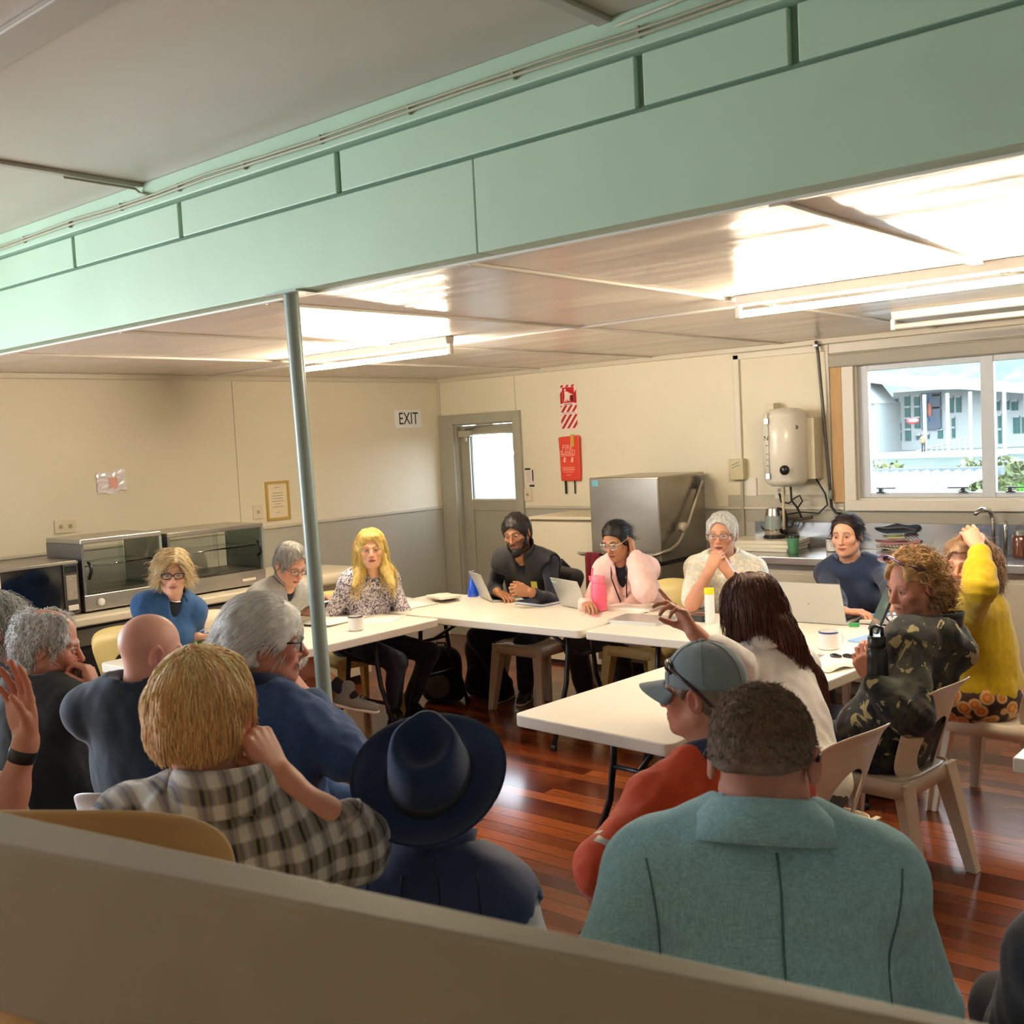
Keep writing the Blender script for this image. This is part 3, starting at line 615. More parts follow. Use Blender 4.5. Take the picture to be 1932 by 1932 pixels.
for z, w in ((.032, .075), (.022, .07), (-.075, .07), (-.088, .06), (-.098, .066), (-.115, .05), (-.14, .025)): mb.box((-.012-w, -.0396, z-.002), (-.012+w, -.0385, z+.002))
for x in (-.05, .03): mb.prism([(x-.014, -.03), (x+.01, -.035), (x+.016, .005), (x, .012), (x-.008, -.005)], -.0396, -.0385, 'y')
mb.build('printed_instructions', pk, t)
MB().box((.025, -.046, .10), (.06, -.034, .20)).build('yellow_tag', M('tag_yellow', '#d0a63c', .5), t, bevel=.004)
mb = MB()
for x, w in ((-.065, .009), (.03, .005)): MB().box((x-w, -.02, -.30), (x+w, -.013, -.185)).build('pull_strap', ink, t)
def socket(lb, loc, left=False, w=.075, h=.115, n=2, nm='wall_socket', cat='wall socket', col='#dcd2b8'):
    t = wallthing(nm, lb, cat, loc, PI/2 if left else 0); pm = M('socket_plate_'+col[1:], col, .4)
    # local -y faces the room
    MB().box((-w/2, -.012, -h/2), (w/2, -.0005, h/2)).build('plate', pm, t, bevel=.003)
    for i in range(n): MB().box((-.011+(i-(n-1)/2)*w*.45, -.0165, -.012), (.011+(i-(n-1)/2)*w*.45, -.0118, .012)).build('rocker', M('socket_grey', '#a89c82', .5), t)
    return t
socket('double light switch beside the notice right of the door', (-5.96, YB, 1.315), n=1, w=.08, h=.12, nm='light_switch', cat='light switch')
socket('white wall socket with two black plugs behind the kettle', (-3.80, YB, 1.36), n=0, w=.085, h=.135, col='#e3ddd0')
socket('white switched outlet under the water heater', (-3.575, YB, 1.335), n=1, w=.075, h=.125, nm='heater_outlet', cat='wall socket', col='#e3ddd0')
socket('cream double socket above the left food warmer', (XL, 3.56, 1.37), True, w=.15, h=.09, n=2)
socket('cream single switch beside the framed certificate', (XL, 5.135, 1.335), True, w=.095, h=.11, n=1)
t = wallthing('framed_certificate', 'certificate in a pale gold frame on the left wall', 'picture', (XL, 5.335, 1.41))
gold = M('pale_gold_frame', '#c9a85a', .4, .3)
mb = MB()
for a, b in (((.0005, -.115, -.155), (.016, -.095, .155)), ((.0005, .095, -.155), (.016, .115, .155)), ((.0005, -.095, .135), (.016, .095, .155)), ((.0005, -.095, -.155), (.016, .095, -.135))): mb.box(a, b)
mb.build('frame', gold, t); MB().box((.001, -.095, -.135), (.006, .095, .135)).build('paper', M('certificate_paper', '#e9dcc0', .6), t)
mb = MB(); rr = random.Random(3)
for i, w in enumerate((.03, .0, .05, .055, .05, .055, .03, .055, .0, .018)):
    if w: mb.box((.0062, -w, .105-i*.022-.002), (.0068, w, .105-i*.022+.002))
mb.build('typed_lines', M('typed_grey', '#8d8570', .6), t)
t = wallthing('taped_paper', 'crumpled white paper with a pink smudge taped on the left wall', 'paper', (XL, 3.92, 1.648)); mb = MB(); n = 9
for i in range(n+1):
    for j in range(n+1):
        y = -.11+.22*i/n; z = -.085+.15*j/n+.02*(i/n); mb.v.append((.003+.007*abs(math.sin(i*1.9+j*.7))*abs(math.cos(j*1.3)), y+.006*math.sin(j*2.1), z+.01*math.sin(i*1.1)))
mb.f = [(i*(n+1)+j, (i+1)*(n+1)+j, (i+1)*(n+1)+j+1, i*(n+1)+j+1) for i in range(n) for j in range(n)]; mb.m = [0]*len(mb.f)
mb.build('sheet', M('plastic_sheet_paper', '#ece6ec', .15), t); MB().box((.0115, -.02, -.045), (.0125, .04, .03)).build('pink_print', M('pink_print', '#e6a99c', .5), t)
t = wallthing('notice', 'small handwritten notice held by black tape right of the door', 'notice', (-5.935, YB, 1.468)); MB().box((-.045, -.003, -.068), (.03, -.0005, .07)).build('paper', M('notice_paper', '#e6dcd4', .6), t)
for a, b in (((-.05, -.0045, .062), (.012, -.003, .078)), ((.03, -.0045, -.035), (.042, -.003, .062)), ((-.005, -.0045, -.085), (.05, -.003, -.068))): MB().box(a, b).build('tape', ink, t)
mb = MB()
for i in range(9): mb.box((-.036, -.0036, .05-i*.012), (.02-rr.random()*.02, -.0029, .0525-i*.012))
mb.build('handwriting', M('ink_grey', '#77706a', .6), t)
# water heater, trunking, pipe, isolator
t = wallthing('water_heater', 'white cylindrical wall-mounted water heater left of the window', 'water heater', (-3.43, 7.07, 1.37))
enam = M('heater_enamel', '#e6e0d2', .25)
MB().lathe([(.02, .0), (.10, .008), (.142, .035), (.152, .06), (.152, .063), (.155, .066), (.155, .49), (.152, .494), (.152, .497), (.14, .53), (.10, .553), (.02, .56)], 40).build('tank', enam, t, True, auto=50)
MB().lathe([(.034, 0), (.034, .018), (.024, .03)], 20, (.06, -.138, .125), Matrix.Rotation(PI/2, 3, 'X')).build('thermostat_knob', blackp, t, True)
MB().tube([(-.06, -.152, .09), (-.06, -.152, .53)], .009, 8).build('sight_glass', M('sight_tube', '#f2efe6', .2), t, True)
for z in (.085, .47): MB().box((-.075, -.165, z-.02), (-.045, -.14, z+.02)).build('gauge_fitting', chrome, t, bevel=.003)
text('gauge_lettering', 'N', .05, M('gauge_ink', '#4a4a4a', .5), t, (-.063, -.166, .35), (PI/2, 0, 0), .0005)
mb = MB()
for z in (.16, .2, .24, .30): mb.box((-.07, -.1635, z-.002), (-.05, -.1615, z+.002))
mb.build('gauge_mark', M('gauge_ink'), t)
MB().lathe([(.014, 0), (.014, .006)], 14, (.13, -.085, .42), Matrix.Rotation(PI/2, 3, 'X')).build('badge', steeld, t, True)
MB().box((.15, .03, .05), (.205, .17, .48)).build('wall_bracket', M('bracket_cream', '#d8cdb2', .5), t, bevel=.003)
MB().box((-.17, .08, .50), (-.12, .187, .60)).build('wall_bracket', M('bracket_cream'), t, bevel=.003)
MB().tube([(.0, -.06, -.0), (.0, -.06, -.30)], .010, 10).build('outlet_pipe', M('outlet_pipe_cream', '#cbbf9e', .4), t, True)
MB().tube([(.03, 0, 0), (.035, 0, -.10), (.05, .05, -.15), (.055, .12, -.24)], .008, 8).build('copper_pipe', M('dark_pipe', '#4b433a', .4, .5), t, True)
MB().tube([(-.10, .08, -.235), (.05, .12, -.24), (.14, .1, -.225)], .012, 8).build('tap_body', M('dark_pipe'), t, True)
MB().tube([(-.12, .02, -.225), (-.06, .06, -.235), (-.02, -.05, -.28)], .008, 8).build('tap_handle', chrome, t, True)
MB().tube([(.17, .10, .06), (.22, .15, -.06), (.235, .15, -.14), (.17, .14, -.20), (.04, .12, -.19), (-.07, .12, -.21), (-.08, .12, -.29), (-.03, .12, -.30), (.0, .12, -.24)], .006, 7).build('power_cord', ink, t, True)
MB().tube([(-.145, .172, -.06), (-.12, .15, -.12), (-.06, .15, -.13), (0, .12, -.09), (.05, .1, -.07), (.07, .1, -.11), (.03, .1, -.16)], .006, 7).build('power_cord', ink, t, True)
trk = M('trunking_white', '#d7cfbd', .4)
t = wallthing('cable_trunking', 'white L-shaped cable trunking around the board above the water heater', 'trunking', (0, YB, 0))
MB().box((-3.91, -.022, 1.56), (-3.865, -.0005, 2.345)).build('vertical_run', trk, t, bevel=.003); MB().box((-3.91, -.022, 2.31), (-3.165, -.0005, 2.355)).build('horizontal_run', trk, t, bevel=.003)
MB().box((-3.19, -.02, 1.26), (-3.165, -.0005, 2.345)).build('side_run', trk, t, bevel=.003)
MB().box((-3.885, -.02, .93), (-3.865, -.0005, 1.42)).build('lower_run', M('lower_run_paint', '#aca795', .5), t)
t = wallthing('junction_box', 'beige vented box on the wall under the white trunking', 'box', (-3.895, YB, 1.495)); MB().box((-.06, -.06, -.078), (.06, -.0005, .078)).build('case', M('box_beige', '#c9bd98', .5), t, bevel=.006)
mb = MB()
for i in range(2): MB().tube([(-.035, -.061, .01+i*.022), (.03, -.061, .035+i*.022)], .003, 6).build('vent_rib', M('box_rib', '#9d9272', .5), t)
t = wallthing('grey_pipe', 'dark grey pipe running down the wall left of the window', 'pipe', (0, YB-.03, 0))
MB().tube([(-3.235, -.03, 2.385), (-3.222, -.03, 2.30), (-3.17, -.02, 1.40), (-3.165, -.02, 1.30)], .011, 10).build('pipe', M('pipe_dark_grey', '#5b5651', .45, .4), t, True)
MB().tube([(-3.165, -.02, 1.335), (-3.165, -.02, 1.27)], .016, 10).build('pipe_joint', M('joint_green_grey', '#7d8575', .5), t, True)
MB().tube([(-3.165, -.02, 1.27), (-3.16, -.02, 1.215), (-3.13, -.02, 1.175), (-3.09, -.02, 1.165)], .010, 10).build('hose', ink, t, True)
MB().box((-3.25, -.05, 2.345), (-3.215, .02, 2.36)).build('pipe_clip', steeld, t)
# ---------------------------------------------------------------- implicit-surface bodies
f4 = np.float32
def nrm(v): v = np.asarray(v, float); return v/max(1e-9, np.linalg.norm(v))
def cap(a, b, ra, rb=None, k=.02, s=1): return ('c', np.asarray(a, float), np.asarray(b, float), (ra, ra if rb is None else rb), k, s)
def ell(c, r, R=None, k=.02, s=1): return ('e', np.asarray(c, float), np.eye(3) if R is None else np.asarray(R, float), np.asarray(r, float), k, s)   # R columns = local axes
def pln(p, n, k=.005): return ('p', np.asarray(p, float), nrm(n), None, k, -1)       # removes the side the normal points to
def pd(q, P):
    t, a, b, r, k, s = q
    if t == 'c':
        ab = b-a; pa = P-a.astype(f4); h = np.clip((pa@ab.astype(f4))/f4(ab@ab+1e-12), 0, 1)
        return np.linalg.norm(pa-h[..., None]*ab.astype(f4), axis=-1)-(r[0]+(r[1]-r[0])*h)
    if t == 'e':
        L = (P-a.astype(f4))@b.astype(f4); k0 = np.linalg.norm(L/r.astype(f4), axis=-1); k1 = np.linalg.norm(L/(r*r).astype(f4), axis=-1)
        return k0*(k0-1)/np.maximum(k1, 1e-6)
    return -((P-a.astype(f4))@b.astype(f4))
def comb(D, d, k, s):
    if s > 0: h = np.maximum(k-np.abs(D-d), 0); return np.minimum(D, d)-h*h*(.25/k)
    h = np.maximum(k-np.abs(D+d), 0); return np.maximum(D, -d)+h*h*(.25/k)
def surf(prims, h, disp=None, B=8, box=None):
    lo = np.full(3, 1e9); hi = -lo
    for t, a, b, r, k, s in prims:
        if s < 0: continue
        if t == 'c': q = np.array([a-r[0], a+r[0], b-r[1], b+r[1]])
        else: m = max(r); q = np.array([a-m, a+m])
        lo = np.minimum(lo, q.min(0)); hi = np.maximum(hi, q.max(0))
    if box is not None: lo = np.maximum(lo, box[0]); hi = np.minimum(hi, box[1])
    lo = lo-3*h; bs = B*h; nb = np.ceil((hi+3*h-lo)/bs).astype(int)
    G = np.stack(np.meshgrid(*[np.arange(n) for n in nb], indexing='ij'), -1).reshape(-1, 3)
    C = (lo+(G+.5)*bs).astype(f4); R = bs*.87
    D = np.full(len(C), 1e3, f4); dc = []
    for q in prims: d = pd(q, C); dc.append(d); D = comb(D, d, q[4], q[5])
    keep = np.abs(D) < R*1.45+.012
    G = G[keep]; off = np.stack(np.meshgrid(*[np.arange(B+1)]*3, indexing='ij'), -1).reshape(-1, 3)
    P = ((lo+G*bs)[:, None, :]+(off*h)[None]).astype(f4)
    V = np.full(P.shape[:2], 1e3, f4)
    for q, d in zip(prims, dc):
        sel = np.nonzero(np.abs(d[keep]) < R*1.3+q[4]+.02 if q[5] > 0 and False else (d[keep] < R*1.3+q[4]+.02))[0]
        if len(sel): V[sel] = comb(V[sel], pd(q, P[sel]), q[4], q[5])
    if disp is not None: V = V+disp(P)
    n1 = B+1; V = V.reshape(-1, n1, n1, n1)
    cs = [V[:, i:i+B, j:j+B, k:k+B] for i in (0, 1) for j in (0, 1) for k in (0, 1)]
    cnt = sum((c < 0).astype(np.int8) for c in cs); act = np.nonzero((cnt > 0) & (cnt < 8))
    cv = np.stack([c[act] for c in cs], -1); cell = G[act[0]]*B+np.stack(act[1:], -1)
    corner = np.array([(i, j, k) for i in (0, 1) for j in (0, 1) for k in (0, 1)], float)
    S = np.zeros((len(cell), 3)); W = np.zeros(len(cell))
    for a in range(8):
        for b in range(a+1, 8):
            if abs(corner[a]-corner[b]).sum() != 1: continue
            x, y = cv[:, a], cv[:, b]; m = (x < 0) != (y < 0); t = np.where(m, x/np.where(m, x-y, 1), 0)
            S += m[:, None]*(corner[a]+(corner[b]-corner[a])*t[:, None]); W += m
    vp = lo+(cell+S/W[:, None])*h
    N = nb*B+2; key = (cell[:, 0]*N[1]+cell[:, 1])*N[2]+cell[:, 2]; order = np.argsort(key); sk = key[order]
    def look(kk): i = np.clip(np.searchsorted(sk, kk), 0, len(sk)-1); return np.where(sk[i] == kk, order[i], -1)
    st = np.array([N[1]*N[2], N[2], 1]); F = []
    for ax, ci in ((0, 4), (1, 2), (2, 1)):
        m = np.nonzero((cv[:, 0] < 0) != (cv[:, ci] < 0))[0]; u, w = [(1, 2), (2, 0), (0, 1)][ax]
        q = np.stack([m, look(key[m]-st[u]), look(key[m]-st[u]-st[w]), look(key[m]-st[w])], -1)
        flip = cv[m, 0] > 0; q[flip] = q[flip][:, ::-1]; F.append(q[(q >= 0).all(1)])
    return vp, np.concatenate(F)
def smooth_mesh(v, f, it=1, lam=.5):
    e = np.concatenate([f[:, [0, 1]], f[:, [1, 2]], f[:, [2, 3]], f[:, [3, 0]]])
    for _ in range(it):
        s = np.zeros_like(v); n = np.zeros(len(v))
        np.add.at(s, e[:, 0], v[e[:, 1]]); np.add.at(n, e[:, 0], 1); np.add.at(s, e[:, 1], v[e[:, 0]]); np.add.at(n, e[:, 1], 1)
        v = v+lam*(s/np.maximum(n, 1)[:, None]-v)
    return v
def vnormals(v, f):
    fn = np.cross(v[f[:, 2]]-v[f[:, 0]], v[f[:, 3]]-v[f[:, 1]]); n = np.zeros_like(v)
    for i in range(4): np.add.at(n, f[:, i], fn)
    return n/np.maximum(np.linalg.norm(n, axis=1), 1e-12)[:, None]
def npmesh(name, parts, mat, parent, smooth=True):
    """parts: list of (verts, quads, colours or None) joined into one mesh object"""
    vs, fs, cs, o = [], [], [], 0
    for v, f, c in parts:
        vs.append(v); fs.append(f+o); o += len(v); cs.append(np.ones((len(v), 3)) if c is None else c)
    v = np.concatenate(vs); f = np.concatenate(fs); c = np.concatenate(cs)
    me = bpy.data.meshes.new(name); me.vertices.add(len(v)); me.vertices.foreach_set('co', v.astype(f4).ravel())
    me.loops.add(f.size); me.loops.foreach_set('vertex_index', f.astype(np.int32).ravel())
    me.polygons.add(len(f)); me.polygons.foreach_set('loop_start', np.arange(0, f.size, 4, dtype=np.int32)); me.polygons.foreach_set('loop_total', np.full(len(f), 4, np.int32))
    if smooth: me.polygons.foreach_set('use_smooth', np.ones(len(f), bool))
    me.update(); a = me.attributes.new('Col', 'FLOAT_COLOR', 'POINT'); a.data.foreach_set('color', np.concatenate([c, np.ones((len(c), 1))], 1).astype(f4).ravel())
    me.materials.append(mat); ob_ = bpy.data.objects.new(name, me); COL.objects.link(ob_)
    if parent: ob_.parent = parent
    return ob_
def L3(h): return np.array(lin(h)[:3])
def wob(P, s, ph):   # smooth pseudo-noise in -1..1
    x, y, z = P[..., 0]*s, P[..., 1]*s, P[..., 2]*s
    return (np.sin(x+1.7*np.sin(y*.9+ph)+ph)+np.sin(y*1.1+1.5*np.sin(z*.8+2*ph)+1.3)+np.sin(z*.9+1.6*np.sin(x*1.1-ph)+2.1))/3
def strands(roots, normals, flow, length, seg, rad, col, curl=0, curlf=60, lift=.002, grav=0, jit=.3, cvar=.25, rng=NR, coll=None):
    """thin tapered three-sided strands; flow(p, n) gives the combing direction"""
    n = len(roots); p = roots+normals*lift; L = length*(1-.5*rng.rand(n)); pts = [p.copy()]; d = flow(roots, normals); d = d+jit*rng.randn(n, 3)*.5
    d -= (d*normals).sum(1)[:, None]*normals*.9; d /= np.maximum(np.linalg.norm(d, axis=1), 1e-6)[:, None]
    ph = rng.rand(n)*6.28; side = np.cross(d, normals)
    for i in range(1, seg+1):
        dd = d+(normals*(-.12*i/seg) if coll is None else 0)+np.array([0, 0, -grav*i/seg]); dd /= np.linalg.norm(dd, axis=1)[:, None]
        p = p+dd*(L/seg)[:, None]
        if coll is not None: d = dd; p = coll(p)
        off = curl*(np.sin(ph+curlf*L*i/seg)[:, None]*side+np.cos(ph+curlf*L*i/seg)[:, None]*normals) if curl else 0
        pts.append(p+off)
    A = np.stack(pts, 1); T = np.gradient(A, axis=1); T /= np.maximum(np.linalg.norm(T, axis=2), 1e-9)[..., None]
    U = np.cross(T, np.array([.31, .22, .92])); U /= np.maximum(np.linalg.norm(U, axis=2), 1e-6)[..., None]; Wv = np.cross(T, U)
    r = (rad*np.linspace(1, .35, seg+1))[None, :, None]
    ring = [A+r*(math.cos(2.094*j)*U+math.sin(2.094*j)*Wv) for j in range(3)]
    V = np.stack(ring, 2).reshape(-1, 3); base = np.arange(n)[:, None]*(seg+1)*3; fs = []
    for i in range(seg):
        for j in range(3):
            j2 = (j+1) % 3; fs.append(np.stack([base[:, 0]+i*3+j, base[:, 0]+i*3+j2, base[:, 0]+i*3+3+j2, base[:, 0]+i*3+3+j], 1))
    c = np.repeat(np.clip(col*(1+cvar*rng.randn(n, 1))+.02*cvar*rng.randn(n, 1), .003, .95), (seg+1)*3, 0)
    return V, np.concatenate(fs), c
def euler(yaw, pitch, roll):   # columns: right, forward, up; pitch>0 looks down, roll>0 tilts to own right
    return np.array(Matrix.Rotation(math.radians(yaw), 3, 'Z')@Matrix.Rotation(-math.radians(pitch), 3, 'X')@Matrix.Rotation(math.radians(roll), 3, 'Y'))
def skin_mat():
    m = M('skin', '#c89878', .5, vcol=True); p = m.node_tree.nodes['Principled BSDF']
    p.inputs['Subsurface Weight'].default_value = .12; p.inputs['Subsurface Radius'].default_value = (.012, .005, .003); p.inputs['Subsurface Scale'].default_value = 1.0
    b = NB(m); b.bump(b.noise(b.coord(), 260, 3), .12, .002); return m
SKIN = skin_mat()
HAIR = M('hair', '#ffffff', .5, vcol=True, spec=.4)
EYEW = M('eye', '#e9e4dc', .15, vcol=True)
def ik(a, t, l1, l2, pole):
    d = t-a; L = np.linalg.norm(d); L = min(L, (l1+l2)*.999); u = nrm(d); x = (l1*l1-l2*l2+L*L)/(2*L); hh = math.sqrt(max(1e-6, l1*l1-x*x))
    pv = pole-(pole@u)*u; return a+u*x+nrm(pv)*hh, a+u*L
def head_prims(X, Rh, s, f):
    """X head centre, Rh axes, s scale; f: feature dict"""
    T = lambda p: X+Rh@(np.asarray(p, float)*s)
    w = f.get('w', 1.0); jaw = f.get('jaw', 1.0); q = []
    q.append(ell(T((0, -.014, .032)), np.array((.075*w, .097, .088))*s, Rh, .02))
    q.append(ell(T((0, .028, -.035)), np.array((.060*w, .060, .082))*s, Rh, .03*s))
    for sx in (-1, 1):
        q.append(cap(T((sx*.050*w*jaw, .0, -.055)), T((sx*.016, .066, -.092)), .020*s, .018*s, .03*s))
        q.append(ell(T((sx*.042*w, .062, -.020)), np.array((.020, .018, .018))*s, Rh, .03*s))
        q.append(cap(T((sx*.044*w, .072, .024)), T((sx*.012, .085, .022)), .009*s, .009*s, .014*s))
    q.append(ell(T((0, .079, -.094)), np.array((.017, .014, .015))*s, Rh, .02*s))
    q.append(ell(T((0, .083, -.058)), np.array((.026, .014, .022))*s, Rh, .02*s))
    for sx in (-1, 1): q.append(ell(T((sx*.031, .097, .004)), np.array((.019, .018, .012))*s, Rh, .012*s, -1))
    n = f.get('nose', 1.0)
    q.append(cap(T((0, .084, .016)), T((0, .085+.024*n, -.028)), .0075*s, .0105*s, .012*s)); q.append(ell(T((0, .083+.024*n, -.031)), np.array((.0115, .011, .010))*s, Rh, .008*s))
    for sx in (-1, 1): q.append(ell(T((sx*.0125, .090, -.034)), np.array((.0075, .011, .0075))*s, Rh, .008*s))
    q.append(cap(T((-.017, .090, -.0585)), T((.017, .090, -.0585)), .0042*s, .0042*s, .006*s)); q.append(ell(T((0, .0955, -.0575)), np.array((.014, .006, .0045))*s, Rh, .006*s))
    q.append(ell(T((0, .0935, -.0685)), np.array((.017, .007, .0055))*s, Rh, .006*s))
    q.append(cap(T((-.022, .0945, -.063)), T((.022, .0945, -.063)), .0016*s, .0016*s, .004*s, -1))
    for sx in (-1, 1):   # upper and lower lids around the separate eyeballs
        e = (sx*.031, .0785, .003)
        q.append(cap(T((sx*.019, .0855, .006)), T((sx*.031, .0895, .0105)), .0028*s, .0034*s, .004*s)); q.append(cap(T((sx*.031, .0895, .0105)), T((sx*.044, .083, .005)), .0034*s, .0026*s, .004*s))
        q.append(cap(T((sx*.020, .0855, -.001)), T((sx*.031, .0885, -.0055)), .0024*s, .0026*s, .004*s)); q.append(cap(T((sx*.031, .0885, -.0055)), T((sx*.043, .083, -.001)), .0026*s, .0024*s, .004*s))
    for sx in (-1, 1):   # ears
        Re = Rh@np.array(Matrix.Rotation(sx*-.45, 3, 'Z')@Matrix.Rotation(-.15, 3, 'X'))
        q.append(ell(T((sx*.081*w, -.012, -.006)), np.array((.009, .020, .033))*s, Re, .010*s)); q.append(ell(T((sx*.090*w, -.008, -.004)), np.array((.008, .012, .021))*s, Re, .006*s, -1))
        q.append(ell(T((sx*.078*w, .0, -.012)), np.array((.008, .006, .008))*s, Re, .006*s))
    return q, T
def hand_prims(wr, d, n, side, curl=(.3,)*4, thumb=(.5, .3), s=1.0, spread=.08, twist=None):
    """wrist, direction to the fingers, palm normal (out of the palm), side +1 right / -1 left"""
    d = nrm(d); n = nrm(np.asarray(n, float)-(np.asarray(n, float)@d)*d); r = np.cross(d, n)*side      # r points to the thumb side
    if not hasattr(curl, '__len__'): curl = (curl,)*4
    if len(curl) == 1: curl = tuple(curl)*4
    q = []; P = lambda a, b, c: wr+(d*a+r*b+n*c)*s
    q.append(ell(P(.048, .002, .001), np.array((.040, .050, .016))*s, np.stack([r, d, n], 1), .012*s))
    xs = (.030, .010, -.010, -.029); ls = ((.043, .026, .021), (.047, .030, .022), (.044, .028, .022), (.034, .021, .019)); kz = (.088, .092, .087, .078)
    for i in range(4):
        kn = P(kz[i], xs[i], -.003); q.append(cap(P(.015, xs[i]*.6, 0), kn, .012*s, .0105*s, .012*s))
        a = spread*(1.5-i)*.9; di = nrm(d*math.cos(a)+r*math.sin(a)); c = curl[i]; p = kn; ang = 0; rr = (.0098, .0088, .0080, .0068) if i < 3 else (.0086, .0076, .0070, .0060)
        for j, (ln, kc) in enumerate(zip(ls[i], (.85, 1.15, .8))):
            ang += c*kc*1.25; dj = di*math.cos(ang)+n*math.sin(ang); p2 = p+dj*ln*s; q.append(cap(p, p2, rr[j]*s, rr[j+1]*s, .0045*s)); p = p2
    a0 = P(.016, .018, .006); op, cu = thumb
    t1 = nrm(d*math.cos(op*1.2+.15)+r*math.sin(op*1.2+.15)+n*(.35+.5*cu)); a1 = a0+t1*.046*s
    t2 = nrm(t1+d*.35*(1-cu)-r*cu*.7+n*cu*.3); a2 = a1+t2*.034*s; t3 = nrm(t2+d*.2-r*cu*.9+n*cu*.2); a3 = a2+t3*.027*s
    q += [cap(a0, a1, .0150*s, .0115*s, .012*s), cap(a1, a2, .0112*s, .0098*s, .005*s), cap(a2, a3, .0098*s, .0075*s, .005*s)]
    return q
def ring_collar(c, up, fwd, r, h, flare=.012, gap=0.0, fall=.0, th=.004, n=40, dip=.0, ry=None):
    """standing (and folded) collar band swept round the neck; gap = half opening angle at the front"""
    up = nrm(up); fwd = nrm(np.asarray(fwd)-(np.asarray(fwd)@up)*up); rt = np.cross(fwd, up); v = []; K = 4 if not fall else 7
    prof = [(0, 0), (.35, .0), (.7, .002), (1, .004)] if not fall else [(0, 0), (.5, 0), (.92, .002), (1.0, .007), (.85, .013), (.35, .013+flare*.6), (-fall, .013+flare)]
    for i in range(n+1):
        a = gap+(2*PI-2*gap)*i/n; dr = fwd*math.cos(a)*(ry or r)/r+rt*math.sin(a); f_ = .5+.5*math.cos(a)
        for z, o in prof: v.append(c+dr*(r+o+flare*(z if not fall else 0)*.5)+up*(h*z-dip*f_*f_))
    f = [(i*K+j, (i+1)*K+j, (i+1)*K+j+1, i*K+j+1) for i in range(n) for j in range(K-1)]
    return np.array(v), np.array(f)
def solidify(o, th, off=0): m = o.modifiers.new('cloth', 'SOLIDIFY'); m.thickness = th; m.offset = off; return o
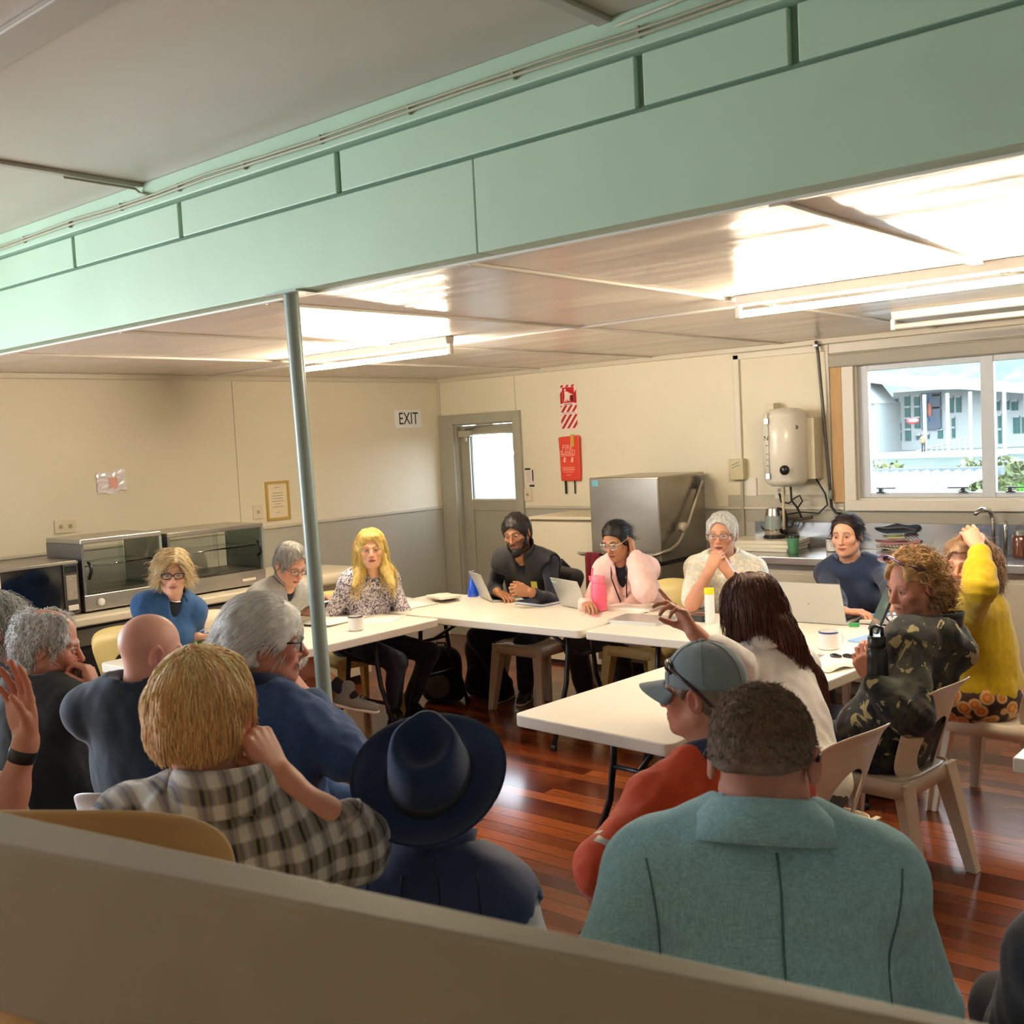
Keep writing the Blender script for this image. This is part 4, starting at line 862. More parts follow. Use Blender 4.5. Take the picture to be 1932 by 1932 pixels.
class Person:
    """seated figure; every length in metres, all geometry in the frame of the empty at (x, y, 0) turned by face"""
    def __init__(S, label, loc, face, head, hrot, seat=.455, s=1.0, hs=1.0, skin='#c9987c', shw=.185, feat=None, belly=0, bust=0, arms=None, legs=None, neckback=.0, lean=None, red=.25, hf=.0026, hip=.0, tw=0, drop=0, shmid=0, shrug=(0, 0), chestw=1.0, nb=None, nk=0.0):
        shw = shw*.86
        S.t = thing('person', label, 'person', (loc[0], loc[1], 0), math.radians(face)); S.face = math.radians(face); S.loc = np.array([loc[0], loc[1], 0.]); S.s = s; S.hs = hs
        S.skin = L3(skin); S.red = red; S.feat = feat or {}
        W = S.toL
        S.X = W(head); S.Rh = euler(hrot[0]-face, hrot[1], hrot[2]); X = S.X
        S.pel = np.array([0, hip, seat+.085]); S.nb = W(nb) if nb is not None else X+S.Rh@np.array([0, -.055-neckback, -.105])*hs*.5+np.array([0, -.028-neckback*.5, -.088*s+nk])   # base of the neck
        up = nrm(S.nb-S.pel); S.up = up; tw = math.radians(tw)
        side = np.array([math.cos(tw), math.sin(tw), 0]); side = nrm(side-(side@up)*up); fwd = np.cross(up, side); S.side = side; S.fwd = fwd; S.Rt = np.stack([side, fwd, up], 1)
        S.sh = {}; bp = []
        mid = S.nb-up*(.078+drop)*s+fwd*.005
        for k, sx, sg in (('R', 1, shrug[0]), ('L', -1, shrug[1])): S.sh[k] = mid+side*sx*shw*s+up*sg+fwd*.012
        Lt = np.linalg.norm(S.nb-S.pel); S.Lt = Lt; S.mid = mid
        cw = chestw
        S.torso = [ell(S.pel+up*.03, np.array((.175, .125, .125))*s, S.Rt, .08), ell(S.pel+up*Lt*.36+fwd*belly*.5, np.array((.150*cw+belly*.35, .112+belly*.7, .17))*s, S.Rt, .09),
                   ell(S.nb-up*Lt*.40, np.array((.158*cw, .112, .19))*s, S.Rt, .09), cap(mid+side*.10*s-up*.01, mid-side*.10*s-up*.01, .068*s, .068*s, .07)]
        for k, sx in (('R', 1), ('L', -1)):
            S.torso += [cap(S.nb+side*sx*.02*s+up*.02, S.sh[k]-up*.0, .042*s, .046*s, .05), ell(S.sh[k]-up*.010, np.array((.050, .054, .056))*s, S.Rt, .05)]
            if bust: S.torso.append(ell(S.nb-up*Lt*.43+fwd*(.085+bust*.4)+side*sx*.068*s, np.array((.062, .055+bust*.5, .065))*s, S.Rt, .05))
        S.torso.append(ell(S.nb-up*.075, np.array((.10, .080, .062))*s, S.Rt, .05))
        S.neck = [cap(S.nb-up*.03+fwd*.012, X+S.Rh@np.array([0, -.022, -.045])*hs, .060*s, .055*hs, .03), cap(S.nb+fwd*.03*s, X+S.Rh@np.array([0, .01, -.075])*hs, .045*s, .045*hs, .03)]
        S.arm = {}; S.hand = {}; S.hinfo = {}
        arms = arms or {}
        for k, sx in (('R', 1), ('L', -1)):
            a = arms.get(k); 
            if a is None: a = dict(w=None)
            wr = W(a['w']) if a.get('w') is not None else S.pel+np.array([sx*.12, .34, .10])
            pole = np.asarray(a.get('pole', (sx*.6, -.5, -.7)), float)
            if a.get('e') is not None:
                el = W(a['e']); 
            else: el, wr = ik(S.sh[k], wr, .295*s, .255*s, pole)
            S.arm[k] = (S.sh[k], el, wr)
            d = S.dirL(a['d']) if a.get('d') is not None else nrm(wr-el); n = S.dirL(a['n']) if a.get('n') is not None else np.array([0, 0, -1.])
            S.hand[k] = hand_prims(wr+nrm(d)*.012, d, n, sx, a.get('curl', .3), a.get('thumb', (.5, .3)), a.get('hs', s*1.0), a.get('spread', .06)) if a.get('on', True) else []
            S.hinfo[k] = (wr, nrm(d), n)
        S.leg = {}; legs = legs or {}
        for k, sx in (('R', 1), ('L', -1)):
            l = legs.get(k, {}); hp = S.pel+np.array([sx*.095*s, .02, -.01]); ft = W(l['f']) if 'f' in l else np.array([sx*.12, .43, .085])
            kn, an = ik(hp, ft, .43*s, .42*s, np.asarray(l.get('pole', (sx*.12, .6, 1.0)), float))
            S.leg[k] = (hp, kn, an, math.radians(l.get('toe', sx*-8)), l.get('tp', 0))
    def toL(S, p):
        d = np.asarray(p, float)-S.loc; c, s = math.cos(S.face), math.sin(S.face); return np.array([c*d[0]+s*d[1], -s*d[0]+c*d[1], d[2]])
    def dirL(S, p):
        d = np.asarray(p, float); c, s = math.cos(S.face), math.sin(S.face); return np.array([c*d[0]+s*d[1], -s*d[0]+c*d[1], d[2]])
    def arm_prims(S, k, g=0.0, frac=2.0):
        a, e, w = S.arm[k]; s = S.s; q = []
        f1 = min(frac, 1.0); q.append(cap(a, a+(e-a)*f1, .046*s+g, (.046-.007*f1)*s+g*1.05, .03))
        if frac > 1: f2 = frac-1; q.append(cap(e, e+(w-e)*f2, .041*s+g, (.041-.014*f2)*s+g, .02)); q.append(cap(e+(w-e)*.12, e+(w-e)*min(.42, f2), .041*s+g, .038*s+g, .03)) if f2 > .3 else None
        return q
    def body(S, hf=.0026, hc=.008, hh=.003, extra=None, brow='#5a4536', browh=1.0, lips='#a8615a', beard=None, eyes='#4a3b2c', gaze=(0, 0), legskin=(False, False), hidden=False, tone=None):
        hp, T = head_prims(S.X, S.Rh, S.hs, S.feat); S.T = T
        core = [ell(S.nb-S.up*S.Lt*.42, np.array((.13, .085, .17))*S.s, S.Rt, .08), ell(S.pel+S.up*.05, np.array((.14, .10, .11))*S.s, S.Rt, .08), cap(S.pel, S.nb-S.up*.1, .09, .09, .08)]
        for k in 'RL':
            core += [cap(S.nb-S.up*.05, S.sh[k], .035, .04, .04)]+S.arm_prims(k)+S.hand[k]
            hpv, kn, an = S.leg[k][:3]; core += [cap(hpv, kn, .07*S.s, .05*S.s, .04), cap(kn, an, .05*S.s, .034*S.s, .03)]
            calf = kn+(an-kn)*.3+np.array([0, -.012, 0]); core.append(ell(calf, np.array((.048, .05, .10))*S.s, None, .03))
        allp = core+S.neck+hp+(extra or [])
        parts = []
        zc = S.X-S.Rh@np.array([0, 0, .115])*S.hs
        hb = hp+S.neck
        v, f = surf(hb, hf); v = smooth_mesh(v, f, 1, .35)
        keepf = v[f].mean(1)@S.up > (S.nb@S.up)-.055; f = f[keepf]
        parts.append((v, f, S.head_col(v, brow, browh, lips, beard, tone)))
        v, f = surf(core+S.neck[:1], hc); c = v[f].mean(1); cut = np.zeros(len(f), bool)
        cut |= (c@S.up > (S.nb@S.up)+.0)&(np.linalg.norm(c-S.nb, axis=1) < .2)&(np.linalg.norm(c-S.X, axis=1) < .22)
        for k in 'RL':
            a, e, w = S.arm[k]; u = nrm(w-e); L = np.linalg.norm(w-e); hd = np.linalg.norm(c-(w+S.hinfo[k][1]*.08), axis=1) < .135
            near = (np.linalg.norm(np.cross(c-e, u), axis=1) < .085)&((c-e)@u > L*.62)&((c-e)@u < L*1.1); cut |= (near | (hd & ((c-e)@u > L*.6)))
        parts.append((v, f[~cut], np.tile(S.skin, (len(v), 1))))
        for k in 'RL':
            a, e, w = S.arm[k]; s = S.s
            fa = [cap(e, w, .041*s, .027*s, .02), cap(e+(w-e)*.12, e+(w-e)*.42, .041*s, .038*s, .03), cap(w-(w-e)*.05, w+S.hinfo[k][1]*.012, .027*s, .026*s, .02)]+S.hand[k]
            v, f = surf(fa, hh if S.hand[k] else .006); u = nrm(w-e); L = np.linalg.norm(w-e); c = v[f].mean(1); keep = (c-e)@u > L*.55
            hd = np.linalg.norm(c-(w+S.hinfo[k][1]*.08), axis=1) < .14
            col = np.tile(S.skin, (len(v), 1)); d_ = np.linalg.norm(v-w, axis=1); kk = np.clip((d_-.06)/.12, 0, 1)[:, None]; col = col*(1-kk*np.array([-.02, .10, .12])*S.red*2)
            parts.append((v, f[keep | hd], col))
        S.bodyobj = npmesh('body', parts, SKIN, S.t)
        if not hidden: S.eyes(eyes, gaze)
        return S.bodyobj
    def head_col(S, v, brow, browh, lips, beard, tone):
        q = ((v-S.X)@S.Rh)/S.hs; x, y, z = q[:, 0], q[:, 1], q[:, 2]; c = np.tile(S.skin, (len(v), 1)); w = S.feat.get('w', 1.0)
        def g(cx, cy, cz, r): return np.exp(-(((np.abs(x)-cx)**2+(y-cy)**2+(z-cz)**2)/r**2))
        rd = (g(.042, .065, -.028, .026)*.8+g(0, .11, -.03, .016)+g(.085*w, -.01, -.0, .03)*.8)[:, None]*S.red
        c = c*(1-rd*np.array([-.06, .45, .42]))
        c = c*(1+.05*wob(q*1.0, 90, .3)[:, None]*np.array([.4, 1, 1]))
        if lips:
            m = ((np.abs(z+.0635) < .010-.0075*np.clip(np.abs(x)/.024, 0, 1)**2)&(np.abs(x) < .024)&(y > .085)); c[m] = L3(lips)
            m2 = (np.abs(z+.063) < .0013)&(np.abs(x) < .022)&(y > .08); c[m2] = L3(lips)*.45
        if brow:
            arch = .0225+.006*browh-.9*(np.abs(x)-.030)**2*12; m = (np.abs(z-arch) < .0042*browh)&(np.abs(x) > .013)&(np.abs(x) < .049)&(y > .06)
            c[m] = L3(brow)*.75+c[m]*.25
        lash = ((np.abs(np.abs(x)-.031) < .0135)&(np.abs(z-.0085+((np.abs(x)-.031)**2)*25) < .0014)&(y > .08)); c[lash] = c[lash]*.25
        if beard is not None:
            bc, st = beard; line = (z < -.030-.35*np.clip(.075-y, 0, .1)+.012*np.clip((np.abs(x)-.03)/.03, 0, 1)); m = line&(y > -.01)&(z > -.135); m &= ~((np.abs(x) < .026)&(np.abs(z+.0635) < .010)&(y > .085)); m &= ~((z > -.047)&(np.abs(x) < .018))
            k = (st*(.75+.35*wob(q, 400, 1.0)))[:, None]; c = np.where(m[:, None], c*(1-k)+L3(bc)*k, c)
        if tone is not None: c = tone(q, c)
        return np.clip(c, .002, .95)
    def eyes(S, iris, gaze):
        parts = []
        for sx in (-1, 1):
            n, m = 20, 14; cc = np.array([sx*.031, .0765, .0028]); r = .0125; V = []; Cc = []
            gd = nrm(np.array([gaze[0], 1, gaze[1]])); u = nrm(np.cross(gd, [0, 0, 1])); w_ = np.cross(u, gd)
            for i in range(m+1):
                for j in range(n):
                    th = PI*(i/m)**1.3; a = 2*PI*j/n; p = cc+r*(gd*math.cos(th)+(u*math.cos(a)+w_*math.sin(a))*math.sin(th)); V.append(S.T(p))
                    Cc.append((.004, .004, .005) if th < .19 else (L3(iris) if th < .50 else (.62, .57, .53)))
            F = np.array([(i*n+j, i*n+(j+1) % n, (i+1)*n+(j+1) % n, (i+1)*n+j) for i in range(m) for j in range(n)])
            npmesh('eye', [(np.array(V), F, np.array(Cc))], EYEW, S.t)
    # clothing ----------------------------------------------------------------
    def top(S, name, mat, sleeve=1.9, g=.012, h=.009, fold=.004, fs=26, neckr=.066, necktop=.012, vneck=0, hem=.0, puff=0.0, extra=None, cutz=None, parent=None, noarm=False, ph=.5, drape=0, low=None, neckdrop=0, armhole=0):
        s = S.s; q = []
        for p in S.torso: t, a, b, r, k, sg = p; q.append((t, a, b, (r[0]+g, r[1]+g) if t == 'c' else r+g, k, sg))
        q.append(ell(S.pel+S.up*.01, np.array((.185, .135, .10))*s+g+hem, S.Rt, .06))
        if not noarm:
            for k in 'RL': q += S.arm_prims(k, g*.75+.003+puff*.7, sleeve if not isinstance(sleeve, dict) else sleeve[k])
        q += extra or []
        if low is not None: q.append(pln(S.pel+S.up*low, -S.up, .01))
        q.append(cap(S.nb-S.up*(.02+neckdrop), S.X-S.Rh@np.array([0, .0, .02]), neckr*s, neckr*s, .008, -1)); q.append(ell(S.nb+S.up*(necktop+.12)+S.fwd*.01, np.array((.125, .125, .12)), S.Rt, .012, -1))
        if armhole:
            for k in 'RL': q.append(cap(S.sh[k]+(S.sh[k]-S.nb)*.12+S.up*.02, S.arm[k][1], armhole*s, armhole*s, .012, -1))
        if vneck: q.append(cap(S.nb+S.fwd*.06, S.nb+S.fwd*.16-S.up*vneck, .035, .012, .01, -1))
        if cutz is not None: q += cutz
        ax = {k: S.arm[k] for k in 'RL'}
        def disp(P):
            d = fold*wob(P*np.array([1, 1, .55], f4), fs, ph)+fold*.7*np.abs(wob(P*np.array([1.2, 1.2, .6], f4), fs*1.7, ph+1))+fold*.3*wob(P, fs*3.6, ph+2)
            for k in 'RL':   # rings of creases round the inside of the elbows
                a, e, w = ax[k]; r = np.linalg.norm(P-e.astype(f4), axis=-1); m = np.exp(-(r/.085)**2); u = nrm(w-a).astype(f4); d = d+m*fold*.5*np.sin(((P-e.astype(f4))@u)*150+2*wob(P, 30, .4))
            return d.astype(f4)
        v, f = surf(q, h, disp if fold else None); v = smooth_mesh(v, f, 1, .4)
        return npmesh(name, [(v, f, None)], mat, parent or S.t)
    def trousers(S, mat, g=.010, h=.012, shorts=None, fold=.005, name='trousers'):
        s = S.s; q = [ell(S.pel+np.array([0, .0, .0]), np.array((.180, .145, .115))*s+g, None, .06)]
        for k in 'RL':
            hp, kn, an = S.leg[k][:3]; e = kn+(hp-kn)*shorts if shorts else kn; q.append(cap(hp, e, .085*s+g, .060*s+g+(.02 if shorts else 0), .06))
            if not shorts: q.append(cap(kn, an+nrm(kn-an)*.02, .058*s+g, .044*s+g*1.3, .03))
        v, f = surf(q, h, lambda P: (fold*wob(P, 30, .9)).astype(f4)); v = smooth_mesh(v, f, 1, .4); return npmesh(name, [(v, f, None)], mat, S.t)
    def shoes(S, mat, sole=None, h=.006, ks='RL'):
        for k in ks:
            an, ty, tp = S.leg[k][2], S.leg[k][3], S.leg[k][4]; c, s_ = math.cos(ty), math.sin(ty); R = np.array([[c, -s_, 0], [s_, c, 0], [0, 0, 1]])@np.array(Matrix.Rotation(tp, 3, 'X'))
            T = lambda p: an+R@np.array(p)
            q = [cap(T((0, -.035, -.045)), T((0, .05, -.050)), .040, .042, .03), cap(T((0, .05, -.055)), T((0, .155, -.060)), .042, .034, .03), cap(T((0, -.01, -.02)), T((0, -.01, .03)), .046, .044, .02), pln(T((0, 0, -.079)), R@np.array([0, 0, -1.]), .004)]
            v, f = surf(q, h); sh = npmesh('shoe', [(v, f, None)], mat, S.t)
            if sole:
                q = [cap(T((0, -.04, -.078)), T((0, .05, -.078)), .043, .043, .02), cap(T((0, .05, -.078)), T((0, .16, -.074)), .043, .036, .02), pln(T((0, 0, -.066)), R@np.array([0, 0, 1.]), .003), pln(T((0, 0, -.0845)), R@np.array([0, 0, -1.]), .003)]
                v, f = surf(q, h); npmesh('sole', [(v, f, None)], sole, sh)
    def collar(S, mat, r=.068, h=.035, gap=.25, fall=0, flare=.014, dip=.02, up=None, name='collar', th=.005, parent=None, off=(0, 0, 0), ry=None):
        u = nrm((S.X-S.nb)*.6+S.up*.1) if up is None else up
        v, f = ring_collar(S.nb+S.up*.010+S.Rt@np.array(off), u, S.fwd, r*S.s, h, flare, gap, fall, dip=dip, ry=ry*S.s if ry else None)
        return solidify(npmesh(name, [(v, f, None)], mat, parent or S.t), th)
    # hair --------------------------------------------------------------------
    def hair(S, col, t=.010, prims=None, cuts=None, hf=.004, n=1500, length=.05, rad=.0011, flow=None, curl=0, curlf=60, grav=.3, jit=.3, cvar=.22, rough=.003, rs=70, name='hair', base=True, lift=.001, seg=5, hl=(.080, .085), nape=-.060, side=-.02, w=None, keep=None, mat=None, fw=.066, fringe=False, drape=None):
        """cap over the skull, cut at hairline and nape, plus combed strands"""
        T, Rh, hs = S.T, S.Rh, S.hs; w = w or S.feat.get('w', 1.0); q = []
        if base:
            q.append(ell(T((0, -.014, .032)), np.array((.077*w+t, .098+t, .090+t))*hs, Rh, .02)); q.append(ell(T((0, -.045, -.02)), np.array((.066*w+t*.8, .060+t*.6, .055))*hs, Rh, .03))
            for sx in (-1, 1): q.append(ell(T((sx*.064*w, .012, -.005)), np.array((.012+t*.6, .028, .035))*hs, Rh, .02))
        q += [(a[0], T(a[1]), Rh@a[2] if a[0] == 'e' else T(a[2]), a[3]*hs if a[0] == 'e' else (a[3][0]*hs, a[3][1]*hs), a[4], a[5]) for a in (prims or [])]
        if base:
            q.append(ell(T((0, .105, hl[1]-.080)), np.array((fw, .085, .082))*hs, Rh, .008, -1)); q.append(pln(T((0, -.05, nape)), Rh@np.array([0, .25, -1.0]), .012))
            for sx in (-1, 1): q.append(ell(T((sx*.085*w, .0, -.02)), np.array((.03, .026, .042))*hs, Rh, .008, -1))
            for sx in (-1, 1): q.append(pln(T((0, .02, side)), Rh@np.array([0, .75, -.66]), .01)) if side is not None else None
        for a in (cuts or []):
            if a[0] == 'p': q.append(('p', T(a[1]), Rh@a[2], None, a[4], -1))
            else: q.append((a[0], T(a[1]), Rh@a[2] if a[0] == 'e' else T(a[2]), a[3]*hs if a[0] == 'e' else (a[3][0]*hs, a[3][1]*hs), a[4], -1))
        v, f = surf(q, hf, lambda P: (rough*wob(P, rs, .7)+rough*.5*wob(P, rs*2.3, 2)).astype(f4)); v = smooth_mesh(v, f, 1, .3); nn = vnormals(v, f)
        C = L3(col) if isinstance(col, str) else col
        def cfun(p): q_ = ((p-S.X)@Rh)/hs; return C(q_) if callable(C) else np.tile(C, (len(p), 1))
        cb = cfun(v)*(.82+.22*wob(v, 160, .2))[:, None]; parts = [(v, f, np.clip(cb, .003, .95))]
        if n:
            ql = ((v-S.X)@Rh)/hs; ok = np.ones(len(v), bool) if keep is None else keep(ql)
            if base and not fringe: ok &= ~((ql[:, 1] > .055)&(ql[:, 2] < hl[1]+.012))
            ok &= (nn@Rh)[:, 2] > -.75
            idx = NR.choice(np.nonzero(ok)[0], n); roots = v[idx]+NR.randn(n, 3)*.001; nr = nn[idx]
            cw = T((.0, -.055, .115)); gv = -(Rh@np.array([0, 0, 1.]))
            def fl(p, nv):
                if flow is not None: return np.stack([Rh@np.asarray(d_) for d_ in flow(((p-S.X)@Rh)/hs)])
                return (p-cw)/np.linalg.norm(p-cw, axis=1)[:, None]*.7+gv*.7
            co = None
            if drape is not None:
                rr_ = np.array((.077*w+drape, .098+drape, .090+drape))*hs; cc_ = T((0, -.014, .032))
                def co(p):
                    ql_ = (p-cc_)@Rh; k_ = np.linalg.norm(ql_/rr_, axis=1); o_ = k_ < 1; p = p.copy(); p[o_] = cc_+(ql_[o_]/k_[o_, None])@Rh.T; return p
            parts.append(strands(roots, nr, fl, length*hs, seg, rad, cfun(roots), curl, curlf, lift, grav, jit, cvar, coll=co))
        S.hairobj = npmesh(name, parts, mat or HAIR, S.t); return S.hairobj
    def glasses(S, mat, y=.103, w=.026, h=.017, rim=.0018, cx=.032, lens=None, z=.002, rimless=False, up=False, name='glasses', temple=None):
        T = S.T; mb = MB(); g = []
        for sx in (-1, 1):
            n = 28; ringp = [T((sx*cx+w*math.copysign(abs(math.cos(a))**.7, math.cos(a)), y-.010*abs(math.cos(a))*(1 if math.cos(a)*sx > 0 else .2), z+h*math.copysign(abs(math.sin(a))**.7, math.sin(a)))) for a in np.linspace(0, 2*PI, n+1)]
            mb.tube(ringp, rim, 6, False)
            mb.tube([T((sx*(cx+w), y-.010, z+h*.45)), T((sx*.079*S.feat.get('w', 1.0), .06, z+h*.5)), T((sx*.083*S.feat.get('w', 1.0), .0, z+.008)), T((sx*.083*S.feat.get('w', 1.0), -.03, z-.012))], temple or rim*1.1, 6)
            if lens:
                v = [T((sx*cx, y, z))]+ringp[:-1]; g.append((v, [(0, i+1, (i+1) % n+1) for i in range(n)]))
        mb.tube([T((-cx+w, y, z+h*.3)), T((0, y+.004, z+h*.5)), T((cx-w, y, z+h*.3))], rim, 6)
        o = mb.build(name, mat, S.t, True)
        for v, f in g: MB().add(v, f).build('lens', lens, o)
        return o
from mathutils.bvhtree import BVHTree
def project(o, pts, d, off=.0015):
    """lay points (in the parent's frame) onto mesh o along direction d"""
    me = o.data; bv = BVHTree.FromPolygons([v.co for v in me.vertices], [tuple(q.vertices) for q in me.polygons]); d = Vector(d).normalized(); out = []
    for q in pts:
        hit = bv.ray_cast(Vector(q)-d*1.0, d); out.append(tuple(hit[0]-d*off) if hit[0] is not None else tuple(q))
    return out
def fabric(name, h, var=.08, vs=30, bump=.25, bs=500, rough=.85, sheen=.2, weave=None):
    if name in MATS: return MATS[name]
    m = M(name, h, rough, sheen=sheen, spec=.25); b = NB(m); co = b.coord()
    n = b.noise(co, vs, 4); f = b.ramp(n, [(.3, (1-var,)*3+(1,)), (.7, (1+var,)*3+(1,))]); c = b.mix(1, lin(h), f, 'MULTIPLY')
    hgt = b.noise(co, bs, 2)
    if weave:
        w1 = b.noise(b.coord((weave*.08, weave, weave)), 1, 2); w2 = b.noise(b.coord((weave, weave, weave*.08)), 1, 2); ww = b.math('ADD', w1, w2)
        c = b.mix(1, c, b.ramp(b.math('MULTIPLY', ww, .5), [(.35, (.72, .74, .76, 1)), (.62, (1.22, 1.2, 1.18, 1))]), 'MULTIPLY')
    b.base(c); b.bump(hgt, bump, .004); return m
# ---------------------------------------------------------------- fabrics
def pat(name, rough=.85, sheen=.15):
    m = M(name, '#808080', rough, sheen=sheen, spec=.25); return m, NB(m)
def plaid_mat():
    m, b = pat('grey_plaid'); co = b.coord(); s = b.new('SeparateXYZ', {0: co})
    def band(o, f, ph=0): return b.ramp(b.math('MULTIPLY', b.math('ADD', b.math('SINE', b.math('ADD', b.math('MULTIPLY', o, f*1.4), ph)), 1.0), .5), [(.3, (0, 0, 0, 1)), (.62, (1, 1, 1, 1))])
    hx = band(b.math('ADD', s.outputs[0], b.math('MULTIPLY', s.outputs[1], .8)), 88); hz = band(b.math('ADD', s.outputs[2], b.math('MULTIPLY', s.outputs[1], -.25)), 88, 1.0)
    c = b.mix(.5, hx, hz); c = b.ramp(c, [(0, '#c3c2c6'), (.45, '#86838c'), (.8, '#55525c'), (1, '#38353e')])
    th = band(b.math('ADD', s.outputs[0], b.math('MULTIPLY', s.outputs[1], .8)), 264, .4); c = b.mix(b.math('MULTIPLY', th, .22), c, '#d8cf9e'); b.base(c); b.bump(b.noise(co, 400), .2, .003); return m
def camo_mat():
    m, b = pat('camouflage', .75); co = b.coord((1, 1, 1.25)); n1 = b.noise(co, 9, 3, .5, 1.2); n2 = b.noise(b.coord((1.3, 1, 1.2), (1, 2, .5)), 8, 3, .5, 1.6); n3 = b.noise(b.coord((1, 1.4, 1), (2, .4, 1)), 11, 3, .5, 1.4)
    f = lambda n, p: b.ramp(n, [(p, (0, 0, 0, 1)), (p+.012, (1, 1, 1, 1))])
    c = b.mix(f(n1, .50), '#1e2022', '#33352b'); c = b.mix(f(n2, .60), c, '#3a2f28'); c = b.mix(f(n3, .61), c, '#9a9068'); b.base(c); b.bump(b.noise(co, 300), .15, .003); return m
def floral_mat():
    m, b = pat('black_white_print', .7); co = b.coord(); n = b.noise(co, 42, 5, .65, 2.2); n2 = b.noise(co, 90, 3, .6, 1); c = b.ramp(b.mix(.35, n, n2), [(.40, '#23222c'), (.47, '#6d6674'), (.52, '#d8d0d6'), (.60, '#efe9ea')], 'LINEAR'); b.base(c); return m
def orange_floral():
    m, b = pat('brown_orange_print', .75); v = b.new('TexVoronoi', {'Vector': b.coord(), 'Scale': 18}); c = b.ramp(v.outputs[0], [(.15, '#e2a24a'), (.35, '#c9692e'), (.5, '#d9b77a'), (.62, '#3c2320'), (1, '#2a1a1c')]); b.base(c); return m
def teal_plaid():
    m, b = pat('dark_teal_check', .8); s = b.new('SeparateXYZ', {0: b.coord()}); k = b.ramp(b.math('SINE', b.math('MULTIPLY', b.math('ADD', s.outputs[1], s.outputs[2]), 210)), [(.75, '#1d2a31'), (.95, '#8fb0b2')]); k2 = b.ramp(b.noise(b.coord((1, 1, 1)), 60, 3), [(.35, '#1b262c'), (.7, '#46606a')]); b.base(b.mix(.5, k, k2)); return m
def light_print():
    m, b = pat('cream_print_shirt', .75); n = b.noise(b.coord(), 22, 3, .5, 1.5); b.base(b.ramp(n, [(.42, '#efe9dc'), (.5, '#e3d6b8'), (.56, '#c3d3d6'), (.62, '#eee8da')])); return m
def gingham():
    m, b = pat('white_check_collar'); s = b.new('SeparateXYZ', {0: b.coord()}); b.base(b.ramp(b.math('SINE', b.math('MULTIPLY', s.outputs[0], 700)), [(.4, '#f4f4f2'), (.6, '#8fa9b4')])); return m
PLAID, CAMO, FLORAL, OFLOR, TPLAID, LPRINT, GING = plaid_mat(), camo_mat(), floral_mat(), orange_floral(), teal_plaid(), light_print(), gingham()
denim = fabric('denim_jacket_blue', '#27507f', .16, 60, .35, 700, .8); fleece_g = fabric('grey_marl_fleece', '#a3a39f', .28, 190, .4, 500); navy_knit = fabric('navy_knit', '#1c2a45', .05, 30, .2, 600, .75); pink_knit = fabric('pale_pink_knit', '#eec9c2', .05, 20, .3, 400)
black_vest = fabric('black_softshell', '#25262a', .06, 30, .15, 500, .6); black_cloth = fabric('black_cotton', '#121623', .06); jeans = fabric('dark_jeans', '#1d2533', .15, 60); jeans_b = fabric('worn_dark_jeans', '#2c3241', .2, 40); charcoal = fabric('charcoal_trousers', '#3a3a3e', .08)
mustard = fabric('mustard_wool', '#c2a212', .10, 45, .5, 350); white_shirt = fabric('white_cotton', '#dcdad9', .03, 20, .15, 500, .8); tee_navy = fabric('charcoal_navy_tee', '#2c3645', .05, 30, .15, 600); teal_linen = fabric('teal_linen', '#92c0cc', .09, 60, .3, 900, .85, .2, weave=420)
fleece_b = fabric('blue_fleece', '#2f4a78', .10, 50, .4, 350); orange_vis = fabric('orange_work_shirt', '#c4431a', .06, 30, .15, 500, .75); navy_quilt = fabric('navy_quilted_vest', '#2d3a60', .06, 25, .15, 500, .6); grey_cap = fabric('grey_cap_cotton', '#7d8a8f', .06, 40, .25, 700); hat_felt = fabric('navy_hat_felt', '#1d3156', .08, 40, .35, 500, .9)
black_wool = fabric('black_wool', '#1d1f24', .06, 40, .3, 400); khaki = fabric('khaki_shorts', '#4a4238', .08); dark_navy = fabric('dark_navy_cotton', '#1b2136', .06)
shoe_blk = M('black_shoe', '#121215', .45); shoe_gry = fabric('grey_trainer_mesh', '#7d7a73', .12, 120, .5, 300); sole_w = M('white_sole', '#d6d2c8', .5); sock_w = fabric('white_sock', '#dfe0e6', .04); sock_b = fabric('black_sock', '#15161c', .05)
silver = M('silver', '#d8d6d0', .2, 1); gold_b = M('gold_button', '#e2c48a', .25, .9); lens_m = M('lens_clear', '#dfe6ea', .05, alpha=.18); dark_frame = M('dark_spectacle_frame', '#2a1418', .3); thin_frame = M('thin_steel_frame', '#6a6668', .25, .8); dark_lens = M('sunglass_lens', '#1a1420', .06, coat=.5)
_cam = SC.camera; _f = 2022.28
def ad(px, py, d):
    m = _cam.matrix_world; return np.array(m@Vector(((px-966)/_f*d, -(py-966)/_f*d, -d)))
def az(px, py, z):
    o = np.array([0, 0, 1.8041]); q = ad(px, py, 1.0)-o; return o+q*((z-o[2])/q[2])
def unit(v): return np.asarray(v, float)
RT, AW, UP = np.array([.762, .647, 0]), np.array([-.647, .762, 0]), np.array([0, 0, 1.])
def buttons(parent, T, pts, r, mat, nm='button'):
    for p in pts: MB().sphere(T(p), (r, r, r), 10, 6).build(nm, mat, parent, True)
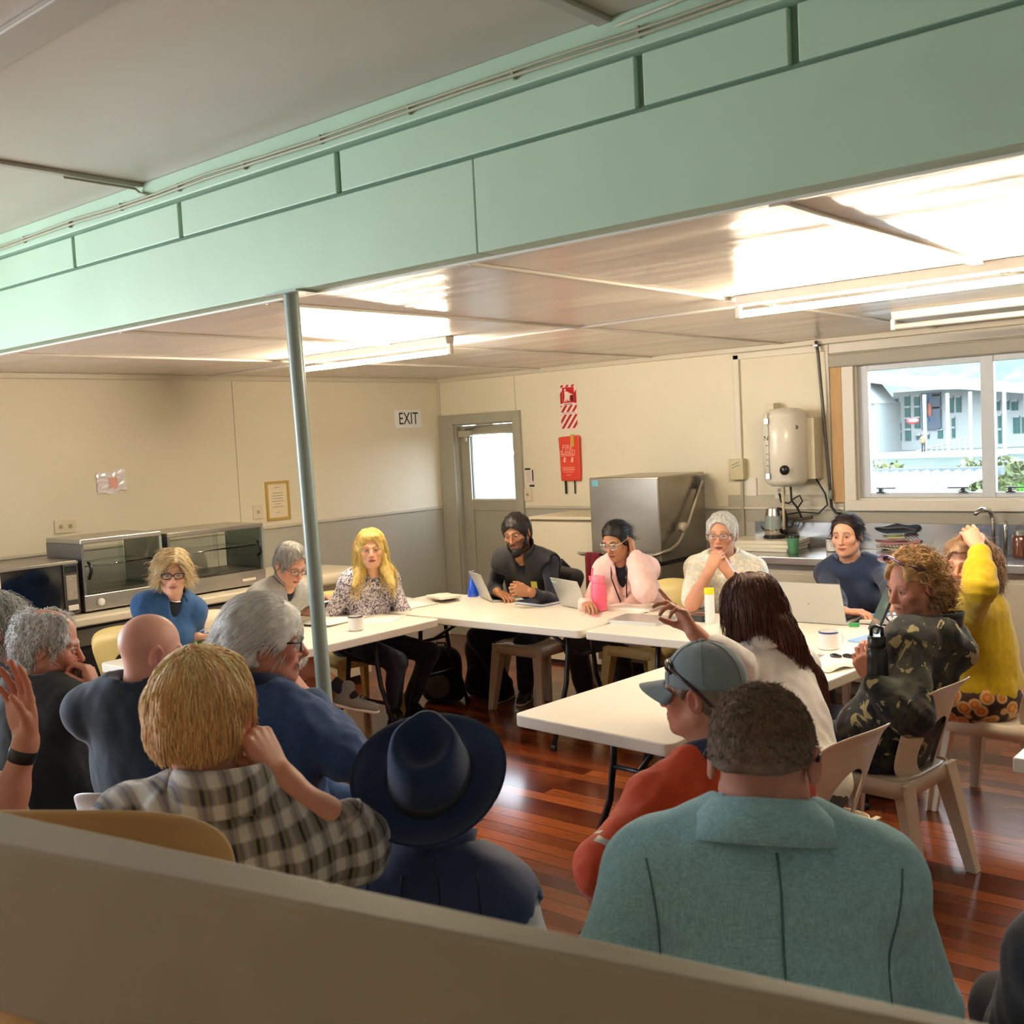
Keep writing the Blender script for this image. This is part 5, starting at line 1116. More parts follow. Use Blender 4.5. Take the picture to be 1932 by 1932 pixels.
def watch(P, k, mat=None, w=.020, off=-.02, face=True, r=.031):
    a, e, wr = P.arm[k]; u = nrm(wr-e); c = wr+u*off; mb = MB(); mb.tube([c-u*w*.6, c-u*w*.5, c+u*w*.5, c+u*w*.6], [r-.002, r, r, r-.002], 18); o = mb.build('wristwatch', mat or M('watch_black', '#131316', .4), P.t, True)
    if face:
        n = -P.hinfo[k][2]; n = nrm(n-(n@u)*u); s = np.cross(u, n); R = Matrix(np.stack([s, u, n], 1).tolist()); MB().box((-.016, -.019, -.004), (.016, .019, .006), R, (0, 0, 0)).build('watch_face', M('watch_glass', '#3c3f44', .1), o).location = tuple(c+n*r)
    return o
# P1 ------------------------------------------------- denim jacket
chair('cream plastic chair behind the left table, under the person in denim', -5.52, 3.22, -95, chair_yel)
p = Person('person with short blonde hair, dark red glasses and a blue denim jacket, writing', (-5.48, 3.24), -105, ad(325, 1080, 5.98), (-121, 8, -3), s=.95, hs=.98, skin='#d7a58a', shw=.175, bust=.02,
   arms={'R': dict(w=az(372, 1203, .775), d=RT*.9+UP*.05-AW*.1, n=-UP, curl=(.55, .6, .65, .7), pole=(.4, -.4, -.9)), 'L': dict(w=az(425, 1185, .775), n=-UP, pole=(-.4, -.4, -.9))}, feat=dict(nose=.95))
p.body(brow='#8a6a4e', browh=.8, lips='#b06a62', eyes='#5a6a78')
p.top('denim_jacket', denim, sleeve=1.55, g=.016, vneck=.14, fold=.005); p.collar(denim, r=.074, h=.04, gap=.6, fall=.8, flare=.03, dip=.03)
q = p.top('black_top', black_cloth, sleeve=.2, g=.006, h=.012, fold=0, neckr=.07, noarm=True, necktop=0)
p.trousers(jeans); p.glasses(dark_frame, w=.0265, h=.017, rim=.0026, lens=lens_m)
p.hair('#d3bb90', t=.018, drape=.020, fw=.060, flow=lambda q_: np.stack([np.where(q_[:, 0] > -.02, 1.0, -1.0), np.full(len(q_), -.15), -.45*np.ones(len(q_))], 1), fringe=True, n=1600, length=.09, rad=.0016, hf=.005, nape=-.07, side=-.055, hl=(.082, .078), rough=.005, rs=60, cvar=.3, jit=.4, prims=[ell((.055, -.02, -.01), (.035, .05, .06), None, .03), ell((-.055, -.02, -.01), (.035, .05, .06), None, .03), ell((.03, .06, .085), (.05, .035, .028), None, .02)])
MB().tube([p.nb+p.Rt@np.array(((.064*math.sin(a)), .02+.062*math.cos(a), .005-.025*math.cos(a))) for a in np.linspace(-1.6, 1.6, 18)], .0035, 6).build('necklace', silver, p.t, True)
buttons(p.t, lambda q_: p.nb+p.Rt@np.array(q_), [(.03, .135, -.15), (.03, .142, -.22), (.03, .14, -.29)], .007, silver)
R_hand = p.hinfo['R']; t = tag(MB().tube([tuple(az(387, 1186, .83)), tuple(az(409, 1197, .785))], .0045, 8).build('pen', M('pen_white', '#e6e0da', .3), smooth=True), 'white pen in the hand of the person in denim', 'pen')
# P2 ------------------------------------------------- grey fleece, reading
chair('cream plastic chair behind the left table, under the reading grey-haired person', -5.52, 3.86, -88)
p = Person('grey-haired person in a grey fleece and shorts reading papers behind the pole', (-5.45, 3.86), -88, ad(548, 1064, 6.3), (-92, 30, 0), s=1.0, skin='#cf9a80', shw=.19, red=.4, belly=.02,
   arms={'R': dict(w=az(560, 1152, .80), d=RT*.7+AW*.2-UP*.1, n=-UP*.6+AW*.6, curl=.5, pole=(.5, -.4, -.9)), 'L': dict(w=az(612, 1131, .80), d=RT*.6-AW*.5+UP*.1, n=-UP, curl=.5, pole=(-.5, -.4, -.9))},
   legs={'R': dict(f=ad(658, 1308, 6.2), toe=0, pole=(.2, .5, 1)), 'L': dict(f=(-5.1, 3.95, .085))})
p.body(brow='#8d8378', lips='#a9675d', eyes='#4d5a63'); p.top('fleece', fleece_g, g=.02, fold=.006, vneck=.08); p.collar(fleece_g, r=.066, h=.055, gap=.35, flare=.012); p.top('dark_shirt', black_cloth, sleeve=.2, g=.008, h=.012, fold=0, noarm=True, necktop=.01)
p.trousers(khaki, shorts=.12, g=.014, name='shorts'); p.glasses(thin_frame, w=.025, h=.015, rim=.0014, lens=lens_m)
p.hair('#aaa69f', t=.010, n=1500, length=.045, rad=.0014, hf=.005, side=-.03)
for k in 'RL':
    kn, an = p.leg[k][1:3]; u = nrm(an-kn); v, f = surf([cap(an-u*.10, an+u*.02, .041, .039, .02)], .006); npmesh('sock', [(v, f, None)], sock_b, p.t)
p.leg['R'] = p.leg['R'][:3]+(math.radians(38), math.radians(-14)); p.shoes(shoe_gry, sole_w, .005)
an = p.leg['R'][2]; c_, s_ = math.cos(math.radians(38)), math.sin(math.radians(38))
for i in range(4):
    y = .03+i*.022; z = -.004-i*.010; pts = [an+np.array([c_*x-s_*y, s_*x+c_*y, z+.010-abs(x)*.25]) for x in (-.028, 0, .028)]; MB().tube([tuple(q_) for q_ in pts], .0035, 6).build('shoelace', M('lace_black', '#18181a', .7), p.t, True)
# P3 ------------------------------------------------- blonde, patterned top
chair('cream plastic chair behind the left table, under the blonde smiling person', -5.42, 4.68, -105, chair_yel)
p = Person('smiling person with long blonde hair in a black and white patterned top', (-5.36, 4.66), -112, ad(700, 1036, 6.75), (-132, 2, 2), s=.95, hs=.97, skin='#dda988', shw=.172, bust=.035, chestw=.95,
   arms={'R': dict(w=az(672, 1140, .785), d=RT*.7-AW*.3, n=-UP, pole=(.35, -.4, -.9), curl=.4), 'L': dict(w=az(742, 1131, .785), d=-RT*.5-AW*.5, n=-UP, pole=(-.35, -.4, -.9), curl=.4)}, legs={'R': dict(f=az(742, 1332, .085)), 'L': dict(f=az(775, 1322, .085), pole=(-.3, .6, 1))})
p.body(brow='#9a7a50', browh=.8, lips='#b8605c', eyes='#5d7688'); p.top('patterned_top', FLORAL, g=.012, fold=.005, neckr=.068); p.trousers(jeans_b); p.shoes(shoe_blk)
BL = '#e8c878'
p.hair(BL, t=.016, drape=.018, fw=.054, n=2200, length=.15, rad=.0016, hf=.005, nape=-.3, side=None, hl=(.080, .080), rough=.006, rs=45, grav=.8, cvar=.28, jit=.25, curl=.004, curlf=40,
   prims=[cap((.066, -.005, .02), (.085, .02, -.14), .034, .032, .03), cap((-.066, -.005, .02), (-.088, .025, -.14), .034, .032, .03), cap((.085, .02, -.14), (.13, .07, -.215), .034, .018, .03), cap((-.088, .025, -.14), (-.115, .085, -.235), .040, .022, .03), cap((0, -.07, .0), (0, -.08, -.17), .06, .06, .04)],
   cuts=[ell((0, .075, -.03), (.052, .06, .105), None, .012)], flow=lambda q_: np.stack([q_[:, 0]*3, q_[:, 1]*.5, -np.ones(len(q_))], 1), keep=lambda q_: (q_[:, 1] < .03)|((np.abs(q_[:, 0]) > .06)&(q_[:, 2] < .0)))
p.hair(BL, base=False, n=160, length=.045, rad=.0014, name='fringe', hf=.004, prims=[ell((0, .066, .086), (.060, .022, .026), None, .02), ell((.045, .062, .06), (.02, .018, .03), None, .02), ell((-.045, .062, .06), (.02, .018, .03), None, .02)], flow=lambda q_: np.stack([q_[:, 0]*4, np.full(len(q_), .4), -np.ones(len(q_))], 1))
# P4 ------------------------------------------------- bearded, black vest
chair('cream plastic chair behind the back table, under the bearded person in black', -4.78, 5.90, 180)
p = Person('bearded dark-haired person in a black sleeveless vest at a silver laptop', (-4.72, 5.84), -162, ad(975, 1006, 7.0), (-164, 13, 7), s=1.0, hs=1.0, skin='#9c6a48', shw=.195, red=.1,
   arms={'R': dict(w=az(938, 1117, .80), d=RT*.55-AW*.7-UP*.2, n=-UP, curl=.4, pole=(.4, -.4, -.9)), 'L': dict(w=ad(1003, 1118, 6.75), d=-RT*.9+UP*.25-AW*.2, n=-AW*.2+UP*-.3+RT*.0+AW*.9, curl=(.75, .8, .85, .85), pole=(-.4, -.4, -.9))},
   legs={'R': dict(f=az(955, 1296, .085), pole=(.5, .5, 1)), 'L': dict(f=az(992, 1298, .085), pole=(-.25, .6, 1))})
p.body(brow='#1a1412', browh=1.3, lips='#8a5348', beard=('#15100e', .9), eyes='#2a1a12'); p.top('black_shirt', black_cloth, g=.008, fold=.004, vneck=.07)
p.top('vest', black_vest, sleeve=.22, g=.024, fold=.004, vneck=.16, noarm=True, low=-.06, armhole=.058); p.collar(black_vest, r=.078, h=.065, gap=.5, flare=.014, dip=.02); p.trousers(jeans); p.shoes(shoe_blk, sole_w)
p.hair('#1b1412', t=.014, n=700, length=.03, rad=.0013, hf=.005, side=-.045, hl=(.083, .062))
p.hair('#15100e', base=False, n=900, length=.016, rad=.0010, name='beard', hf=.004, rough=.002, prims=[cap((-.052, .03, -.065), (0, .083, -.105), .018, .024, .02), cap((.052, .03, -.065), (0, .083, -.105), .018, .024, .02), cap((-.062, .02, -.02), (-.054, .03, -.065), .010, .016, .015), cap((.062, .02, -.02), (.054, .03, -.065), .010, .016, .015), cap((-.022, .098, -.052), (.022, .098, -.052), .005, .005, .006), ell((0, .075, -.112), (.03, .026, .022), None, .02)], cuts=[ell((0, .105, -.064), (.021, .03, .0085), None, .004)])
MB().box((-.024, -.0012, -.028), (.024, .0012, .028)).build('yellow_badge', M('badge_yellow', '#b9a83c', .5), p.t); o = COL.objects[-1]; o.location = tuple(p.nb+p.Rt@np.array((-.085, .152, -.155))); o.rotation_euler = (-.15, 0, -.25)
MB().tube([tuple(p.arm['L'][2]-nrm(p.arm['L'][2]-p.arm['L'][1])*x) for x in (.035, .043)], .031, 14).build('bracelet', M('bracelet_brown', '#5c2c1c', .5), p.t, True)
# P5 ------------------------------------------------- pink cardigan
chair('cream plastic chair at the back table, under the person in the pink cardigan', -3.80, 5.78, 176, chair_yel)
p = Person('person with tied-back black hair, glasses and a pale pink cardigan, hand at the ear', (-3.80, 5.74), -168, ad(1163, 1019, 6.6), (-178, 22, 2), s=.94, hs=.98, skin='#b27f60', shw=.178, bust=.04, red=.2,
   arms={'R': dict(w=az(1106, 1138, .79), d=RT*.1-AW*.9, n=-UP, pole=(.4, -.4, -.9)), 'L': dict(w=ad(1196, 1050, 6.55), e=ad(1216, 1118, 6.4), d=UP*.9-RT*.1+AW*.2, n=-RT*.9+AW*.3, curl=(.45, .5, .55, .6), thumb=(.3, .4))},
   legs={'R': dict(f=az(1104, 1300, .085)), 'L': dict(f=az(1180, 1290, .085))})
p.body(brow='#231812', browh=1.1, lips='#8f4e48', eyes='#2a1a12'); p.top('dark_top', black_cloth, sleeve=.2, g=.006, h=.012, fold=0, noarm=True)
p.top('cardigan', pink_knit, g=.024, fold=.007, vneck=.20, puff=.012, neckr=.078, sleeve={'R': 1.95, 'L': 1.95}); p.trousers(charcoal, g=.02); p.shoes(M('black_white_shoe', '#26262b', .5), sole_w)
p.hair('#17130f', t=.004, fw=.092, n=1500, length=.09, rad=.0011, hf=.004, nape=-.05, side=-.03, hl=(.080, .072), rough=.0015, prims=[ell((0, -.125, .0), (.035, .035, .04), None, .02)], flow=lambda q_: np.stack([q_[:, 0]*2, -np.ones(len(q_)), -q_[:, 2]*3], 1), jit=.1, cvar=.4)
p.glasses(M('pale_gold_spectacles', '#d9c9b4', .25, .8), w=.0265, h=.019, rim=.0019, lens=lens_m, temple=.0028)
lan = M('lanyard_dark', '#2a1620', .7)
MB().tube([p.nb+p.Rt@np.array(q_) for q_ in ((-.055, .05, .03), (-.05, .125, -.06), (-.03, .16, -.18), (-.01, .172, -.27), (.01, .165, -.33))], .005, 6, sq=(1.6, .6)).build('lanyard', lan, p.t, True); MB().tube([p.nb+p.Rt@np.array(q_) for q_ in ((.055, .05, .03), (.05, .13, -.06), (.02, .165, -.20), (-.01, .174, -.28))], .005, 6, sq=(1.6, .6)).build('lanyard', lan, p.t, True)
for k in 'RL':
    kn, an = p.leg[k][1:3]; u = nrm(an-kn); v, f = surf([cap(an-u*.12, an+u*.03, .046, .044, .02)], .008); npmesh('sock', [(v, f, None)], sock_w, p.t)
# P6 ------------------------------------------------- grey hair, light shirt, clasped hands
chair('cream plastic chair at the back table, under the grey-haired person with clasped hands', -3.36, 6.03, 172)
p = Person('grey-haired person in glasses and a pale short-sleeved shirt, hands clasped at the chin', (-3.33, 5.98), -160, ad(1362, 1008, 6.5), (-164, 4, 0), s=1.02, hs=1.03, skin='#d39a7c', shw=.195, red=.5, belly=.03,
   arms={'R': dict(e=az(1306, 1140, .785), w=ad(1338, 1078, 6.12), d=RT*.45+UP*.8+AW*.1, n=AW*.5+RT*.5, curl=(.9, .9, .9, .9), thumb=(.25, .5)), 'L': dict(e=az(1432, 1128, .785), w=ad(1376, 1082, 6.15), d=-RT*.5+UP*.8, n=AW*.6-RT*.4, curl=(.85, .85, .85, .85), thumb=(.2, .4))})
p.body(brow='#6b6258', browh=1.2, lips='#8f4f48', eyes='#4a4038', beard=('#8a8078', .35)); p.top('shirt', LPRINT, sleeve=.85, g=.022, fold=.006, puff=.012, vneck=.09); p.collar(LPRINT, r=.070, h=.036, gap=.5, fall=.6, flare=.018); p.trousers(charcoal)
p.hair('#cfcecb', t=.013, n=1500, length=.035, rad=.0014, hf=.005, side=-.03, hl=(.080, .085)); p.glasses(thin_frame, w=.026, h=.016, rim=.0015, lens=lens_m, temple=.0024); watch(p, 'L')
# P7 ------------------------------------------------- navy top with buttons
chair('cream plastic chair at the back table, under the dark-haired person in navy', -2.50, 6.10, 184)
p = Person('dark-haired person in a navy top with gold shoulder buttons at an open laptop', (-2.48, 6.06), -170, ad(1597, 1010, 6.15), (-176, 4, 2), s=.98, hs=.99, skin='#dca68a', shw=.180, bust=.035, chestw=.95, red=.3,
   arms={'R': dict(w=az(1590, 1156, .785), d=RT*.7-AW*.4, n=-UP, pole=(.4, -.4, -.9), curl=.4), 'L': dict(w=az(1715, 1168, .80), d=-RT*.7-AW*.5, n=-UP, pole=(-.4, -.4, -.9), curl=.6)})
p.body(brow='#241a18', browh=1.1, lips='#b0625c', eyes='#2b1d18'); p.top('navy_top', navy_knit, g=.012, fold=.003, neckr=.074, necktop=-.004); p.trousers(charcoal)
p.hair('#2a1e1c', t=.006, fw=.096, n=1800, length=.10, rad=.0011, hf=.004, nape=-.06, side=-.03, hl=(.080, .085), rough=.0015, flow=lambda q_: np.stack([q_[:, 0]*2+np.sign(q_[:, 0])*.3, -np.ones(len(q_)), -q_[:, 2]*2-.2], 1), jit=.1, cvar=.4,
   prims=[cap((.0, -.11, .0), (.035, -.105, -.10), .030, .026, .02), cap((.035, -.105, -.10), (.05, -.09, -.2), .026, .012, .02)])
for sx in (-1, 1):
    for i in range(3):
        c = p.nb+p.side*sx*(.085+.03*i)+p.fwd*.045+p.up*(-.004-.008*i); MB().sphere(c, (.011, .011, .009), 12, 8).build('shoulder_button', gold_b, p.t, True)
# P8 ------------------------------------------------- camouflage hoodie
chair('cream plastic chair on the right under the person in camouflage', -1.64, 4.11, 84)
p = Person('curly fair-haired person in a camouflage hoodie looking round, sunglasses on head', (-1.62, 4.10), 84, ad(1722, 1104, 4.22), (150, 14, -2), s=1.02, hs=1.0, skin='#c98c74', shw=.195, red=.45, nb=ad(1770, 1186, 4.2),
   arms={'L': dict(w=ad(1648, 1288, 4.06), e=ad(1722, 1352, 3.96), d=UP*.85-RT*.35+AW*.1, n=RT*.6+AW*.8, curl=(.55, .6, .65, .7), thumb=(.55, .2)), 'R': dict(w=az(1690, 1175, .80), d=-RT*.8-AW*.1+UP*.1, n=-UP, curl=.6, pole=(.4, -.4, -.9))},
   legs={'L': dict(f=(-2.05, 4.1, .085)), 'R': dict(f=(-2.0, 4.42, .085))})
p.body(brow='#8a6040', browh=1.0, lips='#9a5850', eyes='#5a5a50', beard=('#8a5434', .5), gaze=(-.25, 0)); p.top('camo_hoodie', CAMO, g=.030, fold=.010, fs=22, puff=.012, neckr=.07, extra=[cap(p.nb-p.fwd*.05+p.side*.09, p.nb-p.fwd*.11-p.up*.05, .05, .055, .05), cap(p.nb-p.fwd*.05-p.side*.09, p.nb-p.fwd*.11-p.up*.05, .05, .055, .05)]); p.collar(fabric('hood_lining_dark', '#22252c'), r=.082, h=.055, gap=.45, flare=.016)
p.trousers(dark_navy); p.shoes(M('brown_boot', '#3a2418', .5))
HC = lambda q_: np.where((q_[:, 1] > .03)[:, None], L3('#c09a66'), L3('#b08c5c'))*(1+.5*np.clip((q_[:, 2]-.05)/.1, 0, 1)[:, None]*0)
p.hair(HC, t=.016, n=3200, length=.075, keep=lambda q_: (q_[:, 1] < .035)|(q_[:, 2] > .10), flow=lambda q_: np.stack([q_[:, 0]*8, np.full(len(q_), -.9), q_[:, 2]*3-.2], 1), rad=.0013, hf=.005, nape=-.13, side=None, hl=(.068, .108), rough=.010, rs=55, curl=.008, curlf=95, grav=.5, cvar=.45, jit=.9, lift=.004, seg=9, prims=[ell((0, -.085, -.04), (.085, .06, .09), None, .03), ell((.06, -.05, -.03), (.04, .05, .075), None, .03), ell((-.06, -.05, -.03), (.04, .05, .075), None, .03)], cuts=[ell((.08, .06, -.03), (.05, .075, .08), None, .01), ell((-.08, .06, -.03), (.05, .075, .08), None, .01)])
g = MB(); T = p.T
for sx in (-1, 1): g.sphere((0, 0, 0), (.034, .010, .024), 16, 10); k = len(g.v)-17*0
gl = MB()
for sx in (-1, 1):
    v0 = len(gl.v); gl.sphere((sx*.034, .0, 0), (.035, .011, .024), 18, 10)
gl.v = [tuple(T((x, .078+z*.7+y, .146+z*.75-abs(x)*.40)) ) for x, y, z in gl.v]
sg = gl.build('sunglasses', M('sunglass_mirror', '#6a4a6a', .12, .6, coat=.6), p.t, True); MB().tube([T(q_) for q_ in ((.068, .055, .112), (.088, .01, .08), (.09, -.05, .05))], .004, 6).build('sunglass_temple', M('sunglass_arm', '#4a2a40', .4), sg, True); MB().tube([T(q_) for q_ in ((-.068, .055, .112), (-.088, .01, .08), (-.09, -.05, .05))], .004, 6).build('sunglass_temple', M('sunglass_arm'), sg, True)
# P9 ------------------------------------------------- mustard jumper, hand on the head
chair('cream plastic chair on the right under the person in the mustard jumper', -1.45, 5.08, 82)
p = Person('person in a mustard yellow jumper with one hand on top of the head', (-1.50, 5.05), 92, ad(1826, 1066, 4.85), (168, 4, 0), s=.95, hs=.98, skin='#cf9478', shw=.175, bust=.03, red=.4,
   arms={'L': dict(e=ad(1848, 1112, 4.52), w=ad(1846, 1036, 4.66), d=UP*.75+AW*.7-RT*.1, n=-UP*.9+RT*.2, curl=(.5, .55, .6, .65)), 'R': dict(w=(-1.85, 5.25, .62))}, legs={'L': dict(f=(-1.95, 4.95, .085)), 'R': dict(f=(-1.95, 5.25, .085))})
p.body(brow='#5d4432', browh=1.0, lips='#a9605a', eyes='#4a3a2c'); p.top('jumper', mustard, g=.022, fold=.008, puff=.006, sleeve=1.84); p.trousers(OFLOR, g=.03)
p.hair('#9c7a5c', t=.018, keep=lambda q_: (q_[:, 1] < .02), n=2600, length=.10, rad=.0013, hf=.005, nape=-.2, side=None, hl=(.074, .085), rough=.010, rs=50, curl=.008, curlf=80, grav=.5, cvar=.3, jit=.8, lift=.004, seg=9, prims=[ell((0, -.09, -.04), (.10, .07, .12), None, .04), ell((.075, -.05, -.03), (.04, .06, .09), None, .03), ell((-.075, -.05, -.03), (.04, .06, .09), None, .03)], cuts=[ell((0, .085, -.04), (.066, .07, .11), None, .01)])
MB().tube([p.T((-.045+.027*math.cos(a), .035+.01*math.sin(a), .145+.022*math.sin(a))) for a in np.linspace(0, 6.3, 24)], .003, 6).build('round_glasses', dark_frame, p.t, True)
p.shoes(shoe_blk)
# P10 ------------------------------------------------ long brown hair, white shirt, gesturing
chair('cream plastic chair at the right table, behind the person in the white shirt', -1.66, 3.36, 80)
p = Person('person with long brown hair in a white shirt, seen from behind, one hand raised', (-1.64, 3.40), 72, ad(1412, 1152, 3.95), (82, 6, 0), s=.97, hs=.99, skin='#b98470', shw=.178, red=.3, bust=.02, tw=-8,
   arms={'L': dict(e=ad(1392, 1262, 3.72), w=ad(1312, 1196, 3.72), d=UP*.80-RT*.50, n=-RT*.75-UP*.35-AW*.25, curl=(.02, .42, .55, .6), thumb=(.3, .5), spread=.12, hs=1.0), 'R': dict(w=az(1480, 1190, .79), n=-UP)}, legs={'L': dict(f=(-2.0, 3.4, .085)), 'R': dict(f=(-2.0, 3.62, .085))})
p.body(); p.top('white_shirt', white_shirt, g=.018, fold=.006, puff=.010, sleeve={'L': 1.55, 'R': 1.9}, necktop=.03); p.collar(white_shirt, r=.072, h=.045, gap=.4, fall=.7, flare=.02); p.trousers(charcoal)
BR = '#54301f'
p.hair(BR, t=.020, drape=.021, n=4200, length=.18, rad=.0012, hf=.005, nape=-.5, side=None, hl=(.078, .085), rough=.005, rs=40, grav=1.3, cvar=.4, jit=.12, curl=.003, curlf=25, seg=10,
   prims=[cap((.05, -.05, .04), (.072, .0, -.13), .045, .034, .03), cap((-.05, -.05, .04), (-.072, .0, -.13), .045, .034, .03), cap((.0, -.085, .02), (.02, -.13, -.12), .065, .06, .04), cap((.02, -.13, -.12), (.09, -.19, -.26), .052, .018, .04), cap((.05, -.10, -.08), (.12, -.19, -.25), .035, .010, .03), ell((0, -.085, .085), (.05, .04, .045), None, .03)], cuts=[ell((0, .08, -.04), (.056, .07, .12), None, .012)],
   flow=lambda q_: np.stack([q_[:, 0]*2.5, -.25-.3*(q_[:, 1] < -.03), -np.ones(len(q_))], 1))
MB().tube([p.T((.01+.02*math.cos(a), -.118+.01*math.sin(a), .075+.025*math.sin(a))) for a in np.linspace(0, 5.2, 14)], .007, 6).build('hair_clip', M('hair_clip_brown', '#5c4034', .35), p.t, True)
# P11 ------------------------------------------------ cap and orange shirt
chair('cream plastic chair in the audience under the person in orange', -1.26, 2.42, 62)
p = Person('person in a grey cap and orange work shirt, seen from behind', (-1.30, 2.40), 58, ad(1322, 1306, 2.86), (100, 4, 0), s=1.0, hs=1.0, skin='#c58872', shw=.215, red=.55, belly=.03, tw=0, nk=-.035,
   arms={'L': dict(e=ad(1140, 1640, 2.60), w=ad(1175, 1665, 2.85), curl=.5), 'R': dict(w=(-1.55, 2.75, .62))})
p.body(); p.top('orange_shirt', orange_vis, g=.026, fold=.007, puff=.018); p.collar(dark_navy, r=.076, h=.055, gap=.4, fall=.3, flare=.016); p.trousers(dark_navy); p.shoes(shoe_blk)
a_, e_, w_ = p.arm['L']; u = nrm(e_-a_); c = a_+(e_-a_)*.80
v, f = ring_collar(c, u, np.cross(u, [0, 0, 1.])+1e-3, .073, .045, 0, 0); solidify(npmesh('reflective_band', [(v, f, None)], M('reflective_grey', '#a9aaa2', .4, .3), p.t), .003)
p.hair('#8a7a6a', t=.004, n=400, length=.02, rad=.001, hf=.005)
T, Rh = p.T, p.Rh
v, f = surf([ell(T((0, -.018, .040)), (.088, .110, .098), Rh, .02), pln(T((0, 0, .022)), Rh@np.array([0, .06, -1.]), .008)], .004, lambda P: (.0014*wob(P, 70, .4)).astype(f4)); capo = npmesh('cap', [(smooth_mesh(v, f, 1), f, None)], grey_cap, p.t)
mb = MB(); n = 16; m_ = 6
for i in range(n+1):
    for j in range(m_+1):
        a = -1.15+2.3*i/n; r = j/m_; x = math.sin(a)*(.080+.004*r); y = .02+math.cos(a)*(.068+.085*r*math.cos(a*.75)); mb.v.append(tuple(T((x, y, .034-.012*r-.045*(abs(x)/.08)**2*(.6+.4*r)))))
mb.f = [(i*(m_+1)+j, (i+1)*(m_+1)+j, (i+1)*(m_+1)+j+1, i*(m_+1)+j+1) for i in range(n) for j in range(m_)]; mb.m = [0]*len(mb.f); solidify(mb.build('cap_peak', grey_cap, capo, True), .004)
MB().sphere(T((0, -.018, .139)), (.009, .009, .006), 10, 6).build('cap_button', grey_cap, capo, True)
for i in range(6):
    a = i*PI/3+.3; MB().tube([T((.089*math.sin(b_)*math.sin(a), -.018+.111*math.sin(b_)*math.cos(a), .040+.099*math.cos(b_))) for b_ in np.linspace(.08, 1.62, 10)], .0012, 5).build('cap_seam', grey_cap, capo, True)
sg = MB(); 
for sx in (-1, 1): sg.sphere((sx*.036, 0, 0), (.037, .012, .022), 16, 10)
sg.v = [tuple(T((x, .088+y-abs(x)*.55, .075+z+(.0)))) for x, y, z in sg.v]; so = sg.build('sunglasses', dark_lens, p.t, True)
for sx in (-1, 1): MB().tube([T((sx*.070, .05, .078)), T((sx*.090, -.0, .045)), T((sx*.094, -.05, .0)), T((sx*.09, -.065, -.02))], .0045, 6).build('sunglass_temple', M('black_red_temple', '#30141a', .3), so, True)
# P12 ------------------------------------------------ teal linen blazer
chair('cream plastic chair in the front row under the person in the teal blazer', -.82, 1.60, 40)
p = Person('person with cropped hair in a teal linen blazer, seen from behind', (-.84, 1.57), 31, ad(1440, 1432, 1.88), (17, 16, -1), s=1.06, hs=1.03, skin='#cf9480', shw=.205, red=.6, belly=.05, chestw=1.1, nk=.040, drop=.0,
   arms={'R': dict(e=ad(1738, 1905, 1.86), w=(-.98, 2.0, .62)), 'L': dict(e=ad(1138, 1850, 1.80), w=(-1.32, 1.80, .62))}, feat=dict(w=1.08))
p.body(hf=.0028, tone=lambda q_, c_: c_*(1-(.38*np.clip((q_[:, 2]+.055)/.05, 0, 1)*np.clip((.03-q_[:, 1])/.03, 0, 1))[:, None]*np.array([.9, 1, 1]))); p.top('blazer', teal_linen, necktop=.045, g=.024, fold=.005, fs=18, puff=.006, h=.008, drape=1, neckr=.075); p.collar(teal_linen, r=.078, h=.040, gap=.5, fall=.75, flare=.034, dip=.03); p.collar(GING, r=.070, h=.040, gap=.4, fall=0, flare=.006, name='shirt_collar', dip=.01); p.trousers(charcoal)
def seam(pts, nm, r=.0016, mat=None): MB().tube([tuple(q_) for q_ in pts], r, 5).build(nm, mat or fabric('teal_seam', '#4a7174', .05), p.t, True)
p.hair(lambda q_: np.where((q_[:, 2] > .03)[:, None], L3('#7b6957'), L3('#86766a')), t=.005, n=8000, length=.016, rad=.0006, hf=.004, nape=-.012, side=.0, mat=M('cropped_hair', '#ffffff', .85, vcol=True, spec=.15), rough=.0015, jit=.9, lift=.0, seg=3, cvar=.35, flow=lambda q_: q_*6+np.array([0, -.2, .6]), keep=lambda q_: q_[:, 2] > -.008)
for sx in (-1, 1): MB().tube([p.T((sx*.088, .05, .012)), p.T((sx*.094, -.005, .012)), p.T((sx*.094, -.030, .002))], .0032, 6).build('spectacle_temple', M('black_plastic'), p.t, True)
P12 = p
# P13 ------------------------------------------------ hat and navy vest
chair('cream plastic chair in the front row under the person in the navy hat', -1.55, 1.46, 30)
p = Person('person in a wide-brimmed navy hat and quilted navy vest, seen from behind', (-1.50, 1.40), 30, ad(818, 1490, 2.22), (34, -16, 2), s=.93, hs=.95, skin='#c99278', shw=.178, drop=.0,
   arms={'R': dict(w=(-1.42, 1.78, .60), pole=(.5, -.4, -.9)), 'L': dict(w=(-1.75, 1.72, .60), pole=(-.5, -.4, -.9))})
p.body(); p.top('pale_shirt', fabric('pale_grey_shirt', '#b9b6bd', .04), g=.014, fold=.007, puff=.014); p.top('quilted_vest', navy_quilt, g=.030, fold=.006, fs=18, noarm=True, low=-.1, neckr=.07, armhole=.062); p.collar(navy_quilt, r=.082, h=.065, gap=.4, flare=.02); p.trousers(dark_navy)
p.hair('#6a5a4c', t=.008, n=300, length=.03, hf=.006)
Rh = p.Rh@np.array(Matrix.Rotation(math.radians(18), 3, 'X')); T = lambda q_, A=p.X, B=Rh, C=p.hs: A+B@(np.asarray(q_, float)*C)
mb = MB(); n = 48
def hat_pt(a, r, z): return T((r*math.sin(a)*.90, -.012+r*math.cos(a)*1.0, z))
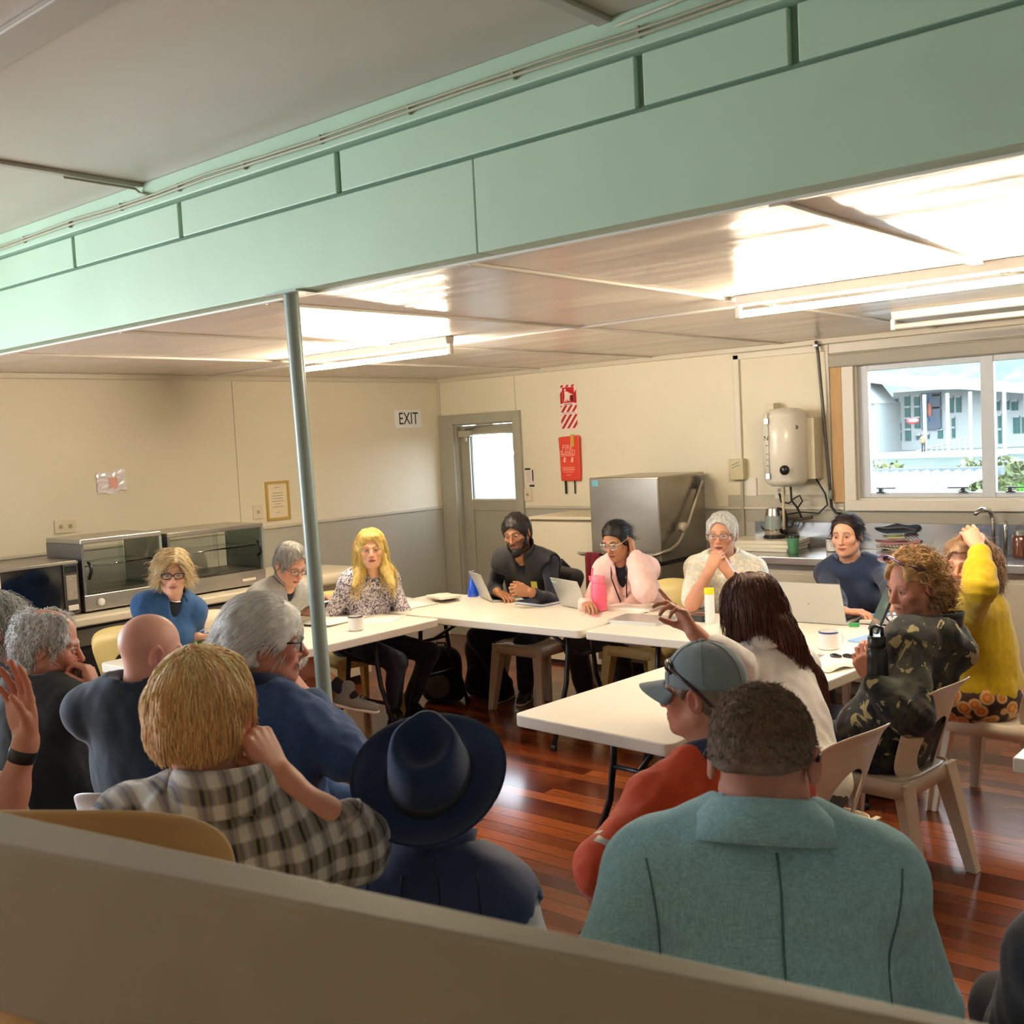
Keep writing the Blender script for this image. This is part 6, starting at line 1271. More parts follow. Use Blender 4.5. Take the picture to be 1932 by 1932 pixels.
prof = [(.098, .058), (.112, .052), (.130, .048), (.150, .047), (.172, .052), (.184, .060), (.185, .064), (.172, .056), (.150, .051), (.130, .052), (.112, .057), (.100, .066)]
for r, z in prof:
    for j in range(n): a = 2*PI*j/n; mb.v.append(tuple(hat_pt(a, r, z+.022*((r-.1)/.085)*math.sin(a)**2-.012*((r-.1)/.085)*math.cos(a))))
K = len(prof); mb.f = [(i*n+j, i*n+(j+1) % n, ((i+1) % K)*n+(j+1) % n, ((i+1) % K)*n+j) for i in range(K) for j in range(n)]; mb.m = [0]*len(mb.f)
hat = mb.build('hat', hat_felt, p.t, True)
mb = MB(); cp = [(.101, .056), (.0995, .085), (.096, .115), (.091, .145), (.084, .168), (.072, .178), (.056, .168), (.036, .148), (.012, .138)]
for r, z in cp:
    for j in range(n):
        a = 2*PI*j/n; c_ = max(0, math.cos(a)); pin = 1-.30*max(0, (z-.09)/.09)*math.exp(-((abs(a if a < PI else 2*PI-a)-.55)/.45)**2); x = r*math.sin(a)*.86*pin; y = r*math.cos(a)*1.05*(1-.10*max(0, (z-.06)/.12)*c_)
        mb.v.append(tuple(T((x, -.012+y, z+.012*c_*(z > .15)))))
K = len(cp); mb.f = [(i*n+j, i*n+(j+1) % n, (i+1)*n+(j+1) % n, (i+1)*n+j) for i in range(K-1) for j in range(n)]+[tuple((K-1)*n+j for j in range(n))]; mb.m = [0]*len(mb.f); mb.build('crown', hat_felt, hat, True)
mb = MB()
for z, e in ((.058, .0015), (.060, .0035), (.084, .003), (.086, .001)):
    for j in range(n): a = 2*PI*j/n; r = (.101-(z-.056)*.055)+e; mb.v.append(tuple(T((r*math.sin(a)*.86, -.012+r*math.cos(a)*1.05*(1-.10*max(0, (z-.06)/.12)*max(0, math.cos(a))), z))))
mb.f = [(i*n+j, i*n+(j+1) % n, (i+1)*n+(j+1) % n, (i+1)*n+j) for i in range(3) for j in range(n)]; mb.m = [0]*len(mb.f); mb.build('hat_band', M('hat_band_grosgrain', '#2e3440', .7), hat, True)
# P14 ------------------------------------------------ white hair, blue fleece
chair('yellowed plastic chair in the audience under the white-haired person', -2.60, 1.86, 18, chair_yel)
p = Person('white-haired moustached person in glasses and a blue fleece, hand at the chin', (-2.60, 1.86), 18, ad(500, 1212, 3.2), (-32, 6, 0), s=1.03, hs=1.06, skin='#c98a76', shw=.19, drop=.02, red=.55, belly=.03,
   arms={'R': dict(e=ad(655, 1432, 3.12), w=ad(584, 1320, 3.32), d=-RT*.55+UP*.65+AW*.2, n=-RT*.6-UP*.5, curl=(.7, .75, .8, .85), thumb=(.4, .5)), 'L': dict(w=(-2.65, 2.25, .64))}, feat=dict(nose=1.15))
p.body(brow='#b9b4ad', browh=1.3, lips='#9a5a50', eyes='#5a6a78'); p.top('fleece', fleece_b, g=.024, fold=.008, puff=.010); p.collar(fabric('fleece_collar_navy', '#1f3050'), r=.078, h=.06, gap=.3, flare=.012); p.trousers(jeans)
p.hair('#ffffff', t=.022, drape=.022, fw=.06, flow=lambda q_: np.stack([q_[:, 0]*3, np.full(len(q_), -1.), -.35-q_[:, 2]*0], 1), keep=lambda q_: (q_[:, 1] < .045)&~((np.abs(q_[:, 0]) > .055)&(q_[:, 2] < .01)&(q_[:, 1] > -.035)), n=3600, length=.065, rad=.0012, hf=.005, nape=-.075, side=-.035, hl=(.080, .080), rough=.005, rs=45, cvar=.22, jit=.35)
p.hair('#efeae2', base=False, name='moustache', n=200, length=.02, rad=.001, hf=.003, prims=[cap((-.026, .094, -.056), (0, .106, -.048), .006, .008, .006), cap((.026, .094, -.056), (0, .106, -.048), .006, .008, .006)])
p.glasses(M('black_plastic'), w=.026, h=.018, rim=.002, lens=lens_m, temple=.0036)
# P15 ------------------------------------------------ plaid shirt
chair('cream plastic chair in the front row under the person in the plaid shirt', -1.80, 1.06, 40)
p = Person('sandy-haired person in a grey plaid shirt resting a fist by the ear, from behind', (-1.80, 1.07), 40, ad(386, 1356, 2.02), (30, 6, 0), seat=.50, nb=ad(420, 1496, 2.0), drop=.02, s=1.03, hs=1.02, skin='#cf9078', shw=.182, red=.6,
   arms={'R': dict(e=ad(668, 1598, 2.06), w=ad(533, 1474, 2.02), d=-RT*.42+UP*.82, n=-RT*.8-UP*.2+AW*.3, curl=(.8, .85, .9, .9), thumb=(.2, .3)), 'L': dict(w=(-2.2, 1.32, .64), pole=(-.3, -.5, -1))})
p.body(hh=.0026, brow='#a88058'); p.top('plaid_shirt', PLAID, g=.022, fold=.007, puff=.016, sleeve={'R': 1.10, 'L': 1.2}, h=.008); p.collar(PLAID, r=.074, h=.048, gap=.5, fall=.7, flare=.018); p.trousers(jeans)
a_, e_, w_ = p.arm['R']; u = nrm(w_-e_)
for i in range(2): v, f = ring_collar(e_+u*(.005+.022*i), u, np.cross(u, [0, 0, 1.]), .066-.002*i, .028, .004, 0); solidify(npmesh('rolled_cuff', [(v, f, None)], PLAID, p.t), .006)
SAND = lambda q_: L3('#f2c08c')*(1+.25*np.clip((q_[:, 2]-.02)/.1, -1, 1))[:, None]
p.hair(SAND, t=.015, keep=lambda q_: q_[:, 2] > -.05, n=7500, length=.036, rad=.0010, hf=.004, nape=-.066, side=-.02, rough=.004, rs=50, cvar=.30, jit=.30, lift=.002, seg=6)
# P16 ------------------------------------------------ bald, tee
chair('white solid-backed plastic chair under the bald person in the dark tee', -3.11, 1.88, 30, chair_pale, hole=False)
p = Person('bald person in a dark tee with white lettering across the back', (-3.12, 1.88), 36, ad(286, 1230, 3.4), (-12, 14, 0), s=1.0, hs=.99, skin='#d19a88', shw=.225, red=.45, belly=.05, chestw=1.15, nb=ad(262, 1288, 3.40),
   arms={'R': dict(w=(-3.2, 2.28, .68)), 'L': dict(w=(-3.5, 2.1, .68))})
p.body(brow='#9a7868', beard=('#8a7a70', .25)); p.top('tee', tee_navy, g=.020, fold=.005, puff=.018, sleeve=.85); p.trousers(charcoal)
P16 = p
# P17 ------------------------------------------------ balding, black blazer
chair('cream plastic chair under the balding person in the black blazer', -3.82, 1.80, 8)
p = Person('balding grey-haired person in a black jacket with a hand at the mouth', (-3.79, 1.80), 10, ad(92, 1218, 3.9), (-36, 14, 0), s=1.04, hs=1.07, skin='#c78a74', shw=.185, red=.6,
   arms={'R': dict(e=ad(136, 1364, 3.88), w=ad(184, 1306, 3.88), d=-RT*.30+UP*.75+AW*.1, n=-RT*.85-UP*.2, curl=(.75, .8, .85, .85), hs=.95, thumb=(.4, .4)), 'L': dict(w=(-3.75, 2.15, .66))}, feat=dict(nose=1.1))
p.body(brow='#a39a90', lips='#9a5a52'); p.top('checked_shirt', TPLAID, g=.020, fold=.006, puff=.016, sleeve={'R': 1.75, 'L': 1.9}); p.top('jacket', black_wool, g=.032, fold=.005, noarm=True, neckr=.078); p.collar(black_wool, r=.078, h=.04, gap=.5, fall=.5); p.trousers(dark_navy)
CUR = lambda q_: np.tile(L3('#d3d2d0'), (len(q_), 1))
p.hair(CUR, t=.016, n=2600, length=.045, rad=.0012, hf=.005, nape=-.075, side=-.03, rough=.007, rs=80, curl=.005, curlf=140, jit=.9, cvar=.3, lift=.002, seg=8, cuts=[ell((.0, -.01, .125), (.052, .085, .06), None, .012), ell((.0, .07, .09), (.06, .05, .05), None, .012)])
MB().tube([tuple(p.hinfo['R'][0]+p.hinfo['R'][1]*.1+p.hinfo['R'][2]*z) for z in (-.001, .004)], .0115, 12).build('ring', gold_b, p.t, True); watch(p, 'R', M('watch_steel', '#b9a77e', .3, .9), face=False)
# P18 ------------------------------------------------ far left, curly hair
chair('cream plastic chair at the far left edge under the curly grey-haired person', -4.27, 1.76, -30)
p = Person('person with wavy grey-brown hair cut off by the left edge of the photo', (-4.24, 1.75), -30, ad(-4, 1188, 4.15), (-10, 8, 0), s=.98, skin='#b98470')
p.body(); p.top('navy_top', dark_navy, g=.02, fold=.006); p.trousers(charcoal)
p.hair('#b2b1aa', t=.022, n=2200, length=.09, rad=.0014, hf=.006, nape=-.08, side=-.04, rough=.009, rs=60, curl=.006, curlf=80, jit=.6, cvar=.4, lift=.003, seg=8)
# P19 ------------------------------------------------ raised hand at the left edge
chair('cream plastic chair outside the left edge under the person with a raised hand', -3.05, .96, -10)
p = Person('person at the left edge showing only a raised open hand with a black watch', (-3.03, .98), -10, ad(-150, 1270, 2.78), (-10, 4, 0), s=1.02, skin='#c98c76', red=.6,
   arms={'R': dict(e=ad(2, 1560, 2.66), w=ad(50, 1398, 2.66), d=UP*.98-RT*.10, n=-AW*.9-RT*.2, curl=(.14, .10, .16, .24), thumb=(.10, .30), spread=.05, hs=1.02), 'L': dict(w=(-3.15, 1.36, .64))})
p.body(hh=.0026); p.top('pale_shirt', fabric('pale_beige_shirt', '#c9c0b4', .05), g=.02, fold=.006, sleeve={'R': .95, 'L': .95}, puff=.012); p.trousers(charcoal); p.hair('#6a5a4c', t=.01, n=500, length=.04, hf=.006); watch(p, 'R', off=-.035, w=.028, r=.034)
# P20 ------------------------------------------------ dark shoulder at the right edge
chair('cream plastic chair at the bottom right corner under the person in black', -.28, 2.12, 38)
p = Person('person in black cut off by the bottom right corner of the photo', (-.29, 2.14), 40, ad(2110, 1530, 1.98), (40, 5, 0), s=1.0, skin='#c08a74', shw=.19, arms={'R': dict(w=(-.42, 2.55, .62)), 'L': dict(w=(-.62, 2.42, .62), pole=(-.5, -.4, -.9))})
p.body(); p.top('black_jacket', black_wool, g=.026, fold=.006, puff=.014); p.collar(black_wool, r=.076, h=.045, gap=.4, fall=.3); p.trousers(charcoal); p.hair('#3a2c24', t=.012, n=500, length=.05, hf=.006)
# ---------------------------------------------------------------- lettering and seams laid on clothes
def part(P, nm): return next(c for c in P.t.children if c.name.split('.')[0] == nm)
tee = part(P16, 'tee')
tx = text('lettering', 'pihibaykayaks.co.nz', .052, M('tee_print_white', '#f2f4f4', .6), P16.t, (0, 0, 0), (0, 0, 0), 0, sx=1)
o_, x_ = ad(184, 1374, 3.75), None
q0 = P16.toL(ad(141, 1361, 3.7)); q1 = P16.toL(ad(223, 1388, 3.5)); vw = nrm(P16.dirL(ad(184, 1374, 3.7)-np.array([0, 0, 1.8041])))
co = np.array([v.co for v in tx.data.vertices]); w_ = co[:, 0].max()-co[:, 0].min(); ax = (q1-q0); ay = nrm(np.cross(np.cross(ax, vw), ax)*-1); ay = ay if ay[2] > 0 else -ay
pts = [q0+ax*((c[0]-co[:, 0].min())/w_)+ay*c[1]*np.linalg.norm(ax)/w_*1.35 for c in co]
for v, q in zip(tx.data.vertices, project(tee, pts, vw, .010)): v.co = q
tx.data.update()
blz = part(P12, 'blazer'); S_ = P12; vw = nrm(P12.dirL(AW*1.0-UP*.15))
def bseam(pts, nm='seam', r=.0016): MB().tube(project(blz, [S_.nb+S_.Rt@np.array(q) for q in pts], vw, .001), r, 5).build(nm, fabric('teal_seam', '#4d7678', .05), blz, True)
bseam([(0, 0, -.02-.03*i) for i in range(16)], 'centre_seam', .0022)
for sx in (-1, 1): bseam([(sx*(.205-.02*math.sin(i/9*2.2)), 0, -.045-.028*i) for i in range(12)], 'armhole_seam', .0018)
P13 = next(o for o in COL.objects if o.get('label', '').startswith('person in a wide-brimmed navy hat'))
vst = next(c for c in P13.children if c.name.startswith('quilted_vest')); bb = np.array([v.co for v in vst.data.vertices]); zc, xc = bb[:, 2].max(), bb[:, 0].mean()
c30 = math.radians(30); wv = AW*1.0-UP*.1; vw3 = (math.cos(c30)*wv[0]+math.sin(c30)*wv[1], -math.sin(c30)*wv[0]+math.cos(c30)*wv[1], wv[2])
for x in (-.10, -.03, .045, .12): MB().tube(project(vst, [(xc+x*(1+.25*i/9), bb[:, 1].mean(), zc-.05-.035*i) for i in range(10)], vw3, .0005), .0022, 5).build('quilt_seam', fabric('vest_seam', '#1c2440', .05), vst, True)
# ---------------------------------------------------------------- foreground rail and stacked chairs
zr = float(ad(200, 1572, 1.0)[2])
B0, B1, F0, F1 = az(200, 1572, zr), az(1700, 1893, zr), az(200, 1633, zr), az(1600, 1908, zr)
ub, uf = B1-B0, F1-F0; b0, b1, f0, f1 = B0-ub*.75, B1+ub*.35, F0-uf*.75, F1+uf*.42
railm = M('rail_paint_taupe', '#a59b86', .45, var=.08, vs=8, bump=.06, bs=40)
rm = MB(); h_ = .165; t_ = [tuple(q) for q in (f0, f1, b1, b0)]; l_ = [(q[0], q[1], q[2]-h_) for q in t_]
rm.add(t_+l_, [(0, 1, 2, 3), (7, 6, 5, 4), (0, 4, 5, 1), (1, 5, 6, 2), (2, 6, 7, 3), (3, 7, 4, 0)])
rl = thing('handrail', 'thick painted timber rail crossing the foreground, blurred and near the camera', 'rail')
rm.build('rail', railm, rl, bevel=.008, seg=3)
for k in (.03, .97):
    c = b0+(b1-b0)*k; c = c+(f0+(f1-f0)*k-c)*.5; MB().box((c[0]-.035, c[1]-.035, .0), (c[0]+.035, c[1]+.035, zr-h_)).build('post', railm, rl)
sc = ad(105, 1500, 1.42); ztop = sc[2]; off = ztop-.83; n_ = 8
tan = plast('chair_plastic_tan', '#e3c08c')
cx_, cy_ = sc[0]+.31*-.5, sc[1]+.31*.85
for i in range(n_+1):
    last = i == n_
    chair('tan plastic chair on top of the stack behind the rail at the lower left' if last else 'tan plastic chair lower in the stack hidden behind the foreground rail', cx_, cy_, 32, tan, True, off*i/n_, 'stacked plastic chairs')
# ---------------------------------------------------------------- on the tables
TZ = .7402
lapm = M('laptop_silver', '#c9c9c6', .32, .55); keym = M('laptop_keys', '#2a2b2e', .4); scr = M('laptop_screen', '#101216', .1)
def laptop(label, px, py, yaw, w=.30, d=.205, lean=22):
    h = az(px, py, TZ); t = thing('laptop', label, 'laptop', (h[0], h[1], TZ), math.radians(yaw), 'open laptops on the tables')
    MB().box((-w/2, 0, .001), (w/2, d, .013)).build('base', lapm, t, bevel=.003); MB().box((-w/2+.02, .02, .0132), (w/2-.02, d*.55, .0142)).build('keyboard', keym, t)
    R = Matrix.Rotation(math.radians(lean), 3, 'X'); lid = MB(); lid.box((-w/2, -.006, .008), (w/2, 0.0, d), R, (0, 0, .008)); l = lid.build('lid', lapm, t, bevel=.003)
    s = MB(); s.box((-w/2+.008, .0002, .02), (w/2-.008, .001, d-.008), R, (0, 0, .008)); s.build('screen', scr, l)
    st = MB(); st.box((-w/2+.015, -.0068, d-.035), (-w/2+.06, -.0062, d-.016), R, (0, 0, .008)); st.build('sticker', M('laptop_sticker', '#9fc3b4', .5), l)
    return t
laptop('open silver laptop in front of the bearded person in black', 919, 1132, -32, .29)
laptop('open silver laptop in front of the person in pink, beside the pink bottle', 1085, 1148, -20, .31)
l3 = laptop('large open silver laptop in front of the dark-haired person in navy', 1533, 1176, 2, .38, .245, 20)
R = Matrix.Rotation(math.radians(20), 3, 'X'); lg = MB(); lg.box((-.004, -.0068, .118), (.006, -.0062, .126), R, (0, 0, .008)); lg.build('lid_emblem', M('emblem_grey', '#8b8a86', .3, .7), l3)
def lie(nm, label, cat, px, py, w, d, h, rz, mat, group=None, z=TZ, bev=.002, corners=.0):
    c = az(px, py, z); m = MB(); m.prism(rrect(-w/2, -d/2, w/2, d/2, max(corners, .002), 3), 0.0005, h, 'z'); o = m.build(nm, mat, bevel=0); o.location = (c[0], c[1], z); o.rotation_euler = (0, 0, math.radians(rz)); return tag(o, label, cat, group)
paper = M('paper_white', '#efe8e2', .7); paperb = M('paper_cool', '#dfe2f2', .7); navyb = M('book_navy', '#262b44', .5)
lie('closed_laptop', 'closed silver laptop on the table near the gesturing hand', 'laptop', 1212, 1172, .33, .23, .018, 5, lapm, corners=.02)
def lathe_thing(nm, label, cat, px, py, z, parts, group=None, rz=0, n=28):
    c = az(px, py, z); t = thing(nm, label, cat, (c[0], c[1], z), rz, group)
    for pn, prof, mat in parts: MB().lathe(([] if pn == 'rim' else [(.0006, prof[0][1])])+prof, n, caps=False).build(pn, mat, t, True, auto=45)
    return t
pinkm = M('bottle_pink', '#ff6f92', .4)
t = lathe_thing('water_bottle', 'bright pink water bottle between the two smaller laptops', 'bottle', 1131, 1152, TZ, [('body', [(.030, .0), (.046, .004), (.048, .02), (.048, .145), (.044, .162), (.040, .168)], pinkm), ('lid', [(.040, .168), (.042, .170), (.042, .205), (.036, .213), (.001, .214)], M('bottle_pink_lid', '#ff86a4', .4))])
MB().tube([(-.03, 0, .19), (-.045, 0, .20), (-.044, 0, .225), (-.036, 0, .26)], .006, 8).build('straw', pinkm, t, True); MB().tube([(-.042, 0, .18), (-.062, 0, .185), (-.06, 0, .21)], .007, 8).build('carry_loop', pinkm, t, True)
lathe_thing('blue_bottle', 'blue tapered bottle behind the laptop of the bearded person', 'bottle', 893, 1125, TZ, [('body', [(.038, 0), (.040, .01), (.036, .05), (.017, .125), (.015, .15)], M('bottle_blue', '#1b4fd0', .12, coat=.6)), ('cap', [(.017, .15), (.017, .175), (.001, .176)], M('cap_blue', '#1a2f8c', .3))])
lathe_thing('white_bottle', 'white bottle with a yellow cap in front of the grey-haired person', 'bottle', 1340, 1176, TZ, [('body', [(.024, 0), (.027, .005), (.027, .155), (.026, .165)], M('bottle_milk', '#e6ecec', .4)), ('cap', [(.0275, .163), (.029, .168), (.027, .195), (.001, .198)], M('cap_yellow', '#f0e020', .4))])
enm = M('mug_enamel', '#efece8', .25)
def mug(label, px, py, rim, z=TZ, r=.043, h=.085, hd=0):
    t = lathe_thing('mug', label, 'mug', px, py, z, [('cup', [(r*.85, 0), (r, .004), (r, h), (r-.004, h), (r-.005, .008), (.001, .007)], enm), ('rim', [(r+.0006, h-.008), (r+.0012, h-.001), (r-.002, h+.001)], rim)], 'enamel mugs')
    MB().tube([(math.cos(hd)*(r+x), math.sin(hd)*(r+x), z_) for x, z_ in ((-.002, h*.8), (.022, h*.78), (.028, h*.5), (.02, h*.25), (-.002, h*.2))], .004, 8).build('handle', enm, t, True); return t
mug('white mug with a dark rim on the left table beside the pole', 672, 1189, M('rim_black', '#20222c', .3), hd=2.2)
mug('white mug with a blue rim by the large laptop', 1564, 1224, M('rim_blue', '#3b4a86', .3), r=.046, hd=.9)
def sheets(nm, label, cat, px, py, w, d, rz, n=1, curl=.02, mat=paper, z=TZ):
    c = az(px, py, z); t = thing(nm, label, cat, (c[0], c[1], z), math.radians(rz)); K = 12
    for s_ in ((-1, 1) if n == 2 else (0,)):
        m = MB()
        for i in range(K+1):
            u = i/K; x = (s_*u*w/2 if n == 2 else (u-.5)*w); zz = .003+curl*(math.sin(PI*min(1, u*1.2))*.8 if n == 2 else u*u)
            m.v += [(x, -d/2, zz), (x, d/2, zz)]
        m.f = [(2*i, 2*i+2, 2*i+3, 2*i+1) for i in range(K)]; m.m = [0]*K
        o = m.build('page', mat, t, True); solidify(o, .004, 1 if s_ >= 0 else -1)
    return t
sheets('open_binder', 'open white binder of papers in front of the blonde person', 'binder', 757, 1140, .46, .28, -5, 2, .018)
t = sheets('open_report', 'report with a page lifted, beside the pole', 'report', 628, 1172, .40, .27, -80, 1, .01)
c = az(612, 1160, TZ); m = MB(); K = 10
for i in range(K+1):
    a = i/K*1.9; m.v += [(-.13+.26*0, .0, 0)]*0+[tuple(c+np.array([.20*math.sin(a*.5)-.10, -.14, .09*math.sin(a)+.004])), tuple(c+np.array([.20*math.sin(a*.5)-.10, .12, .09*math.sin(a)+.004]))]
m.f = [(2*i, 2*i+2, 2*i+3, 2*i+1) for i in range(K)]; m.m = [0]*K; pg = m.build('lifted_page', paperb, smooth=True); pg.parent = t; pg.matrix_parent_inverse = Matrix.LocRotScale(t.location, t.rotation_euler, None).inverted(); solidify(pg, .002)
lie('loose_sheet', 'loose sheet of paper beside the white mug on the left table', 'paper', 712, 1172, .21, .297, 20, .0015, 20, paper) if False else lie('loose_sheet', 'loose sheet of paper beside the white mug on the left table', 'paper', 722, 1168, .21, .28, .0016, 25, paper)
t = thing('spectacle_case', 'black oval spectacle case on the left table', 'case', tuple(az(727, 1152, TZ)), .2); MB().sphere((0, 0, .018), (.085, .035, .018), 24, 10).build('shell', M('case_black', '#17181a', .25, coat=.4), t, True); MB().sphere((0, 0, .022), (.086, .0355, .003), 24, 6).build('seam', M('case_edge', '#4a4c4e', .3), t, True)
lie('black_tray', 'small black tray behind the mug on the left table', 'tray', 668, 1150, .13, .2, .012, -10, M('matt_black', '#19191b', .5))
for i, (w, d, lb) in enumerate(((.23, .16, 'thick pale envelope at the bottom of the small pile by the corner'), (.22, .15, 'pale booklet in the middle of the small pile by the corner'), (.20, .15, 'bent cream card on top of the small pile by the corner'))):
    lie('envelope', lb, 'envelope', 836, 1127, w, d, .013, -25+i*6, M('envelope_cream', '#e6dfcf', .6) if i != 1 else paper, 'papers piled at the corner', TZ+.0135*i)
def book(label, px, py, w, d, h, rz):
    c = az(px, py, TZ); t = thing('notebook', label, 'notebook', (c[0], c[1], TZ), math.radians(rz)); MB().box((-w/2, -d/2, .003), (w/2, d/2, h-.003)).build('pages', paperb, t); MB().box((-w/2-.002, -d/2-.003, h-.003), (w/2+.002, d/2, h)).build('cover', navyb, t); MB().box((-w/2-.002, -d/2-.003, 0.0005), (w/2+.002, d/2, .003)).build('back_cover', navyb, t); return t
book('navy notebook between the two smaller laptops', 1016, 1139, .25, .17, .020, -6)
lie('phone', 'black phone beside the laptop of the bearded person', 'phone', 968, 1128, .15, .075, .009, -15, M('phone_black', '#101114', .15, coat=.4), corners=.01)
lie('pink_card', 'clear card holder with a pink stripe near the table joint', 'card', 1116, 1163, .105, .07, .004, -8, M('card_pale', '#ead9d4', .3), corners=.006); COL.objects[-1]; 
cc = az(1119, 1163, TZ); o = tag(MB().box((cc[0]-.01, cc[1]-.02, TZ+.0042), (cc[0]+.04, cc[1]+.015, TZ+.0055)).build('pink_slip', M('slip_pink', '#f07f92', .5)), 'pink slip lying on the clear card holder', 'paper')
lie('notepad', 'pad of white paper between the pink bottle and the gesturing hand', 'notepad', 1196, 1148, .30, .21, .018, 8, paper)
lie('pen_grey', 'white pen beside the paper pad', 'pen', 1158, 1140, .14, .009, .009, 30, M('pen_white', '#e6e0da', .3)) if False else None
lie('black_glasses_box', 'black box in front of the grey-haired person with clasped hands', 'box', 1313, 1170, .15, .09, .035, 0, M('box_black', '#121613', .25, coat=.3), corners=.01)
MBg = MB(); c = az(1302, 1150, TZ+.004)
for sx in (-1, 1): MBg.tube([(c[0]+sx*.032+.026*math.cos(a), c[1]+.018*math.sin(a), TZ+.01) for a in np.linspace(0, 2*PI, 20)], .002, 5)
MBg.tube([(c[0]+.06, c[1], TZ+.01), (c[0]+.05, c[1]+.12, TZ+.006)], .002, 5); MBg.tube([(c[0]-.006, c[1], TZ+.01), (c[0]+.006, c[1], TZ+.01)], .002, 5)
tag(MBg.build('spectacles', dark_frame, smooth=True), 'folded spectacles lying beside the black box', 'spectacles')
sheets('open_booklet', 'open booklet near the right table edge by the camouflage person', 'booklet', 1574, 1254, .30, .21, 70, 2, .015)
c = az(1577, 1240, TZ+.02); m = MB(); m.sphere((c[0], c[1], TZ+.026), (.03, .008, .012), 12, 6); m.sphere((c[0]+.05, c[1]+.02, TZ+.026), (.03, .008, .012), 12, 6); tag(m.build('folded_sunglasses', dark_lens, smooth=True), 'dark folded sunglasses lying on the open booklet', 'sunglasses')
# things by the camouflage person
t = lathe_thing('drink_bottle', 'dark steel drink bottle held by the person in camouflage', 'bottle', 1640, 1290, .70, [('body', [(.034, 0), (.040, .006), (.040, .135), (.036, .155), (.030, .162)], M('bottle_gunmetal', '#3a3a3c', .3, .7)), ('lid', [(.031, .162), (.033, .165), (.033, .20), (.028, .206), (.001, .207)], blackp)])
bt = ad(1656, 1286, 4.05); t.location = (float(bt[0]), float(bt[1]), float(bt[2])-.03)
MB().tube([(-.02, 0, .205), (-.02, 0, .235), (.0, .0, .243), (.022, 0, .235), (.022, 0, .205)], .007, 8).build('carry_handle', blackp, t, True)
tb = thing('tablet', 'black-cased tablet propped up facing the camouflage person', 'tablet', tuple(az(1646, 1194, TZ)), math.radians(-58))
R = Matrix.Rotation(math.radians(-24), 3, 'X'); m = MB(); m.box((-.10, -.006, 0), (.10, .006, .25), R, (0, 0, 0)); m.build('case', M('case_black', '#17181a', .25), tb, bevel=.004); m = MB(); m.box((-.09, -.0075, .012), (.09, -.0062, .238), R, (0, 0, 0)); m.build('screen', M('tablet_screen', '#5d7069', .08, coat=.5), tb)
m = MB(); m.box((-.1, .006, .23), (-.02, .012, .262), R, (0, 0, 0)); m.build('blue_clip', M('clip_blue', '#5f9fd6', .4), tb, bevel=.003); MB().tube([(0, .04, .12), (0, .12, .002)], .004, 6).build('kickstand', blackp, tb, True)
lie('blue_folder', 'light blue folder under papers on the right table', 'folder', 1668, 1206, .30, .21, .008, 80, M('folder_blue', '#86a9dc', .4))
lie('paper_stack', 'stack of white papers by the hand of the dark-haired person in navy', 'papers', 1680, 1172, .28, .21, .014, 10, paper)
lie('blue_pamphlet', 'blue pamphlet on the stack of white papers', 'pamphlet', 1668, 1160, .16, .08, .004, 40, M('pamphlet_blue', '#5d9cc8', .4), z=TZ+.0145)
lie('green_packet', 'small green packet near the base of the tablet', 'packet', 1612, 1182, .05, .035, .018, 15, M('packet_green', '#3f9a52', .35), corners=.008)
for i, (px, py, h) in enumerate(((358, 1216, '3f8a52'), (368, 1218, '6aa05a'), (377, 1215, '2f7a4a'), (386, 1217, '8fae6a'))):
    c = az(px, py, TZ); o = MB().sphere((0, 0, .012), (.018, .013, .011), 10, 7).build('wrapped_sweet', M('sweet_'+h, '#'+h, .25, coat=.3), smooth=True); o.location = (c[0], c[1], TZ); tag(o, ['dark green wrapped sweet at the left end of the row by the writing hand', 'light green wrapped sweet second from the left by the writing hand', 'deep green wrapped sweet third from the left by the writing hand', 'pale green wrapped sweet at the right end of the row by the writing hand'][i], 'sweet', 'green sweets on the left table')
lie('form', 'sheet of paper under the pen of the person in denim', 'paper', 405, 1213, .21, .29, .0016, 0, M('paper_pinkish', '#e9d9d6', .7))
# ---------------------------------------------------------------- kitchen bench
BZ = .9208
def byY(px, py, Y):
    o = np.array([0, 0, 1.8041]); q = ad(px, py, 1.0)-o; return o+q*((Y-o[1])/q[1])
cuc = M('board_white', '#e6e0d0', .45)
for i in range(3):
    c = az(1455, 1036, BZ); o = MB().prism(rrect(-.26, -.17, .26, .17, .02, 3), 0, .024, 'z').build('chopping_board', cuc, bevel=.003); o.location = (c[0]-.05+.01*i, c[1]+.02*i, BZ+.0245*i); o.rotation_euler = (0, 0, .06*i); tag(o, ['white chopping board at the bottom of the pile under the kettle', 'white chopping board in the middle of the pile under the kettle', 'white chopping board on top of the pile, carrying the kettle'][i], 'chopping board', 'chopping boards on the bench')
c = az(1455, 1036, BZ); t = thing('kettle', 'glass and steel electric kettle on the chopping boards', 'kettle', (c[0], c[1]+.06, BZ+.0745))
MB().lathe([(.075, 0), (.08, .004), (.08, .018), (.07, .022)], 32).build('power_base', blackp, t, True, auto=40); MB().lathe([(.066, .022), (.07, .026), (.07, .07)], 32, caps=False).build('steel_base', barm, t, True)
MB().lathe([(.070, .07), (.067, .11), (.062, .165)], 32, caps=False).build('glass_body', M('kettle_glass', '#aebdb9', .06, alpha=.55, coat=.5), t, True); MB().lathe([(.062, .165), (.058, .19), (.052, .215), (.03, .222), (.001, .223)], 32, caps=False).build('steel_lid', barm, t, True, auto=50)
MB().tube([(.045, -.02, .215), (.095, -.03, .205), (.112, -.035, .15), (.105, -.03, .08), (.07, -.02, .04)], .016, 10, sq=(1, .8)).build('handle', blackp, t, True)
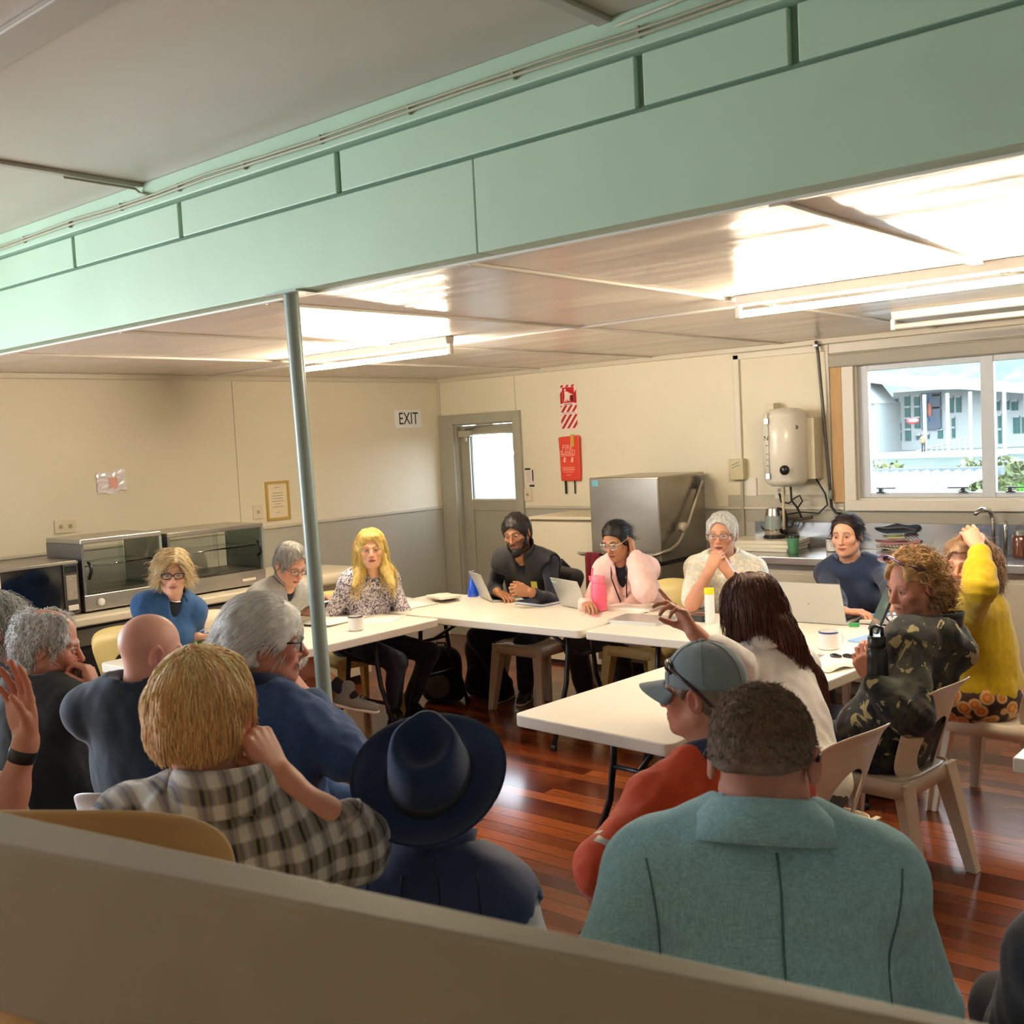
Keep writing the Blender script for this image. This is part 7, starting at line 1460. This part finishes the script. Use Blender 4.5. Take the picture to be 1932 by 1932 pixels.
MB().tube([(-.05, .06, .008), (-.16, .12, .06), (-.20, .16, .22), (-.16, .19, .36), (-.12, .20, .40)], .005, 6).build('power_cord', blackp, t, True); MB().tube([(-.115, .20, .375), (-.115, .165, .375)], .022, 12).build('power_plug', blackp, t, True)
lathe_thing('travel_cup', 'green travel cup with a dark lid on the bench beside the kettle', 'cup', 1497, 1044, BZ, [('body', [(.030, 0), (.033, .004), (.043, .11)], M('cup_green', '#5f9a72', .4)), ('lid', [(.045, .11), (.046, .118), (.040, .128), (.001, .13)], M('lid_dark', '#23282a', .35))])
mug('white mug on the steel bench behind the person in navy', 1572, 1040, M('rim_black'), BZ, .046, .095)
lathe_thing('storage_jar', 'glass jar with a brown filling at the right end of the bench', 'jar', 1928, 1050, BZ, [('body', [(.05, 0), (.055, .01), (.055, .12), (.045, .135)], M('jar_brown', '#6a3a26', .15, coat=.6)), ('lid', [(.05, .135), (.05, .16), (.001, .161)], steel)])
def cloth_fold(label, px, py, z, w, d, h, rz, mat):
    c = az(px, py, BZ); w, d, h = w*1.3, d*1.1, h*1.3; z = z*1.3; o = MB(); K = 16
    pr = [(w/2*math.copysign(abs(math.cos(a))**.6, math.cos(a))*(1+.06*math.sin(a*3)), h/2+h/2*math.copysign(abs(math.sin(a))**.7, math.sin(a))) for a in np.linspace(0, 2*PI, 29)[:-1]]
    n = len(pr)
    for i in range(K+1):
        y = -d/2+d*i/K; k = 1-.5*abs(2*i/K-1)**6
        o.v += [(x*(1+.03*math.sin(i*1.3))*(.9+.1*k), y, z_*k+.006*math.sin(i*.9+x*30)) for x, z_ in pr]
    o.f = [(i*n+j, i*n+(j+1) % n, (i+1)*n+(j+1) % n, (i+1)*n+j) for i in range(K) for j in range(n)]+[tuple(range(n)), tuple(K*n+j for j in range(n))]; o.m = [0]*len(o.f)
    ob_ = o.build('tea_towel', mat, smooth=True); ob_.location = (c[0], c[1]+.05, BZ+z); ob_.rotation_euler = (0, 0, math.radians(rz)); return tag(ob_, label, 'tea towel', 'tea towels folded on the bench')
def stripes_mat(name, a, b_, f, ang=0):
    m, b = pat(name); s = b.new('SeparateXYZ', {0: b.coord((1, 1, 1), (0, 0, ang))}); b.base(b.ramp(b.math('SINE', b.math('MULTIPLY', b.math('ADD', s.outputs[0], s.outputs[2]), f)), [(.45, a), (.6, b_)])); return m
cloth_fold('patterned cream tea towel at the bottom of the pile', 1712, 1036, 0.0, .30, .22, .03, 5, stripes_mat('towel_cream_pattern', '#cfc6b6', '#8a8078', 260))
cloth_fold('pink tea towel low in the pile', 1700, 1036, .031, .24, .2, .03, -4, fabric('towel_pink', '#c98a90', .15, 60)); cloth_fold('pale green tea towel in the middle of the pile', 1704, 1036, .062, .20, .18, .026, 6, fabric('towel_green', '#c2cb96', .08))
cloth_fold('dark navy tea towel on top of the pile', 1700, 1036, .089, .24, .2, .05, -8, fabric('towel_navy', '#2a3446', .1)); cloth_fold('blue and white striped tea towel leaning at the right of the pile', 1742, 1036, .046, .22, .2, .085, 20, stripes_mat('towel_striped', '#dfe3ea', '#4a5a86', 330, .6))
# ---------------------------------------------------------------- round the chairs
def backpack(label, px, py, rz, h=.42, w=.28, d=.18):
    c = az(px, py, 0.0); t = thing('backpack', label, 'backpack', (c[0], c[1], 0), math.radians(rz)); bm_ = fabric('backpack_black', '#121318', .08)
    v, f = surf([ell((0, 0, h*.5), (w*.5, d*.5, h*.5), None, .05), cap((-w*.28, 0, .07), (w*.28, 0, .07), d*.42, d*.42, .08), cap((-w*.22, 0, h*.8), (w*.22, 0, h*.8), d*.36, d*.36, .08), pln((0, 0, .004), (0, 0, -1), .01)], .012); npmesh('bag', [(v, f, None)], bm_, t)
    v, f = surf([ell((0, -d*.5, h*.33), (w*.33, .05, h*.24), None, .03)], .01); npmesh('front_pocket', [(v, f, None)], M('pocket_grey', '#5a564e', .7) if h < .4 else bm_, t)
    MB().tube([(-.04, 0, h*.95), (-.03, 0, h+.03), (.03, 0, h+.03), (.04, 0, h*.95)], .008, 8).build('grab_handle', bm_, t, True)
    for s_ in (-1, 1): MB().tube([(s_*.07, d*.4, h*.85), (s_*.09, d*.62, h*.6), (s_*.09, d*.5, h*.15)], .013, 8).build('strap', bm_, t, True)
    return t
backpack('black backpack with a grey pocket on the floor by the left table corner', 838, 1322, 20, .38, .28)
backpack('black backpack on the floor at the feet of the bearded person', 912, 1312, 10, .43, .22)
mar = fabric('maroon_towel', '#6d1524', .1)
mb = MB(); K = 14
for i in range(K+1):
    u = i/K; x = -4.74+.13*u
    for z, y in ((.93, 6.412), (.935, 6.44), (.90, 6.405), (.75, 6.40), (.58, 6.395)): mb.v.append((x, y+.012*math.sin(u*14+z*3)-.006, z))
mb.v = [p_ for p_ in mb.v]; mb.f = [(i*5+j, (i+1)*5+j, (i+1)*5+j+1, i*5+j+1) for i in range(K) for j in (2, 3)]+[(i*5+1, (i+1)*5+1, (i+1)*5, i*5) for i in range(K)]+[(i*5, (i+1)*5, (i+1)*5+2, i*5+2) for i in range(K)]; mb.m = [0]*len(mb.f)
tag(solidify(mb.build('hanging_towel', mar, smooth=True), .008), 'maroon towel hanging over the dishwasher pull bar', 'towel')
c = ad(1047, 1075, 7.35); t = thing('coat', 'dark grey coat hung over the chair beside the bearded person', 'coat', (float(c[0]), float(c[1]), 0), math.radians(178))
v, f = surf([cap((-.17, 0, .86), (.17, 0, .86), .06, .06, .06), ell((0, 0, .70), (.21, .065, .22), None, .08), pln((0, 0, .5), (0, 0, -1), .02)], .012, lambda P: (.008*wob(P, 28, .3)).astype(f4)); npmesh('cloth', [(v, f, None)], fabric('coat_grey', '#3c3c3e', .1), t)
MB().tube([(-.12, .0, .91), (-.06, 0, .96), (.0, 0, .95), (.05, 0, .91)], .02, 8).build('hood_edge', black_cloth, t, True)
PROTO_CH = PROTO[(chair_white.name, True)]; dup(PROTO_CH, (float(c[0]), float(c[1])-.24, 0), math.radians(178), 'cream plastic chair under the dark grey coat beside the bearded person', 'moulded plastic chairs')
c = az(1262, 1210, 0); t = thing('tote_bag', 'navy bag with a white mark under the back table', 'bag', (float(c[0])+.15, float(c[1])-.35, 0), .2)
MB().box((-.14, -.08, .004), (.14, .08, .40)).build('bag', fabric('bag_navy', '#23264a', .06), t, bevel=.02, seg=3); MB().prism([(-.03, .27), (.02, .27), (.03, .30), (.0, .31), (-.03, .30)], -.084, -.0805, 'y').build('white_mark', paper, t)
for s_ in (-1, 1): MB().tube([(-.06, s_*.05, .39), (-.04, s_*.05, .47), (.04, s_*.05, .47), (.06, s_*.05, .39)], .008, 8).build('handle', M('bag_navy_strap', '#1b1d38', .7), t, True)
